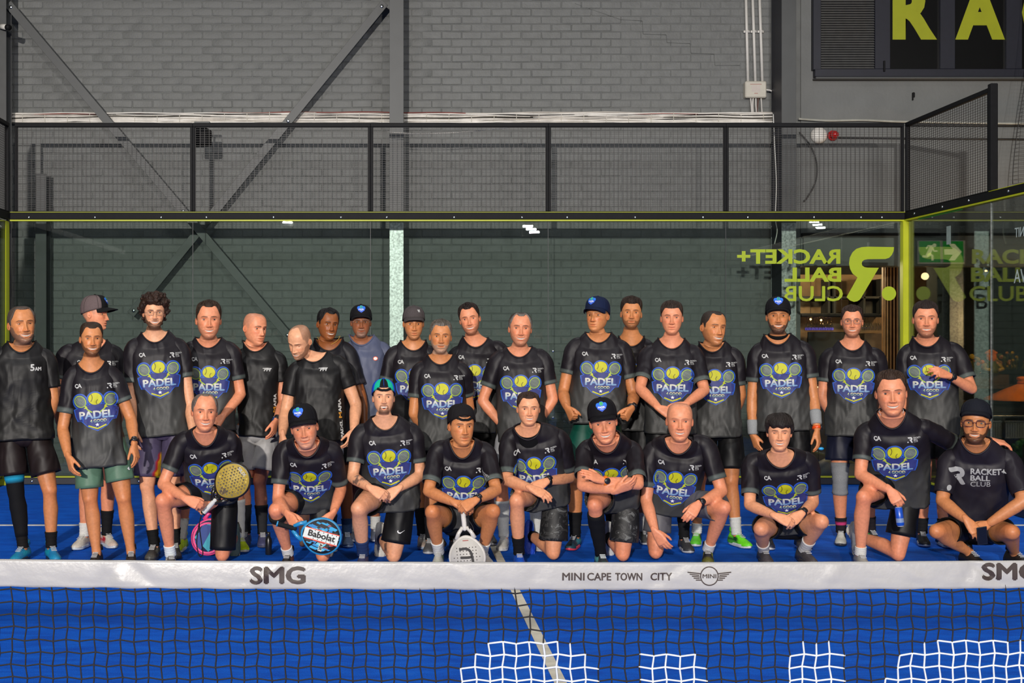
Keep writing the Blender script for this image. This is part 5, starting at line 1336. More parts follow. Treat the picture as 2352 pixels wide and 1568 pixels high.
    def cring(k, dz, drp): return Cc + r * (s * cw * k)[:, None] + fr * (np.where(c > 0, .072, .085) * c * k)[:, None] + u * (dz - drp * np.clip(c, 0, 1) ** 1.6 - .012 * np.clip(-c, 0, 1))[:, None]
    B_ = cring(.93, -.006, drop - .010); cA, cB = ring.mean(0), B_.mean(0); rows = []
    for t in np.linspace(.08, 1, 13):
        e = t ** 1.55; rows.append((cA * (1 - t) + cB * t) + (ring - cA) * (1 - e) + (B_ - cB) * e)
    al = max((Cc - N) @ fr, 0); rows.append(cring(.62, -.020, drop - .01) - fr * (al * .55 + .008)); rows.append(cring(.4, -.07, drop) - fr * (al * .85 + .02)); NR = np.array([ring] + rows)
    ncol = np.tile(p['skin'], (NR.shape[0] * NCOL, 1)) * .97
    body.add(NR.reshape(-1, 3), gridfaces(NR.shape[0], NCOL)[:, ::-1], ncol, 0)
    # ------------------------------------------------ arms
    lb = Buf(); J, EE, WW = [], [], []
    for k in (0, 1):
        sg = (1, -1)[k]; j = (SLw, SRw)[k] + r * sg * .052 - u * .05
        e = reach(j, E[k], UL, bool(near[k][0])); w = reach(e, W[k], FL, bool(near[k][1]))
        J.append(j); EE.append(e); WW.append(w)
        d1 = e - j; d2 = w - e
        A, Rr = capsule_path([j, j + d1 * .4, j + d1 * .8, e], [.056 * arm, .050 * arm, .044 * arm, .042 * arm]); tube(lb, A, Rr, 14)
        A, Rr = capsule_path([e, e + d2 * .25, e + d2 * .65, w - unit(d2) * .012, w], [.041 * arm, .0445 * arm, .036 * arm, .0275 * arm, .0185 * arm]); tube(lb, A, Rr, 14)
    A, Rr = capsule_path([J[0], (J[0] + J[1]) / 2, J[1]], [.050, .042, .050]); tube(lb, A, Rr, 14)
    A, Rr = capsule_path([HipC, HipC * .6 + N * .4, HipC * .25 + N * .75], [.095, .085, .085]); tube(lb, A, Rr, 16)
    # ------------------------------------------------ legs
    lr = p.get('leg', 1.0)
    for k in (0, 1):
        h, K_, A_, f_, up_ = LEG[k]; d1, d2 = K_ - h, A_ - K_
        bk = unit(V(0, 1, 0) - unit(d2) * unit(d2)[1]) if abs(unit(d2)[1]) < .8 else V(0, 0, 1)
        A, Rr = capsule_path([h, h + d1 * .35, h + d1 * .75, K_], [.078 * lr, .084 * lr, .068 * lr, .056 * lr]); tube(lb, A, Rr, 16)
        A, Rr = capsule_path([K_, K_ + d2 * .14 + bk * .004, K_ + d2 * .33 + bk * .014, K_ + d2 * .62 + bk * .008, K_ + d2 * .88, A_], [.053 * lr, .050 * lr, .056 * lr, .046 * lr, .034 * lr, .036 * lr]); tube(lb, A, Rr, 16)
        kf = unit(unit(-d1) * -.5 + unit(-d2) * .5 + unit(unit(d1) - unit(d2)) * .8); ball(lb, K_ + unit(unit(d1) - unit(d2) + V(0, -.05, 0)) * .012, .050 * lr, 12, 8)
        A, Rr = capsule_path([A_, A_ + f_ * .03 - up_ * .045], [.034, .026]); tube(lb, A, Rr, 10)
    v, f = remesh(lb, .0115, 3)
    cc = np.tile(p['skin'] * np.array([.93, .90, .88]), (len(v), 1))
    for k in (0, 1): kd = np.linalg.norm(v - LEG[k][1], axis=1); cc = mixc(cc, p['skin'] * np.array([.95, .72, .66]), np.exp(-(kd / .07) ** 2) * .6)
    for x in extra:
        if x[0] == 'tattoo':
            a0 = (EE if x[1] == 'arm' else [l[1] for l in LEG])[x[2]]; q = a0 * (1 - x[3]) + (WW if x[1] == 'arm' else [l[2] for l in LEG])[x[2]] * x[3]
            dd = np.linalg.norm(v - q, axis=1); nz = np.array([mnoise.noise(Vector(t * 38)) for t in v]); cc = mixc(cc, (.035, .035, .038), sstep(x[4], x[4] * .8, dd) * sstep(-.05, .15, nz) * .8)
    body.add(v, f, cc, 0)
    # ------------------------------------------------ hands
    for k in (0, 1):
        d = unit(WW[k] - EE[k])
        if hand[k] is not None:
            t = PW(hand[k][0], hand[k][1], WW[k][1] + (hand[k][2] if len(hand[k]) > 2 else -.02)); d2_ = unit(t - WW[k]); an = math.acos(np.clip(d @ d2_, -1, 1)); m_ = math.radians(34)
            d = d2_ if an < m_ else unit(d * math.sin(an - m_) / math.sin(an) + d2_ * math.sin(m_) / math.sin(an))
        n = hnorm[k] if hnorm and hnorm[k] is not None else (r * (1, -1)[k] + V(0, .5, 0))
        place_hand(body, hpose[k], WW[k], d, np.asarray(n, float), k == 0, p['skin'] * np.array([.97, .92, .90]), hk)
    bo = body.obj('body', [M['skin'], M['eye']], root)
    # ------------------------------------------------ hair, cap, glasses
    if hair:
        b = Buf(); add_hair(b, p, R, org, hair, seed); ho = b.obj('hair', M['hair'], root)
    if cap: add_cap(root, p, R, org, cap)
    if glasses: add_glasses(root, p, R, org, glasses)
    # ------------------------------------------------ shirt
    sh = dict(team=dict(top=TOP, low=LOW, trim=TRIM), black=dict(top=np.array(lin(21, 20, 21)), low=np.array(lin(28, 27, 26)), trim=np.array(lin(21, 20, 21))), slate=dict(top=np.array(lin(78, 84, 108)), low=np.array(lin(70, 76, 96)), trim=np.array(lin(78, 84, 108))),
              club=dict(top=np.array(lin(32, 28, 35)), low=np.array(lin(31, 28, 34)), trim=np.array(lin(32, 28, 35))), night=dict(top=np.array(lin(25, 24, 29)), low=np.array(lin(27, 26, 31)), trim=np.array(lin(45, 42, 48))))[shirt]
    nth = 88; th = np.linspace(-PI, PI, nth, endpoint=False); c, s = np.cos(th), np.sin(th)
    tt = np.linspace(0, 1, 44); vv = np.linspace(0, 1, 13)[1:]; Q = []; tcol = []
    a_t = np.interp(tt, [0, .35, .72, .90, 1], [hw0, hw0 * .5 + (hsw - .03) * .5 + .2 * belly, hsw - .028, hsw - .030, hsw - .055])
    bf = np.interp(tt, [0, .35, .72, .92, 1], [.158 + belly * .6, .134 + belly, .132 + belly * .3, .108, .082]); bb = np.interp(tt, [0, .35, .72, .92, 1], [.135, .110, .118, .112, .085])
    hc = (Cc - N) @ u; d0 = float(np.clip(drop - hc + .045, .042, .17)); dr = np.interp(tt, [0, .60, 1], [0, 0, d0])
    for q, a_, f_, b_, d_ in zip(tt, a_t, bf, bb, dr):
        ce = HemC * (1 - q) + N * q; lean = math.sin(PI * q) * .010
        ey = np.interp(q, [0, .45], [.48, .8]); x = np.sign(s) * np.abs(s) ** np.interp(q, [0, .45], [.66, .82]) * a_; y = np.where(c > 0, f_ * np.abs(c) ** ey, -b_ * np.abs(c) ** ey)
        Q.append(ce + r * x[:, None] + fr * (y - lean)[:, None] + u * (-d_ * np.clip(c, 0, 1) ** 1.4)[:, None]); tcol.append(np.full(nth, q))
    for v_ in vv:
        ce = N * (1 - v_) + Cc * v_ + u * (.012 * math.sin(PI * v_)); k = v_ ** .85
        a_ = (hsw - .055) * (1 - k) + cw * k; f_ = .082 * (1 - v_) + .072 * v_; b_ = .085; ex = .82 * (1 - v_) + 1.0 * v_; d_ = d0 + (drop - d0) * v_
        x = np.sign(s) * np.abs(s) ** ex * a_; y = np.where(c > 0, f_ * np.abs(c) ** (.8 + .2 * v_), -b_ * np.abs(c) ** (.85 + .15 * v_))
        Q.append(ce + r * x[:, None] + fr * y[:, None] + u * (-d_ * np.clip(c, 0, 1) ** (1.4 + .2 * v_) - .012 * v_ * np.clip(-c, 0, 1))[:, None]); tcol.append(np.full(nth, 1.0 + v_ * .1))
    Q = np.array(Q); tcol = np.array(tcol); nr = len(Q)
    Nn = r * s[:, None] + fr * c[:, None]
    fa = np.interp(np.arange(nr), [0, 12, 30, 42, nr - 5, nr - 1], [.036, .030, .019, .010, .005, 0]) * p.get('crease', 1.0)
    Q = Q + Nn[None] * (folds(Q, seed, 7, 13, 5) * fa[:, None])[..., None]
    Q = Q + u * (folds(Q, seed + 1, 4, 5, 1) * np.interp(np.arange(nr), [0, 6], [.010, 0])[:, None])[..., None]
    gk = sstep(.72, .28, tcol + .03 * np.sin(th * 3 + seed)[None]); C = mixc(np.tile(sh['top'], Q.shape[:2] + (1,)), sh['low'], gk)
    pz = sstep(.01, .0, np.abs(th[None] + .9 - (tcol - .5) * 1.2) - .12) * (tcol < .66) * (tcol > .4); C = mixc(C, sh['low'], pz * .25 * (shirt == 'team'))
    C[:2] = C[:2] * 1.12
    sb = Buf(); inner = np.array([(Q[0] - HemC) * .95 + HemC + u * .002, (Q[3] - HemC) * .90 + HemC + u * .03])
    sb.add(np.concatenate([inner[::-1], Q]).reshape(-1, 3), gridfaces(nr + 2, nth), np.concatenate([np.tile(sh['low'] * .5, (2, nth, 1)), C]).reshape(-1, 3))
    # sleeves
    for k in (0, 1):
        sg = (1, -1)[k]; j, e = J[k], EE[k]; dd = e - j
        if sl and sl[k]: pj, pe = (j[2], e[2]); yz = PW(E[k][0], sl[k], (j[1] + e[1]) / 2)[2]; fs = np.clip((j[2] - yz) / max(j[2] - e[2], .05), .45, .95) if abs(dd[2]) > .12 else .72
        else: fs = .66
        if len(p.get('fs', ())) > k and p['fs'][k]: fs = p['fs'][k]
        pth = catmull([j + r * sg * .10 + u * .020, j + r * sg * .035 + u * .022, j + u * .006 + dd * .10, j + dd * fs * .55, j + dd * fs], 34)
        rr = np.interp(np.linspace(0, 1, 34), [0, .3, .55, 1], [.052, .066, .070, .067]) * (.6 + .4 * arm)
        G_ = tube_rings(pth, rr, 28); ctr = pth[:, None]; nn = (G_ - ctr) / rr[:, None, None]
        G_ = G_ + nn * (folds(G_, seed + 7 + k, 6, 14, 8) * np.interp(np.arange(34), [0, 7, 33], [0, .009, .013])[:, None])[..., None]
        C_ = np.tile(sh['top'], G_.shape[:2] + (1,)); C_[-3:] = sh['trim']
        e1 = pth[-1] + (G_[-1] - pth[-1]) * .93; e2 = pth[-1] - unit(dd) * .05 + (G_[-1] - pth[-1]) * .86
        AA = np.concatenate([G_, e1[None], e2[None]]); CC = np.concatenate([C_, np.tile(sh['top'] * .5, (2, 28, 1))])
        sb.add(AA.reshape(-1, 3), gridfaces(36, 28), CC.reshape(-1, 3))
    so = sb.obj('shirt', M['cloth'], root); v, lo, sz = sb.arrays()
    b = Buf(); rg = Q[-1]; tube(b, np.vstack([rg, rg[:1]]), .0062, 6, tuple(sh['top'] * 1.1), cap=False); cb_ = b.obj('collar', M['cloth'], root); cb_.parent = so
    bv = BVHTree.FromPolygons([tuple(x) for x in v], [tuple(x) for x in lo.reshape(-1, 4).tolist()])
    def put(art, dx, dz, nm, ex=r, ey=u, nrm=fr, o=None):
        c0 = Cf + (o if o is not None else r * dx + u * dz)
        P_, c_, T_ = stick(art, c0, ex, ey, unit(nrm), bv, .0022, .0009, .3, .7)
        if len(T_): b = Buf(); b.add(P_, T_, c_); o_ = b.obj(nm, M['attr'], root); o_.parent = so
    pr = p.get('print_shift', (0, 0))
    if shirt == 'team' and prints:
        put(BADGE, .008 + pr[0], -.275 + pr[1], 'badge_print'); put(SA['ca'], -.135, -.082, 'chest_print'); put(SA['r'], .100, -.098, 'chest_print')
    elif isinstance(prints, (list, tuple)):
        for kk, dx, dz in prints: put(SA[kk], dx, dz, 'chest_print')
    for x in extra:
        if x[0] == 'sideprint': put(SA['mafia'], 0, 0, 'side_print', ex=u, ey=-unit(r + fr * .3), nrm=unit(fr + r * .5), o=r * x[1] + u * x[2] + fr * -.05)
    # ------------------------------------------------ shorts
    if shorts:
        b = Buf(); sc_ = np.array(shorts['col']); lens_ = shorts.get('len', (.62, .62))
        thp = np.linspace(-PI, PI, 40, endpoint=False); rows = []
        for dz, w_, d_ in ((.08, .120, .085), (.05, .140, .098), (0, .158, .106), (-.06, .165, .104), (-.10, .12, .08)):
            rows.append(HipC + rh * (np.sin(thp) * w_)[:, None] + V(-rh[1], rh[0], 0) * (-np.cos(thp) * d_)[:, None] + V(0, 0, 1) * dz)
        loft(b, np.array(rows)[::-1], sc_, flip=False)
        for k in (0, 1):
            h, K_ = LEG[k][0], LEG[k][1]; dd = K_ - h; L = np.linalg.norm(dd); fl = lens_[k]
            pth = resample([h - unit(dd) * .03, h + dd * fl], 16); rr = np.interp(np.linspace(0, 1, 16), [0, .35, 1], [.078, .098, shorts.get('flare', .102)]) * (.5 + .5 * lr)
            G_ = tube_rings(pth, rr, 30); nn = (G_ - pth[:, None]) / rr[:, None, None]; G_ = G_ + nn * (folds(G_, seed + 20 + k, 6, 9, 4) * np.interp(np.arange(16), [0, 4, 15], [0, .006, .014])[:, None])[..., None]
            e1 = pth[-1] + (G_[-1] - pth[-1]) * .94; e2 = pth[-1] - unit(dd) * .06 + (G_[-1] - pth[-1]) * .84
            AA = np.concatenate([G_, e1[None], e2[None]]); C_ = np.tile(sc_, AA.shape[:2] + (1,)); C_[-2:] *= .5
            if 'stripe' in shorts and k == shorts['stripe'][0]:
                a_ = np.arange(30); 
                for i2 in range(16):
                    fr_ = i2 / 15; w2 = int(fr_ ** 2 * 6)
                    if w2 > 1: C_[i2, [(q - w2 // 2 + shorts['stripe'][1]) % 30 for q in range(w2)]] = lin(200, 150, 25); C_[i2, (w2 // 2 + shorts['stripe'][1] + (w2 % 2)) % 30] = lin(150, 20, 25)
            b.add(AA.reshape(-1, 3), [list(x) for x in gridfaces(18, 30)] + [list(range(17 * 30, 18 * 30))], C_.reshape(-1, 3))
        sm_ = M['camo'] if shorts.get('camo') else M['cloth']; sho = b.obj('shorts', sm_, root)
        if 'logo' in shorts:
            v, lo, sz = b.arrays(); fc = []; q = 0
            for n_ in sz: fc.append(lo[q:q + n_].tolist()); q += n_
            bv2 = BVHTree.FromPolygons([tuple(x) for x in v], fc); kk, px_ = shorts['logo']; P0 = PW(*px_, HipC[1] - .2)
            P_, c_, T_ = stick(SA[kk], P0, V(1, 0, 0), V(0, 0, 1), V(0, -1, 0), bv2, .003, .001, .3, .8)
            if len(T_): b = Buf(); b.add(P_, T_, c_); o_ = b.obj('shorts_logo', M['attr'], root); o_.parent = sho
    # ------------------------------------------------ socks and shoes
    def legpt(k, t): 
        K_, A_ = LEG[k][1], LEG[k][2]; d2 = A_ - K_; bk = unit(V(0, 1, 0) - unit(d2) * unit(d2)[1]) if abs(unit(d2)[1]) < .8 else V(0, 0, 1)
        return K_ + d2 * t + bk * np.interp(t, [0, .14, .33, .62, .88, 1], [0, .004, .014, .008, 0, 0]), np.interp(t, [-.2, 0, .14, .33, .62, .88, 1], [.062, .056, .053, .058, .047, .036, .037]) * lr
    def legband(nm, k, t0, t1, col, m='knit', extra_r=.004, label=None):
        n = 14; P_, R_ = [], []
        for t in np.linspace(t0, t1, n):
            a, q = legpt(k, t)
            if t < 0: d1 = LEG[k][1] - LEG[k][0]; a = LEG[k][1] + d1 * t * .98; q = np.interp(-t, [0, .25, .6], [.056, .066, .086]) * lr
            P_.append(a); R_.append(q + extra_r)
        b = Buf(); G_ = tube_rings(np.array(P_), np.array(R_), 20); C_ = np.tile(np.asarray(col), G_.shape[:2] + (1,))
        G_ = G_ + (G_ - np.array(P_)[:, None]) * (.03 * np.sin(np.arange(n) * 2.1))[:, None, None]
        if label and 'cyan' in label: C_[1] = lin(30, 150, 190)
        loft(b, G_, C_.reshape(-1, 3)); o = b.obj(nm, M[m], root)
        if label: o['label'] = label
        return o
    for k in (0, 1):
        if k in hideleg: continue
        h, K_, A_, f_, up_ = LEG[k]; sk = (socks or (None, None))[k]; shn = (shoes or (None, None))[k]
        if sk: legband('sock', k, 1 - sk[1] / .44, 1.0, sk[0])
        if shn: add_shoe(root, A_, f_, up_, shn[0], shn[1], accent=shn[2] if len(shn) > 2 else None, lace=shn[3] if len(shn) > 3 else (.5, .5, .5))
    # ------------------------------------------------ extras
    for x in extra:
        if x[0] == 'legband': legband(x[1], x[2], x[3], x[4], x[5], label=x[6] if len(x) > 6 else None, extra_r=.010 if x[1] == 'knee_strap' else .005)
        if x[0] in ('watch', 'wristband', 'armring'):
            k = x[1]; w, e = WW[k], EE[k]; dd = unit(e - w); c0 = w + dd * x[2]; b = Buf(); rad = np.interp(x[2], [0, .1, .2], [.0285, .033, .042]) * arm + .002
            if x[0] == 'wristband':
                tube(b, [c0, c0 + dd * .01, c0 + dd * .10, c0 + dd * .115], [rad + .004, rad + .008, rad + .012, rad + .008], 22, x[3]); o = b.obj('wristband', M['knit'], root); o['label'] = x[4]
            else:
                tube(b, [c0 - dd * .011, c0 - dd * .009, c0 + dd * .009, c0 + dd * .011], [rad, rad + .003, rad + .003, rad], 22, x[3], r2=np.array([rad, rad + .003, rad + .003, rad]) * 1.02)
                o = b.obj('watch' if x[0] == 'watch' else 'bracelet', M['gadget'], root); o['label'] = x[4]
                if x[0] == 'watch':
                    n = unit(V(*x[5]) if len(x) > 5 else V(0, -1, .2)); n = unit(n - dd * (n @ dd)); t3 = np.cross(n, dd); b = Buf()
                    lathe(b, [(.020, 0), (.022, .003), (.022, .008), (.018, .011)], c0 + n * (rad + .001), 18, (.012, .012, .014), axis=n); fo = b.obj('watch_face', M['gadget'], root); fo.parent = o
        if x[0] == 'gaiter':
            b = Buf(); g0, g1 = NR[2].mean(0), NR[8].mean(0)
            pts = [NR[q] for q in (1, 3, 5, 7)]; rows = [(q - q.mean(0)) * (1.10 if n_ in (1, 2) else 1.05) + q.mean(0) for n_, q in enumerate(pts)]
            loft(b, np.array(rows)[:, ::2], (.004, .004, .004)); o = b.obj('neck_gaiter', M['knit'], root); o['label'] = 'black cloth gaiter rolled round the neck'
        if x[0] == 'chain':
            b = Buf(); q = cring(.80, .012, drop * .62); q = q + fr * .003; tube(b, np.vstack([q, q[:1]]), .0018, 5, x[1], cap=False); o = b.obj('necklace', M['gadget'], root); o['label'] = x[2]
        if x[0] == 'undershirt':
            q = np.array([cring(.95, -.018, drop * x[1] - .0), cring(.985, -.030, drop * 1.0), cring(.9, -.09, drop)]); b = Buf(); loft(b, q[::-1], (.004, .004, .005), cap=False); o = b.obj('undershirt', M['knit'], root); o['label'] = 'black undershirt showing at the neckline'
        if x[0] == 'finger_ring':
            k = x[1]; d = unit(WW[k] - EE[k])
    return dict(root=root, W=WW, E=EE, N=N, LEG=LEG, Hip=HipC, r=r, u=u, fr=fr)
# ================================================================== NET
NY = -10.0
net = thing('padel_net', 'padel net with white printed tape and black cord across the foreground', 'net', (0, NY, 0))
KN = (NY - CAMY) / F
def ztop(x): return .918 + .0028 * (x + .1) ** 2
def zbot(x): return ztop(x) - .0885
def build_tape():
    nx, nz = 560, 12; b = Buf(); xs = np.linspace(-4.9, 4.9, nx); R = np.random.default_rng(3)
    def off(x, v):
        d = np.zeros_like(x)
        for k in range(26):
            x0 = R.uniform(-2.6, 2.2); s = R.uniform(.5, 1.6) * R.choice([-1, 1]); w = R.uniform(.008, .03); a = R.uniform(-.009, .011)
            d = d + a * np.exp(-((x - x0 + s * .08 * (v - .5)) / w) ** 2) * (.4 + .6 * np.sin(PI * v))
        d = d + .003 * np.sin(x * 3.1 + v) + .0016 * np.sin(x * 23 + 5 * v) * (v < .35)
        return d
    rows = []
    X, Vv = np.meshgrid(xs, np.linspace(0, 1, nz)); D = off(X, Vv)
    Z = np.array([zbot(xs) + (ztop(xs) - zbot(xs)) * v for v in np.linspace(0, 1, nz)])
    Z[0] += .0012 * np.sin(xs * 40); 
    front = np.stack([X, NY - .006 - D - .003 * np.sin(PI * Vv), Z], -1)
    back = np.stack([X, NY + .006 - D * .5 + .003 * np.sin(PI * Vv), Z], -1)[::-1]
    ring = np.concatenate([front, back], 0)                   # closed around the cord
    nr = ring.shape[0]
    G = ring.transpose(1, 0, 2)
    f = gridfaces(nx, nr)
    b.add(G.reshape(-1, 3), f[:, ::-1]); v, lo, sz = b.arrays()
    bv = BVHTree.FromPolygons([tuple(p) for p in v], [tuple(q) for q in f])
    return b, bv
tp_mat = mat('white_vinyl_tape', (0.34, 0.335, 0.33), .36, noise=(10, .04), bump=(60, .12))
b, tape_bvh = build_tape()
tape = b.obj('tape', tp_mat, net, color=False)
ink = lin(48, 36, 32)
def tape_art(name, art, px, py):
    P, c, T = stick(art.done(.012), PW(px, py, NY), V(1, 0, 0), V(0, 0, 1), V(0, -1, 0), tape_bvh, .0016, .0005, .05, .12)
    b = Buf(); b.add(P, T, c); o = b.obj(name, M['attr'], net); o.parent = tape; return o
for px, w in ((577, 123), (2256, 126)):
    a = Art(); a.text('SMG', 0, 0, 37 * KN, ink, w=w * KN, bold=.055); tape_art('lettering', a, px, 1338 if px < 1000 else 1330)
for s, x0, x1 in (('MINI', 1291, 1341), ('CAPE', 1348, 1402), ('TOWN', 1412, 1473), ('CITY', 1493, 1542)):
    a = Art(); a.text(s, 0, 0, 17 * KN, ink, w=(x1 - x0) * KN, bold=.03); tape_art('lettering', a, x0, 1331)
a = Art(); q = KN
a.ring((0, 0), 20 * q, 21 * q, 2.6 * q, ink, 0, 40)
a.text('MINI', 0, -4.5 * q, 9 * q, ink, 1, w=31 * q, bold=.03, anchor='c')
for s in (-1, 1):
    for i, (x0, x1, y) in enumerate(((19, 50, 12), (23, 45, 6), (22, 40, 0), (22, 36, -6), (19, 31, -12))):
        pts = [(s * x0 * q, (y * .62 - 2) * q), (s * x1 * q, (y * .75) * q)]
        a.stroke(pts, (2.4 if i else 2.8) * q, ink, 0)
tape_art('emblem', a, 1627, 1321)
# cords
cell, rowh = 31.3 * KN, 28.8 * KN
i0, i1 = int(-4.9 / cell), int(4.9 / cell)
nrow = 21
def knot(i, j):
    x = i * cell + (.05 * cell if j % 2 else -.05 * cell) * (1 if x_sign(i) else 1)
    z = zbot(i * cell) - .010 - j * rowh + (.08 * rowh if i % 2 else -.08 * rowh)
    return V(x + .0025 * math.sin(i * 1.7 + j), NY + .003 * math.sin(i * .9 + j * 1.3), z)
def x_sign(i): return True
WH = [  # white painted cord areas, photograph pixels on the net plane
    [(1040, 1600), (1050, 1545), (1110, 1480), (1180, 1466), (1275, 1470), (1330, 1500), (1372, 1540), (1372, 1600)],
    [(1476, 1600), (1482, 1496), (1610, 1490), (1616, 1600)],
    [(1795, 1600), (1806, 1520), (1822, 1482), (1932, 1482), (1932, 1600)],
    [(2010, 1600), (2040, 1545), (2080, 1498), (2160, 1470), (2290, 1462), (2330, 1480), (2400, 1500), (2400, 1600)]]
WHOLE = [[(2050, 1600), (2130, 1540), (2250, 1548), (2260, 1600)]]
def inside(p, poly):
    x, y = p; c = False; n = len(poly)
    for i in range(n):
        (x1, y1), (x2, y2) = poly[i], poly[(i + 1) % n]
        if (y1 > y) != (y2 > y) and x < (x2 - x1) * (y - y1) / (y2 - y1) + x1: c = not c
    return c
cb, wb = Buf(), Buf()
def cord(p, q):
    m = (p + q) / 2; px = PX0 + (m[0] - CAMX) / KN; py = PY0 - (m[2] - CAMZ) / KN
    w = any(inside((px, py), a) for a in WH)
    b = wb if w else cb; r = .0033 if w else .0025
    d = unit(q - p); u = V(0, 1, 0); s = np.cross(d, u); o = []
    for e in (p - d * r * .6, q + d * r * .6):
        o += [e + u * r, e + s * r, e - u * r, e - s * r]
    b.add(o, np.array([[0, 1, 5, 4], [1, 2, 6, 5], [2, 3, 7, 6], [3, 0, 4, 7]]))
K = {(i, j): knot(i, j) for i in range(i0, i1 + 1) for j in range(nrow)}
for (i, j), p in K.items():
    if (i + 1, j) in K and j >= 0: cord(p, K[(i + 1, j)])
    if (i, j + 1) in K: cord(p, K[(i, j + 1)])
    if j == 0: cord(V(p[0] - .003, NY, zbot(p[0]) + .01), p)
    if math.sin(i * 12.9 + j * 78.2) > -.4: (wb if any(inside((PX0 + (p[0] - CAMX) / KN, PY0 - (p[2] - CAMZ) / KN), a) for a in WH) else cb).add(p + np.array([[.0036, 0, 0], [0, .0036, 0], [-.0036, 0, 0], [0, -.0036, 0], [0, 0, .0036], [0, 0, -.0036]]), np.array([[0, 1, 4], [1, 2, 4], [2, 3, 4], [3, 0, 4], [1, 0, 5], [2, 1, 5], [3, 2, 5], [0, 3, 5]]))
cb.obj('black_cord', mat('black_cord', (0.010, 0.008, 0.008), .8, noise=(40, .3)), net, color=False, kind='stuff')
wb.obj('white_cord', mat('white_painted_cord', (0.62, 0.66, 0.72), .7, noise=(40, .12)), net, color=False, kind='stuff')
for s in (-1, 1):
    b = Buf(); tube(b, [V(s * 4.95, NY, 0), V(s * 4.95, NY, .98)], .04, 16); b.obj('net_post', M['black_steel'], net, color=False)
# ================================================================== THE PLAYERS
BK, DB, DG = lin(28, 20, 16), lin(48, 34, 24), lin(120, 112, 104)
ST, KN_ = 'players standing behind', 'players kneeling in front'
blackS = dict(col=lin(17, 17, 19)); shoeW = (lin(205, 200, 190), (.62, .62, .6))
CAPB = dict(col=lin(20, 19, 22), emblem=True)
P = {}
def add(i, *a, **k): P[i] = person(i, *a, **k)
add(1, 'bearded man in black shirt with 5AM print and long black leg sleeve, far left', ST, head=(50, 702, 790), yaw=14, pitch=0, roll=-4, collar=(49, 810), S=((-26, 806), (126, 808)), E=((-32, 905), (124, 920)), W=((0, 985), (104, 992)), hand=((10, 1020, .05), (92, 1015, .06)), near=((0, 0), (0, 0)),
    Y=-4.78, hem=(1006, -18, 126), sl=(893, 890), legs=((36, 53, 0, -14), (114, 118, -.02, 22)), skin='tan', shirt='black', prints=[('5am', .10, -.115)], hair='thin', hl=dict(front=.90, recede=.02, side=.5), hairc=lin(80, 68, 60), hairpx=2, browc=BK, smile=1, lid=(.06, -.06), beard=('full', lin(88, 76, 70), .75, .004), shorts=dict(col=lin(30, 22, 22), len=(.72, .72), flare=.115),
    socks=((lin(22, 20, 20), .10), (lin(22, 20, 20), .12)), shoes=((lin(25, 120, 160), lin(20, 40, 60), lin(15, 150, 170)), (lin(25, 120, 170), lin(20, 40, 60), lin(15, 150, 170))), extra=[('legband', 'leg_sleeve', 0, -.30, .80, (.006, .006, .007), 'long black compression sleeve with a cyan top edge')])
add(2, 'man in black trucker cap with mesh back turned to the right, behind the second man', ST, head=(218, 678, 757), yaw=68, pitch=2, collar=(215, 806), S=((132, 800), (284, 800)), E=((133, 905), (285, 905)), W=((136, 975), (270, 980)), hand=((137, 1010), (265, 1010)), near=((0, 1), (0, 1)), Y=-4.22, hem=(1000, 150, 275), hairpx=10,
    legs=((197, 194, 0, -18), (247, 245, .02, 28)), skin='pink', hair=None, fuzz=((.2, .17, .15), .3), smile=.2, cap=dict(col=lin(20, 19, 20), side=lin(98, 84, 84), emblem=True, high=.028, brim=.085, label='black trucker cap with grey mesh back', turn=.1), shorts=dict(col=lin(20, 20, 22), len=(.7, .7)), socks=((lin(215, 212, 205), .10), (lin(20, 20, 22), .19)), shoes=((lin(205, 198, 186), lin(190, 200, 205), lin(170, 160, 150)), (lin(205, 198, 186), lin(190, 195, 200), lin(170, 25, 40))), sl=(868, 868))
add(3, 'short haired smiling man in sage green shorts, second from left', ST, head=(210, 737, 817), yaw=6, collar=(211, 857), S=((148, 850), (276, 846)), E=((144, 985), (301, 962)), W=((157, 1050), (309, 1022)), hand=((168, 1092, -.05), (318, 1068, -.05)), Y=-5.02, hem=(1068, 163, 300), sl=(948, 922), hairpx=5, near=((0, 1), (0, 1)),
    legs=((207, 222, .0, -4), (284, 301, .0, 6)), skin='tan', hair='crop', hl=dict(front=.82, side=.55), hairc=DB, smile=1, lid=(.14, -.12), beard=('full', lin(45, 30, 22), .72, .002), shorts=dict(col=lin(82, 112, 92), len=(.80, .68), flare=.106, logo=('swoosh', (283, 1080))), socks=(None, None), shoes=((lin(28, 26, 26), (.6, .6, .6)), (lin(28, 26, 26), (.6, .6, .6))), extra=[('watch', 1, .03, lin(18, 18, 20), 'black sports watch', (.3, -1, .2))], crease=1.3, hpose=('relax', 'relax'))
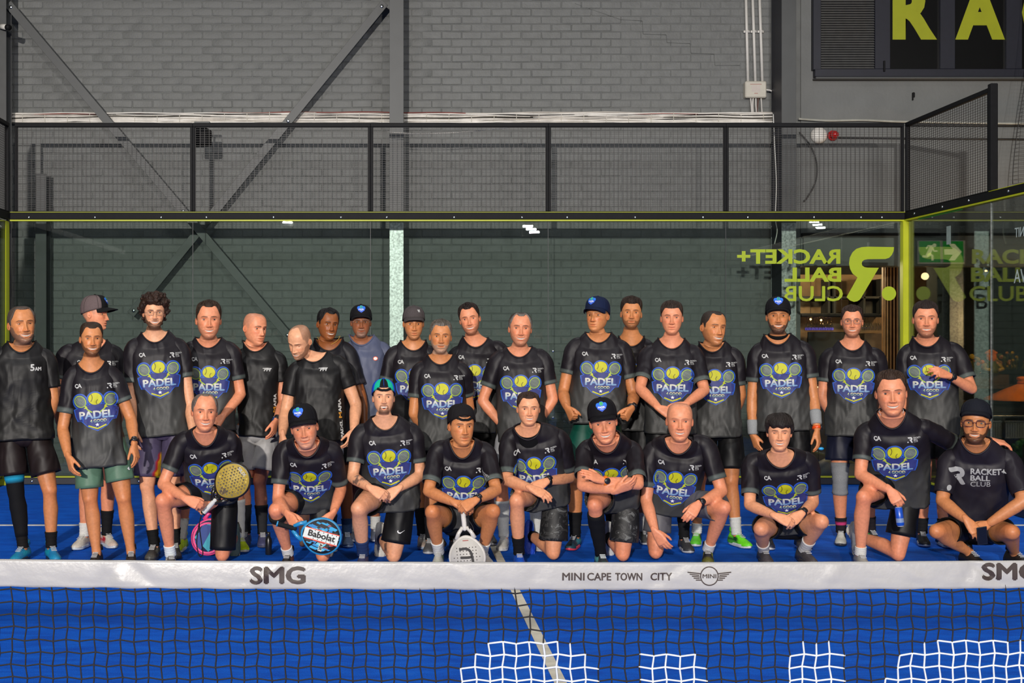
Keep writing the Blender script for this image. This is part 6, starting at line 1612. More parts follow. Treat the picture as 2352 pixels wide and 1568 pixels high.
add(4, 'curly haired bearded man in glasses and purple shorts', ST, head=(354, 676, 756), yaw=4, collar=(357, 787), S=((287, 787), (430, 782)), E=((303, 905), (436, 930)), W=((306, 985), (444, 1000)), hand=((308, 1030), (446, 1030)), near=((0, 1), (0, 1)), Y=-4.70, hem=(997, 315, 434), sl=(878, 866), hairpx=8,
    legs=((338, 354, 0, -5), (398, 402, .05, 8)), skin='light', hair='curly', hl=dict(front=.76, recede=.02, side=.52), hairc=lin(42, 26, 18), smile=1, lid=(.2, -.18), beard=('full', lin(42, 28, 20), .85, .004), glasses=dict(col=lin(150, 110, 95), r=.0012, label='thin wire glasses'), shorts=dict(col=lin(72, 64, 88), len=(.82, .82), flare=.112, stripe=(0, 24)),
    socks=((lin(20, 20, 20), .12), (lin(20, 20, 20), .12)), shoes=((lin(52, 50, 48), lin(60, 58, 52), lin(120, 120, 110)), (lin(52, 50, 48), lin(60, 58, 52), lin(120, 120, 110))))
add(5, 'dark haired man in neon yellow shoes behind the kneeler with the gold racket', ST, head=(479, 692, 778), yaw=3, collar=(478, 800), S=((418, 792), (548, 792)), E=((432, 910), (553, 905)), W=((470, 965), (510, 958)), hand=((505, 985, -.03), (485, 985, -.03)), near=((1, 1), (1, 1)), Y=-4.35, hem=(985, 420, 545), sl=(870, 872), hairpx=3,
    legs=((425, 417, 0, -10), (541, 552, 0, 16)), skin='pink', hair='short', hl=dict(front=.86, recede=.04, side=.50), hairc=DB, smile=.75, lid=(.15, -.14), fuzz=None, beard=('full', lin(110, 80, 66), .35), shorts=dict(col=lin(20, 20, 22), len=(.7, .7)), socks=((lin(170, 168, 160), .16), (lin(190, 188, 180), .30)), shoes=((lin(190, 215, 20), (.6, .6, .55), lin(170, 200, 10)), (lin(190, 215, 20), (.6, .6, .55), lin(170, 200, 10))), hpose=('bend', 'bend'), hnorm=((0, 1, -.3), (0, 1, -.3)))
add(6, 'bald man in plain black shirt and light grey shorts looking right', ST, head=(585, 719, 792), yaw=36, pitch=2, roll=4, collar=(585, 808), S=((540, 806), (656, 814)), E=((532, 915), (651, 925)), W=((528, 985), (634, 968)), hand=((530, 1020), (626, 1012, -.02)), near=((0, 0), (0, 1)), Y=-4.10, hem=(998, 545, 636), sl=(878, 877), hairpx=0,
    legs=((560, 565, 0, -4), (597, 603, -.04, 6)), skin='pink', hair=None, fuzz=((.20, .16, .14), .25), smile=.25, lid=(.2, -.2), shirt='black', prints=[('pm', .105, -.135)], hl=dict(front=.88, recede=0, side=.5), shorts=dict(col=lin(155, 153, 152), len=(.77, .77), flare=.110), socks=((lin(40, 40, 42), .24), (lin(40, 40, 42), .24)), shoes=((lin(70, 70, 105), lin(80, 80, 95), lin(50, 55, 80)), (lin(70, 70, 105), lin(80, 80, 95), lin(50, 55, 80))), extra=[('watch', 1, .02, lin(30, 60, 110), 'blue wrist strap', (0, -1, 0)), ('sideprint', .165, -.62)], leg=.95)
add(8, 'dark skinned smiling man in loose black shirt with gold neck chain', ST, head=(753, 709, 781), yaw=20, roll=5, collar=(756, 806), S=((700, 800), (812, 792)), E=((690, 905), (832, 915)), W=((690, 985), (836, 985)), hand=((690, 1010), (832, 1020)), near=((0, 0), (0, 1)), Y=-4.02, hem=(1005, 705, 822), sl=(880, 884), hairpx=3, cw=.115, drop=.105,
    legs=((745, 742, 0, -4), (795, 797, -.10, 4)), skin='brown', hair='short', hl=dict(front=.86, recede=.05, side=.5), hairc=lin(20, 17, 18), smile=.8, lid=(.2, -.2), shirt='night', prints=False, shorts=dict(col=lin(20, 20, 22), len=(.7, .7)), socks=((lin(40, 60, 90), .12), (lin(40, 60, 90), .12)), shoes=((lin(82, 96, 122), lin(150, 165, 180)), (lin(82, 96, 122), lin(150, 165, 180), lin(60, 75, 100), lin(190, 200, 210))), extra=[('chain', lin(200, 160, 60), 'thin gold neck chain')])
add(7, 'balding man in plain black shirt looking down to the left with bent head', ST, head=(689, 743, 826), yaw=-30, pitch=30, roll=6, collar=(720, 832), S=((662, 838), (798, 824)), E=((656, 945), (818, 930)), W=((648, 1000), (812, 990)), hand=((645, 1030), (800, 1020)), near=((0, 1), (0, 1)), Y=-4.34, hem=(1008, 670, 798), sl=(908, 889), hairpx=0, cw=.11,
    legs=((700, 696, 0, -4), (758, 760, 0, 4)), skin='light', hair=None, fuzz=((.055, .045, .04), .5), hl=dict(front=1.2, recede=.0, side=.50, back=.2), hairc=DB, smile=.9, lid=(-.1, -.2), beard=('full', lin(60, 42, 34), .6), shirt='black', prints=[('pm', .075, -.055)], shorts=dict(col=lin(150, 148, 146), len=(.74, .74)), socks=((lin(40, 40, 42), .2), (lin(40, 40, 42), .2)), shoes=((lin(40, 40, 45), (.5, .5, .5)), (lin(40, 40, 45), (.5, .5, .5))), extra=[('sideprint', .180, -.58)], arm=1.12, belly=.02, hideleg=(0,))
add(9, 'man in slate blue shirt and black cap with rimless glasses', ST, head=(829, 700, 775), yaw=2, collar=(830, 793), S=((790, 790), (898, 792)), E=((788, 900), (905, 900)), W=((795, 985), (890, 985)), hand=((795, 1010), (885, 1010)), near=((0, 0), (0, 0)), Y=-3.85, hem=(1005, 795, 890), hairpx=8,
    legs=((815, 815, 0, -4), (862, 862, 0, 4)), skin='deep', hair='buzz', hl=dict(side=.55), hairc=lin(60, 56, 54), smile=.3, beard=('goatee', lin(130, 120, 112), .5), cap=dict(CAPB, label='black cap with a blue emblem'), glasses=dict(col=lin(170, 170, 170), r=.0009, rimless=True, label='rimless glasses'), shirt='slate', prints=[('chip', .115, -.105)], shorts=dict(col=lin(20, 20, 22), len=(.7, .7)), socks=((lin(200, 200, 195), .1), (lin(200, 200, 195), .1)), shoes=((lin(90, 95, 110), (.5, .5, .5)), (lin(90, 95, 110), (.5, .5, .5))))
add(10, 'man in grey cap and shadowed eyes standing by the bright steel column', ST, head=(950, 702, 778), yaw=4, pitch=6, collar=(950, 806), S=((888, 802), (1004, 800)), E=((880, 905), (1010, 905)), W=((925, 965), (985, 965)), hand=((950, 980, .05), (960, 980, .05)), near=((0, 0), (0, 0)), Y=-4.13, hem=(1005, 895, 1005), hairpx=8,
    legs=((964, 970, -.08, 2), (1000, 1004, .05, 12)), skin='tan', hair='buzz', hl=dict(side=.55), hairc=lin(70, 55, 46), smile=.1, teeth=False, cap=dict(col=lin(72, 66, 66), emblem=GREY_CAP_ART, turn=.45, high=.014, label='dark grey cap with a small white logo'), beard=('full', lin(110, 84, 72), .25), shorts=dict(col=lin(20, 20, 22), len=(.7, .7)), socks=((lin(22, 22, 24), .22), (lin(22, 22, 24), .2)), shoes=((lin(150, 148, 145), lin(135, 150, 165), lin(190, 120, 30)), (lin(60, 55, 50), lin(70, 60, 50))))
add(12, 'tall dark haired man leaning his head left, behind the grey haired bearded man', ST, head=(1079, 696, 768), yaw=-4, roll=-9, collar=(1091, 798), S=((1032, 800), (1168, 793)), E=((1030, 905), (1175, 905)), W=((1050, 975), (1150, 975)), hand=((1060, 1000, .05), (1140, 1000, .05)), near=((0, 0), (0, 0)), Y=-4.02, hem=(988, 1036, 1142), hairpx=4,
    legs=((1068, 1066, 0, -4), (1120, 1124, 0, 6)), skin='pink', hair='short', hl=dict(front=.84, recede=.05, side=.5), hairc=lin(34, 22, 18), smile=.95, lid=(.17, -.16), beard=('full', lin(70, 45, 34), .5), shorts=dict(col=lin(14, 14, 15), len=(.74, .74)), socks=((lin(22, 22, 24), .2), (lin(22, 22, 24), .2)), shoes=((lin(70, 70, 72), (.5, .5, .5)), (lin(70, 70, 72), (.5, .5, .5))))
add(11, 'grey haired man with short grey beard and hands behind his back', ST, head=(1012, 734, 811), yaw=3, roll=2, collar=(1012, 838), S=((946, 838), (1078, 838)), E=((950, 950), (1078, 938)), W=((985, 1000), (1050, 1000)), hand=((1010, 1010, .08), (1020, 1010, .08)), near=((0, 0), (0, 0)), Y=-4.42, hem=(1032, 958, 1072), sl=(913, 908), hairpx=4,
    legs=((992, 988, 0, -6), (1040, 1044, 0, 6)), skin='tan', hair='short', hl=dict(front=.84, recede=.03, side=.55), hairc=lin(82, 74, 66), hairg=lin(110, 104, 98), browc=lin(50, 38, 30), smile=.2, teeth=False, beard=('full', lin(150, 138, 126), .62, .003), shorts=dict(col=lin(18, 18, 20), len=(.7, .7)), socks=((lin(22, 22, 24), .2), (lin(22, 22, 24), .2)), shoes=((lin(90, 90, 92), (.5, .5, .5)), (lin(90, 90, 92), (.5, .5, .5))), fs=(.62, .62))
add(13, 'smiling man with receding grey temples and hands behind his back', ST, head=(1195, 715, 794), yaw=4, roll=2, collar=(1193, 821), S=((1128, 812), (1264, 810)), E=((1108, 920), (1270, 918)), W=((1160, 985), (1225, 985)), hand=((1190, 1000, .08), (1195, 1000, .08)), near=((0, 0), (0, 0)), Y=-4.3, hem=(1012, 1140, 1256), sl=(901, 895), hairpx=3,
    legs=((1152, 1157, 0, -10), (1230, 1234, 0, 8)), skin='pink', hair='thin', hl=dict(front=.88, recede=.06, side=.52), hairc=lin(62, 52, 46), hairg=lin(110, 104, 98), browc=lin(45, 32, 26), smile=1, lid=(.14, -.12), beard=('full', lin(120, 94, 78), .4), shorts=dict(col=lin(140, 140, 142), len=(.72, .72)), socks=((lin(190, 190, 186), .30), (lin(190, 190, 186), .30)), shoes=((lin(185, 182, 176), (.55, .55, .54)), (lin(185, 182, 176), (.55, .55, .54))), fs=(.66, .62))
add(15, 'tall man with dark quiff and short beard half hidden behind the navy cap', ST, head=(1450, 678, 756), yaw=2, pitch=-4, roll=2, collar=(1451, 796), S=((1398, 792), (1504, 786)), E=((1396, 905), (1508, 900)), W=((1410, 985), (1490, 985)), hand=((1420, 1010, .05), (1480, 1010, .05)), near=((0, 0), (0, 0)), Y=-3.98, hem=(986, 1404, 1496), hairpx=9,
    legs=((1424, 1422, 0, -4), (1474, 1478, 0, 4)), skin='tan', hair='quiff', hl=dict(front=.80, recede=.03, side=.6), hairc=lin(40, 27, 20), smile=.15, teeth=False, beard=('full', lin(70, 45, 30), .6), shorts=dict(col=lin(16, 16, 18), len=(.74, .74)), socks=((lin(200, 200, 195), .15), (lin(200, 200, 195), .15)), shoes=((lin(50, 120, 40), (.5, .5, .5)), (lin(60, 60, 60), (.5, .5, .5))))
add(14, 'broad man in navy cap and green shorts holding his shirt hem', ST, head=(1372, 682, 763), yaw=-20, pitch=-3, collar=(1375, 788), S=((1303, 784), (1446, 788)), E=((1293, 902), (1456, 908)), W=((1303, 938), (1450, 940)), hand=((1318, 968, -.06), (1434, 966, -.06)), near=((0, 1), (0, 1)), Y=-4.28, hem=(969, 1303, 1441), sl=(858, 869), hairpx=9,
    legs=((1322, 1321, 0, -20), (1400, 1410, 0, 8)), skin='tan', hair='buzz', hl=dict(side=.6), hairc=lin(120, 90, 66), smile=.1, teeth=False, flush=1.2, cap=dict(col=lin(20, 30, 58), emblem=True, high=.026, brim=.08, label='navy cap with a blue emblem', turn=-.1), shorts=dict(col=lin(8, 68, 55), len=(.78, .78), flare=.125), socks=((lin(17, 17, 19), .19), (lin(17, 17, 19), .19)), shoes=((lin(30, 44, 62), lin(215, 70, 90), lin(60, 130, 140)), (lin(30, 44, 62), lin(215, 70, 90))), hpose=('fist', 'fist'), extra=[('watch', 1, .025, lin(17, 17, 19), 'black round watch', (.2, -1, .2))], belly=.03, arm=1.08, prints=True, print_shift=(.01, .0), leg=1.06)
add(17, 'man with very short hair laughing towards the right, hands behind him', ST, head=(1638, 713, 793), yaw=28, roll=4, collar=(1637, 809), S=((1584, 802), (1704, 804)), E=((1580, 905), (1702, 908)), W=((1600, 975), (1680, 970)), hand=((1610, 1000, .06), (1665, 990, .06)), near=((0, 0), (0, 0)), Y=-4.10, hem=(999, 1596, 1704), sl=(880, 883), hairpx=2,
    legs=((1606, 1600, 0, -12), (1680, 1692, -.05, 24)), skin='tan', hair='buzz', hl=dict(front=.88, recede=.05, side=.5), hairc=lin(52, 42, 36), smile=.95, lid=(.05, -.05), beard=('full', lin(110, 75, 55), .25), shorts=dict(col=lin(16, 16, 18), len=(.76, .76), flare=.118), socks=((lin(200, 200, 195), .08), (lin(200, 200, 195), .14)), shoes=((lin(90, 190, 40), (.55, .56, .58), lin(40, 60, 50)), (lin(110, 225, 30), (.6, .62, .62), lin(15, 60, 30))), belly=.03)
add(16, 'short haired man with hands clasped in front, right of the navy cap', ST, head=(1543, 691, 768), yaw=0, collar=(1543, 802), S=((1472, 800), (1612, 800)), E=((1470, 892), (1618, 896)), W=((1515, 938), (1572, 930)), hand=((1545, 952, -.03), (1534, 950, -.03)), near=((1, 1), (1, 1)), Y=-4.36, hem=(992, 1480, 1600), sl=(872, 880), hairpx=4,
    legs=((1515, 1510, 0, -6), (1568, 1572, 0, 6)), skin='pink', hair='short', hl=dict(front=.80, recede=.02, side=.56), hairc=lin(46, 34, 27), smile=.45, teeth=False, lid=(.1, -.1), shorts=dict(col=lin(16, 16, 18), len=(.7, .7)), socks=((lin(22, 22, 24), .2), (lin(22, 22, 24), .2)), shoes=((lin(60, 60, 64), (.5, .5, .5)), (lin(60, 60, 64), (.5, .5, .5))), hpose=('bend', 'bend'), hnorm=((.2, 1, -.4), (-.2, 1, -.4)))
add(18, 'bearded man in black cap and neck gaiter with two grey wristbands', ST, head=(1787, 682, 766), yaw=2, pitch=-2, collar=(1788, 792), S=((1722, 796), (1866, 790)), E=((1727, 920), (1869, 915)), W=((1729, 1000), (1877, 990)), hand=((1742, 1035, -.04), (1883, 1030, -.04)), near=((0, 1), (0, 1)), Y=-4.26, hem=(985, 1737, 1866), sl=(877, 868), hairpx=9,
    legs=((1768, 1764, 0, -6), (1836, 1840, 0, 6)), skin='tan', hair='buzz', hl=dict(side=.5), hairc=lin(40, 30, 26), smile=.7, lid=(.18, -.16), beard=('full', lin(62, 50, 44), .88, .008), browc=lin(40, 28, 22), cap=dict(CAPB, label='black cap with a blue emblem', high=.024), shorts=dict(col=lin(15, 15, 16), len=(.7, .7), logo=('ring', (1749, 1011))), socks=((lin(200, 200, 196), .1), (lin(200, 200, 196), .1)), shoes=((lin(40, 42, 60), (.5, .5, .5)), (lin(40, 42, 60), (.5, .5, .5))),
    extra=[('gaiter',), ('wristband', 0, .01, lin(138, 140, 142), 'grey towelling wristband'), ('wristband', 1, .055, lin(138, 140, 142), 'grey towelling wristband'), ('watch', 1, .028, lin(220, 75, 20), 'orange strapped watch', (.8, -.5, .1))])
add(19, 'man in clear glasses and navy shorts with a grey knee sleeve', ST, head=(1957, 700, 774), yaw=2, collar=(1958, 806), S=((1886, 806), (2030, 806)), E=((1888, 912), (2032, 905)), W=((1925, 980), (2000, 980)), hand=((1950, 1000, .08), (1980, 1000, .08)), near=((0, 0), (0, 0)), Y=-4.08, hem=(999, 1897, 2018), sl=(876, 880), hairpx=5,
    legs=((1930, 1932, 0, -14), (1994, 2000, .1, 8)), skin='pink', hair='short', hl=dict(front=.82, recede=.04, side=.58), hairc=lin(44, 30, 24), smile=.85, lid=(.22, -.2), beard=('full', lin(80, 58, 48), .45), glasses=dict(col=lin(120, 105, 105), r=.0013, rimless=False, sq=.75, label='thin clear framed glasses'), shorts=dict(col=lin(24, 26, 44), len=(.66, .66), flare=.115), socks=((lin(30, 26, 30), .12), (lin(30, 26, 30), .12)),
    shoes=((lin(200, 198, 188), lin(60, 60, 60), lin(25, 25, 25)), (lin(40, 40, 44), (.5, .5, .5), lin(30, 160, 60))), extra=[('legband', 'knee_sleeve', 0, -.30, .28, lin(132, 134, 136), 'grey knitted knee sleeve'), ('legband', 'sock_band', 0, .80, .86, lin(170, 50, 100), 'pink sock band')])
add(20, 'dark haired man raising a blurred hand with a black watch to his chest', ST, head=(2126, 689, 774), yaw=4, collar=(2130, 797), S=((2064, 798), (2212, 794)), E=((2072, 915), (2232, 893)), W=((2078, 985), (2178, 862)), hand=((2080, 1020), (2128, 846, -.05)), near=((0, 0), (1, 1)), Y=-4.12, hem=(996, 2085, 2200), sl=(880, 868), hairpx=6,
    legs=((2122, 2118, 0, -6), (2170, 2166, 0, 6)), skin='pink', hair='short', hl=dict(front=.80, recede=.02, side=.55), hairc=lin(38, 28, 24), smile=.6, lid=(.16, -.14), beard=('full', lin(60, 44, 38), .5), shorts=dict(col=lin(16, 16, 18), len=(.66, .66)), socks=((lin(24, 24, 26), .12), (lin(24, 24, 26), .12)), shoes=((lin(30, 30, 34), (.5, .5, .5)), (lin(30, 30, 34), (.5, .5, .5))), hpose=('relax', 'point'), hnorm=(None, (0, .9, -.5)), extra=[('watch', 1, .03, lin(15, 15, 18), 'black smart watch', (-.2, -1, .3))], fs=(None, .72))

# ------------------------------------------------------------------ front row
CLASP = ((.15, .8, -.6), (-.15, .8, -.6))
add(21, 'smiling man with thinning hair kneeling with a gold racket', KN_, pose='kneel', head=(470, 904, 989), yaw=5, roll=2, collar=(474, 1026), S=((398, 1004), (548, 996)), E=((374, 1112), (538, 1105)), W=((428, 1146), (486, 1160)), hand=((466, 1163, -.04), (455, 1172, -.03)), near=((1, 1), (0, 1)), sl=(1080, 1066), hairpx=1,
    kneel=dict(side=0, ankle=(392, 1274), knee=(374, 1150), hip=(486, 1128), down=511, foot=.05, toe=14, hemup=-.03), skin='pink', hair='thin', hl=dict(front=.95, recede=.02, side=.5), hairc=lin(112, 98, 88), hairg=lin(96, 86, 78), browc=lin(60, 42, 34), smile=1, lid=(.2, -.18), shorts=dict(col=lin(18, 18, 20), len=(.55, .93), flare=.100), socks=((lin(205, 210, 210), .08), (lin(205, 210, 210), .08)), shoes=((lin(70, 66, 62), lin(60, 150, 150), lin(190, 190, 180)), (lin(70, 66, 62), lin(70, 90, 90))), hpose=('bend', 'fist'), hnorm=((.2, .8, -.5), (-.6, .8, -.2)), extra=[('watch', 1, .06, lin(15, 15, 16), 'black wrist strap', (0, -1, .3))], cw=.094, drop=.10)
add(22, 'older man in black cap with a blue emblem kneeling with a blue racket', KN_, pose='kneel', head=(699, 930, 1027), yaw=-4, pitch=4, roll=-9, collar=(706, 1051), S=((632, 1022), (780, 1022)), E=((638, 1148), (784, 1122)), W=((662, 1182), (764, 1180)), hand=((684, 1216, -.06), (742, 1215, -.02)), near=((1, 1), (0, 1)), sl=(1111, 1110), hairpx=10,
    kneel=dict(side=0, ankle=(662, 1272), knee=(634, 1172), hip=(708, 1140), down=742, foot=.02, toe=-4, hemup=-.03), skin='pink', hair='buzz', hl=dict(side=.56), hairc=lin(150, 140, 132), browc=lin(90, 70, 60), smile=.8, teeth=False, lid=(.14, -.14), beard=('full', lin(160, 140, 130), .35), cap=dict(CAPB, label='black cap with a blue emblem', turn=-.16, high=.026), shorts=dict(col=lin(18, 18, 20), len=(.55, .8)), socks=((lin(200, 200, 196), .07), (lin(200, 200, 196), .07)), shoes=((lin(26, 26, 28), (.5, .5, .5), lin(150, 90, 60)), (lin(26, 26, 28), (.5, .5, .5))), hpose=('fist', 'relax'), hnorm=((.7, .5, -.3), None), extra=[('legband', 'knee_strap', 0, .10, .17, (.008, .008, .009), 'black strap below the knee')], cw=.096, drop=.10)
add(23, 'moustached man in backwards blue and teal cap kneeling with clasped hands', KN_, pose='kneel', head=(881, 872, 951), yaw=2, pitch=-6, collar=(886, 989), S=((808, 984), (966, 978)), E=((810, 1096), (966, 1092)), W=((853, 1122), (912, 1124)), hand=((893, 1146, -.04), (878, 1150, -.02)), near=((1, 1), (0, 1)), sl=(1063, 1060), hairpx=7,
    kneel=dict(side=0, ankle=(834, 1272), knee=(824, 1168), hip=(894, 1130), down=904, foot=-.10, toe=-4, hemup=-.10, hemw=.215), skin='light', hair='crop', hl=dict(front=.80, side=.55), hairc=DB, smile=.1, open=1.0, teeth=True, flush=.5, beard=('goatee', lin(58, 40, 32), .75, .002), cap=dict(col=lin(20, 70, 180), panels=[lin(20, 20, 24), lin(20, 170, 140), lin(20, 70, 190), lin(20, 80, 200)], back=True, label='backwards blue and teal cap', strapc=lin(20, 20, 24), brim=.075), shorts=dict(col=lin(17, 17, 19), len=(.55, .80), flare=.112, logo=('swoosh', (912, 1224))), socks=((lin(36, 52, 88), .14), (lin(36, 52, 88), .14)), shoes=((lin(60, 60, 90), (.5, .45, .45)), (lin(200, 195, 185), lin(205, 200, 190), lin(190, 60, 40))), hpose=('bend', 'bend'), hnorm=CLASP, extra=[('tattoo', 'arm', 0, .45, .07), ('tattoo', 'leg', 1, .12, .10)], leg=1.05)
add(24, 'man in backwards black cap squatting with a white racket on the ground', KN_, pose='squat', head=(1060, 930, 1022), yaw=14, collar=(1062, 1054), S=((988, 1022), (1134, 1024)), E=((984, 1128), (1140, 1126)), W=((1048, 1156), (1090, 1150)), hand=((1086, 1172, -.04), (1058, 1170, -.02)), near=((1, 1), (1, 1)), sl=(1107, 1106), hairpx=8,
    squat=dict(ankle=((1008, 1268), (1108, 1266)), knee=((993, 1176), (1132, 1174)), hip=(1062, 1196), toe=(-6, 14)), skin='tan', hair='crop', hl=dict(front=.76, side=.55), hairc=lin(44, 30, 23), smile=.35, teeth=False, lid=(.22, -.2), beard=('moustache', lin(70, 48, 36), .55), cap=dict(col=lin(24, 22, 24), back=True, line=.72, label='backwards black cap'), shorts=dict(col=lin(18, 18, 20), len=(.6, .6)), socks=((lin(200, 200, 196), .12), (lin(200, 200, 196), .10)), shoes=((lin(190, 188, 180), (.6, .6, .58), lin(120, 170, 110)), (lin(190, 188, 180), (.6, .6, .58))), hpose=('bend', 'bend'), hnorm=CLASP, extra=[('watch', 1, .03, lin(16, 16, 18), 'black watch', (.3, -.6, .8))], drop=.115, cw=.094)
add(25, 'dark haired clean shaven man kneeling in camouflage shorts and bright blue shoes', KN_, pose='kneel', head=(1214, 900, 976), yaw=5, collar=(1216, 1010), S=((1152, 996), (1302, 990)), E=((1164, 1102), (1308, 1096)), W=((1222, 1122), (1254, 1106)), hand=((1270, 1145, -.04), (1226, 1124, -.02)), near=((1, 1), (0, 1)), sl=(1088, 1080), hairpx=4,
    kneel=dict(side=0, ankle=(1192, 1270), knee=(1187, 1150), hip=(1244, 1130), down=1270, foot=-.14, toe=-2, hemup=-.06), skin='fair', hair='short', hl=dict(front=.84, recede=.03, side=.55), hairc=lin(50, 34, 26), smile=.7, lid=(.2, -.18), hw=1.06, shorts=dict(col=(.02, .02, .02), len=(.52, .80), flare=.112, camo=True), socks=((lin(18, 18, 20), .14), (lin(18, 18, 20), .12)), shoes=((lin(15, 80, 190), lin(15, 60, 170), lin(20, 100, 220)), (lin(15, 80, 190), lin(15, 60, 170), lin(20, 100, 220))), hpose=('relax', 'bend'), hnorm=((.2, .5, -.8), (-.2, .8, -.6)), extra=[('watch', 1, .02, lin(16, 16, 18), 'black watch', (.2, -.5, .8)), ('undershirt', .55)], arm=1.06, belly=.02, drop=.08)
add(26, 'smiling man in black cap kneeling with crossed arms and an orange watch', KN_, pose='kneel', head=(1386, 918, 1015), yaw=2, pitch=4, roll=-8, collar=(1396, 1042), S=((1326, 1022), (1470, 1020)), E=((1338, 1116), (1466, 1112)), W=((1418, 1126), (1384, 1103)), hand=((1452, 1112, -.03), (1346, 1088, -.03)), near=((1, 1), (1, 1)), sl=(1090, 1098), hairpx=10,
    kneel=dict(side=0, ankle=(1380, 1272), knee=(1366, 1160), hip=(1408, 1132), down=1430, foot=-.05, toe=2, hemup=-.06), skin='pink', hair='buzz', hl=dict(side=.58), hairc=lin(110, 80, 56), smile=1, lid=(.16, -.14), cap=dict(CAPB, label='black cap with a blue emblem and grey tab', high=.032), shorts=dict(col=(.02, .02, .02), len=(.52, .80), flare=.110, camo=True), socks=((lin(17, 17, 19), .37), (lin(17, 17, 19), .2)), shoes=((lin(40, 46, 50), (.6, .6, .6), lin(90, 170, 160), (.7, .75, .75)), (lin(190, 195, 190), (.6, .6, .6))), hpose=('relax', 'flat'), hnorm=((0, .8, .6), (0, .7, -.7)), extra=[('watch', 1, .02, lin(225, 120, 20), 'orange strapped watch', (0, -1, .1))], drop=.105)
add(27, 'bald man kneeling on one knee in grey shorts with long hanging arms', KN_, pose='kneel', head=(1561, 925, 1012), yaw=2, roll=1, collar=(1556, 1044), S=((1482, 1020), (1642, 1012)), E=((1484, 1150), (1658, 1128)), W=((1506, 1222), (1604, 1158)), hand=((1530, 1258, -.03), (1576, 1196, -.05)), near=((0, 1), (1, 1)), sl=(1118, 1100), hairpx=0,
    kneel=dict(side=1, ankle=(1626, 1262), knee=(1662, 1166), hip=(1546, 1150), down=1506, foot=.05, toe=-14, near=True, hemup=-.03), skin='pink', hair=None, fuzz=((.18, .14, .12), .2), hl=dict(front=.92, recede=0, side=.52), browc=lin(110, 80, 62), brow=.5, smile=.7, lid=(.14, -.12), shorts=dict(col=lin(88, 86, 90), len=(.62, .86), flare=.108), socks=((lin(190, 190, 190), .08), (lin(190, 190, 190), .07)), shoes=((lin(30, 32, 34), lin(30, 150, 150), lin(30, 160, 150)), (lin(30, 30, 32), lin(40, 150, 130), lin(170, 170, 30))), hpose=('relax', 'relax'), hnorm=((.5, .8, 0), (-.1, .9, -.4)), extra=[('watch', 1, .02, lin(16, 16, 18), 'black smart watch', (.3, -.8, .5))], arm=1.05, belly=.02)
add(28, 'young man with straight dark fringe squatting with clasped hands', KN_, pose='squat', head=(1790, 948, 1034), yaw=2, collar=(1796, 1076), S=((1706, 1052), (1876, 1046)), E=((1722, 1160), (1868, 1154)), W=((1784, 1186), (1840, 1180)), hand=((1826, 1204, -.04), (1806, 1206, -.03)), near=((1, 1), (0, 1)), sl=(1135, 1131), hairpx=8,
    squat=dict(ankle=((1754, 1262), (1846, 1262)), knee=((1748, 1214), (1886, 1198)), hip=(1802, 1204), toe=(-4, 6)), skin='fair', hair='fringe', hl=dict(front=.67, recede=.0, side=.50), hairc=lin(32, 25, 22), smile=.9, lid=(.04, -.06), flush=.5, shorts=dict(col=lin(17, 17, 20), len=(.6, .6)), socks=((lin(190, 188, 184), .13), (lin(190, 188, 184), .14)), shoes=((lin(66, 62, 66), lin(60, 56, 60)), (lin(66, 62, 66), lin(60, 56, 60))), hpose=('bend', 'bend'), hnorm=CLASP, extra=[('watch', 1, .02, lin(22, 20, 22), 'dark bracelet', (.3, -.6, .6))], arm=.98)
add(29, 'large smiling man kneeling with a blue can and an arm round his neighbour', KN_, pose='kneel', head=(2047, 850, 953), yaw=4, roll=-3, collar=(2050, 985), S=((1968, 980), (2146, 972)), E=((1976, 1090), (2200, 1022)), W=((2044, 1126), (2276, 1010)), hand=((2066, 1168, -.06), (2312, 1020, -.04)), near=((1, 1), (0, 0)), sl=(1057, None), hairpx=6,
    kneel=dict(side=0, ankle=(1976, 1272), knee=(1984, 1142), hip=(2056, 1110), down=2062, foot=-.18, toe=-6, hemup=-.12, hemw=.23), skin='pink', hair='short', hl=dict(front=.84, recede=.02, side=.55), hairc=lin(52, 36, 26), smile=1, lid=(.18, -.16), shorts=dict(col=lin(16, 16, 18), len=(.56, .74), flare=.112), socks=((lin(200, 198, 190), .06), (lin(200, 198, 190), .06)), shoes=((lin(150, 146, 138), (.5, .5, .48)), (lin(205, 200, 190), (.6, .6, .58))), hpose=('bend', 'relax'), hnorm=((.3, .9, 0), (0, .3, -1)), extra=[('chain', (.6, .6, .6), 'thin pale cord necklace')], fs=(None, .80), belly=.02, arm=1.04, drop=.10)
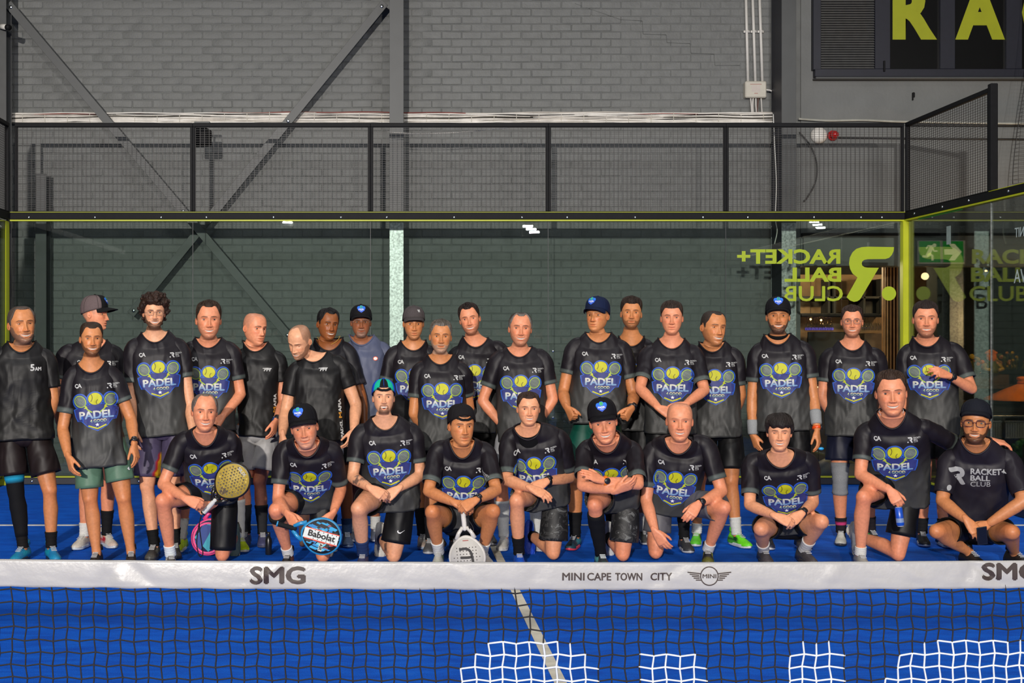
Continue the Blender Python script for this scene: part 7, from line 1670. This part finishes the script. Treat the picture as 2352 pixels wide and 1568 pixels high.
add(30, 'man in black cap and dark rimmed glasses squatting at the right, club print shirt', KN_, pose='squat', head=(2241, 918, 1017), yaw=-3, roll=2, collar=(2242, 1043), S=((2162, 1040), (2340, 1044)), E=((2164, 1150), (2352, 1150)), W=((2222, 1196), (2268, 1204)), hand=((2250, 1232, -.06), (2230, 1226, -.04)), near=((1, 1), (1, 1)), sl=(1132, 1132), hairpx=10,
    squat=dict(ankle=((2226, 1268), (2330, 1270)), knee=((2152, 1220), (2324, 1222)), hip=(2240, 1216), toe=(10, 10)), skin='tan', hair='buzz', hl=dict(side=.55), hairc=lin(30, 22, 20), smile=.35, teeth=True, lid=(.24, -.22), iris=(.05, .06, .04), beard=('full', lin(36, 25, 21), .85, .003), cap=dict(col=lin(22, 24, 32), line=.80, high=.022, label='plain black cap', turn=-.2), glasses=dict(col=lin(70, 22, 32), r=.0024, sq=.55, label='dark red rimmed glasses'), shirt='club', prints=[('club', .0, -.185)], shorts=dict(col=lin(16, 16, 18), len=(.6, .6)), socks=(None, None), shoes=((lin(24, 22, 22), lin(30, 28, 28)), (lin(24, 22, 22), lin(30, 28, 28))), hpose=('relax', 'bend'), hnorm=((.2, .8, -.5), (-.2, .9, -.4)), arm=1.08)
# ================================================================== THINGS HELD OR STANDING ON THE COURT
def racket(label, c, along, nrm, edge, face, art=None, grip=(.03, .03, .03), k=1.0, strap=None):
    """padel racket: along = handle to head; c = centre of the head"""
    along = unit(along); nrm = unit(nrm - along * (nrm @ along)); lat = np.cross(along, nrm)
    t = thing('padel_racket', label, 'racket', tuple(c))
    n = 44; a = np.linspace(0, 2 * PI, n, endpoint=False); sn = np.sin(a)
    x = .129 * np.cos(a) * (1 - .20 * np.clip(-sn, 0, 1) ** 2); y = np.where(sn > 0, .135, .150) * sn
    def rings(zs): return np.array([c + (lat * (x * q)[:, None] + along * (y * q)[:, None]) * k + nrm * z for z, q in zs])
    b = Buf(); loft(b, rings([(-.018, .93), (-.013, .99), (0, 1.0), (.013, .99), (.018, .93)]), edge); b.obj('frame', M['gadget'], t)
    b = Buf(); loft(b, rings([(.0165, .91), (.0195, .90)]), face); b.obj('face', M['attr'], t)
    b = Buf()
    for s in (-1, 1): tube(b, [c + (lat * s * .062 - along * .125) * k, c + (lat * s * .045 - along * .165) * k, c + (lat * s * .014 - along * .205) * k], [.017, .014, .013], 10, edge, up=nrm)
    b.obj('throat', M['gadget'], t)
    b = Buf(); A, R = capsule_path([c - along * .195 * k, c - along * .31 * k], [.0165, .0175], 3); tube(b, A, R, 12, grip); b.obj('grip', M['knit'], t)
    b = Buf(); tube(b, [c - along * .312 * k, c - along * .322 * k], [.020, .020], 12, edge); b.obj('butt_cap', M['gadget'], t)
    if art is not None:
        v2, L, cc, T = art; Pp = c + (v2[:, :1] * lat + v2[:, 1:] * along) * k + nrm * (.0202 + L[:, None] * .0004)
        if np.cross(lat, along) @ nrm < 0: T = T[:, ::-1]
        b = Buf(); b.add(Pp, T, cc); b.obj('face_print', M['attr'], t, smooth=False)
    if strap:
        b = Buf(); tube(b, catmull([np.array(q, float) for q in strap[0]], 30), .004, 6, strap[1]); b.obj('wrist_strap', M['knit'], t)
    return t
def inface(x, y): return (x / .112) ** 2 + (y / (.118 if y > 0 else .128)) ** 2 < 1
# art coordinates: x to the right of the face, y along the racket
# gold racket
g = Art(); gold, dk = lin(165, 140, 52), lin(38, 30, 18); R_ = random.Random(4)
for i in range(-5, 6):
    for j in range(-6, 7):
        x, y = i * .0215 + (.0107 if j % 2 else 0), j * .0195
        if not inface(x * 1.06, y * 1.06): continue
        g.poly([(x - .009, y - .002), (x + .010, y - .006), (x + .002, y + .010)], [lin(120, 100, 45), lin(95, 85, 60), lin(190, 165, 70)][R_.randrange(3)], .2 + .01 * (i + 6))
        if inface(x * 1.25, y * 1.25): g.ell((x, y), .0042, .0042, dk, 1, 8)
g.poly([(-.012, -.125), (.012, -.125), (.03, -.08), (-.03, -.08)], lin(70, 50, 20), .1)
w = text2d('SIUX'); tx = Art(); tx.text('SIUX', 0, 0, .022, W_, 0, w=.075, bold=.03)
def rotated(src, ang, dx, dy, layer):
    for v, l in zip(src.v, src.l):
        q = v.copy(); v[:, 0] = q[:, 0] * math.cos(ang) - q[:, 1] * math.sin(ang) + dx; v[:, 1] = q[:, 0] * math.sin(ang) + q[:, 1] * math.cos(ang) + dy; l += layer
def merge(a, s): 
    off = a.n
    for v, c, l in zip(s.v, s.c, s.l): a.v.append(v); a.c.append(c); a.l.append(l)
    a.f += [[i + off for i in q] for q in s.f]; a.n += s.n
rotated(tx, -.15, -.030, .088, 2); merge(g, tx)
yg = P[21]['W'][1][1] - .07
ctr = PW(535, 1103, yg - .02); hnd = PW(476, 1168, yg)
strap_pts = [PW(x, y, yg - .01) for x, y in ((462, 1184), (455, 1215), (452, 1250), (458, 1276), (466, 1272), (462, 1240), (458, 1205), (462, 1186))]
racket('gold padel racket with dark holes held upright by the kneeling man at left', ctr, ctr - hnd, V(.05, -1, .12), lin(28, 24, 18), gold, g.done(), grip=(.55, .55, .53), strap=(strap_pts, lin(25, 22, 22)))
# pink and blue racket on the ground behind him
yp = -4.66; q = PW(478, 1247, yp)
pk = Art(); pk.poly([(-.10, -.05), (.02, -.11), (.10, .02), (-.03, .10)], lin(40, 150, 170), 0); pk.poly([(-.02, -.10), (.06, -.09), (.09, .06), (.03, .10)], lin(30, 60, 130), .5); pk.ring((0, 0), .105, .112, .014, lin(225, 70, 130), 1)
racket('pink and blue padel racket standing on the court behind the gold racket', V(q[0], yp, .145), V(-.25, -.02, -1), V(0, -1, 0), lin(225, 70, 130), lin(35, 45, 75), pk.done(), grip=lin(200, 40, 45))
# blue printed racket
bl = Art(); R_ = random.Random(9)
for i in range(170):
    x, y = R_.uniform(-.11, .11), R_.uniform(-.12, .12); w_, h_ = R_.uniform(.006, .016), R_.uniform(.014, .035)
    if not (inface(x * 1.2, y * 1.2)): continue
    bl.poly([(x - w_, y - h_ * .6), (x + w_ * .4, y - h_), (x + w_, y + h_ * .5), (x - w_ * .3, y + h_)], [lin(25, 150, 200), lin(20, 120, 180), lin(90, 185, 205), lin(150, 45, 35), lin(18, 16, 18), lin(20, 140, 190)][R_.randrange(6)], .1 + i * .004)
bl.poly([(-.034, -.128), (.034, -.128), (.034, .112), (-.034, .112)], lin(205, 210, 205), 2)
bl.stroke([(-.036, -.12), (-.036, .115)], .006, lin(215, 70, 40), 2.2); bl.stroke([(.036, -.12), (.036, .115)], .006, lin(215, 70, 40), 2.2)
for j in range(6):
    for s in (-1, 1): bl.ell((s * .027, -.055 + j * .030), .0036, .0036, lin(30, 28, 26), 2.6, 8)
tx = Art(); tx.text('Babolat', 0, 0, .040, lin(22, 20, 18), 0, w=.185, bold=.05); rotated(tx, PI / 2, .016, -.095, 3); merge(bl, tx)
bl.poly([(.045, -.005), (.100, -.005), (.100, .022), (.045, .022)], lin(185, 190, 180), 2)
tx = Art(); tx.text('AIR', 0, 0, .020, lin(22, 20, 18), 0, w=.045, bold=.05); rotated(tx, 0, .049, -.001, 3); merge(bl, tx)
yb = P[22]['W'][0][1] - .09; ctr = PW(740, 1231, yb); d = unit(V(math.cos(.27), 0, -math.sin(.27)))
racket('blue, red and black padel racket with white lettered band held by the older capped man', ctr, d, V(-.08, -1, .05), lin(40, 130, 180), lin(22, 20, 24), bl.done(), grip=lin(25, 25, 27))
# white racket standing on its head
wt = Art()
for i in range(-4, 5):
    for j in range(-3, 6):
        if inface(i * .022 * 1.25, j * .022 * 1.25): wt.ell((i * .022, j * .022), .0042, .0042, lin(60, 55, 52), .2, 8)
for pts in ([(-.04, .045), (-.03, -.03), (.0, -.058), (.05, -.056)], [(-.035, .0), (.0, .002), (.045, .0)], [(-.04, .045), (0, .06), (.05, .055)]): wt.stroke(catmull([V(x, y, 0) for x, y in pts], 12)[:, :2], .018, lin(30, 26, 25), 1 + .2 * len(wt.v) * .01)
wt.stroke([(.02, -.115), (-.02, -.115)], .006, lin(150, 60, 50), 1)
yw = P[24]['W'][0][1] - .05; top = PW(1064, 1180, yw); ctr = V(PW(1073, 1290, yw)[0], yw - .02, .138)
racket('white padel racket with black emblem standing head down under the squatting capped man', ctr, unit(ctr - top), V(-.15, -1, 0), lin(195, 190, 182), lin(180, 176, 168), wt.done(), grip=lin(205, 200, 192), strap=([top, top + V(.05, -.02, -.06), top + V(.07, -.02, -.11), top + V(.05, -.02, -.125), top + V(.03, -.02, -.05)], lin(40, 38, 40)))
# bottle, can, phone, small blue tag
q = PW(617, 1272, -4.56); bt = thing('drink_bottle', 'small black bottle standing on the court between the kneelers with rackets', 'bottle', (q[0], -4.56, 0))
b = Buf(); lathe(b, [(.022, 0), (.025, .004), (.025, .11), (.018, .13), (.012, .145)], V(q[0], -4.56, 0), 16, col=(.010, .010, .011)); b.obj('body', M['gadget'], bt)
b = Buf(); lathe(b, [(.014, .143), (.014, .168), (.010, .172)], V(q[0], -4.56, 0), 14, col=(.02, .02, .022)); b.obj('cap', M['gadget'], bt)
w = P[29]['W'][0]; c = PW(2066, 1186, w[1] - .05); ax = unit(V(.10, -.05, -1)); cn = thing('drink_can', 'slim blue drink can held in the hand of the large kneeling man', 'can', tuple(c))
b = Buf(); lathe(b, [(.020, -.066), (.026, -.060), (.0265, .055), (.021, .064)], c, 20, col=lin(25, 75, 175), axis=ax); b.obj('body', M['gadget'], cn)
b = Buf(); lathe(b, [(.0215, -.066), (.0215, -.0685), (.019, -.067)], c, 20, col=(.5, .5, .52), axis=ax); lathe(b, [(.0212, .064), (.0212, .068), (.018, .066)], c, 20, col=(.5, .5, .52), axis=ax); b.obj('rim', M['gadget'], cn)
b = Buf(); lathe(b, [(.0267, .010), (.0267, .040)], c, 20, col=lin(120, 140, 175), axis=ax, cap=False); b.obj('label_band', M['gadget'], cn)
w = P[30]['W'][0]; c = PW(2256, 1230, w[1] - .07); ph = thing('mobile_phone', 'dark phone held under the clasped hands of the man in red rimmed glasses', 'phone', tuple(c))
A3 = [unit(V(1, 0, .15)), unit(np.cross(unit(V(-.15, -.2, 1)), unit(V(1, 0, .15)))), unit(V(-.15, -.2, 1))]
b = Buf(); box(b, c, (.070, .008, .13), (.015, .015, .017), bevel=.003, ax=A3); b.obj('case', M['gadget'], ph, smooth=False)
b = Buf(); box(b, c - A3[1] * .0 + V(0, -.0052, 0), (.060, .002, .118), (.006, .006, .008), ax=A3); b.obj('screen', M['gadget'], ph, smooth=False)
w = P[18]['W'][1]; c = PW(1886, 1030, w[1] - .04); b = Buf(); ball(b, c, (.022, .014, .012), 12, 8, lin(40, 150, 210)); tag(b.obj('blue_tag', M['gadget'], base=tuple(c)), 'small bright blue tag held in the fingers under the orange watch', 'tag')
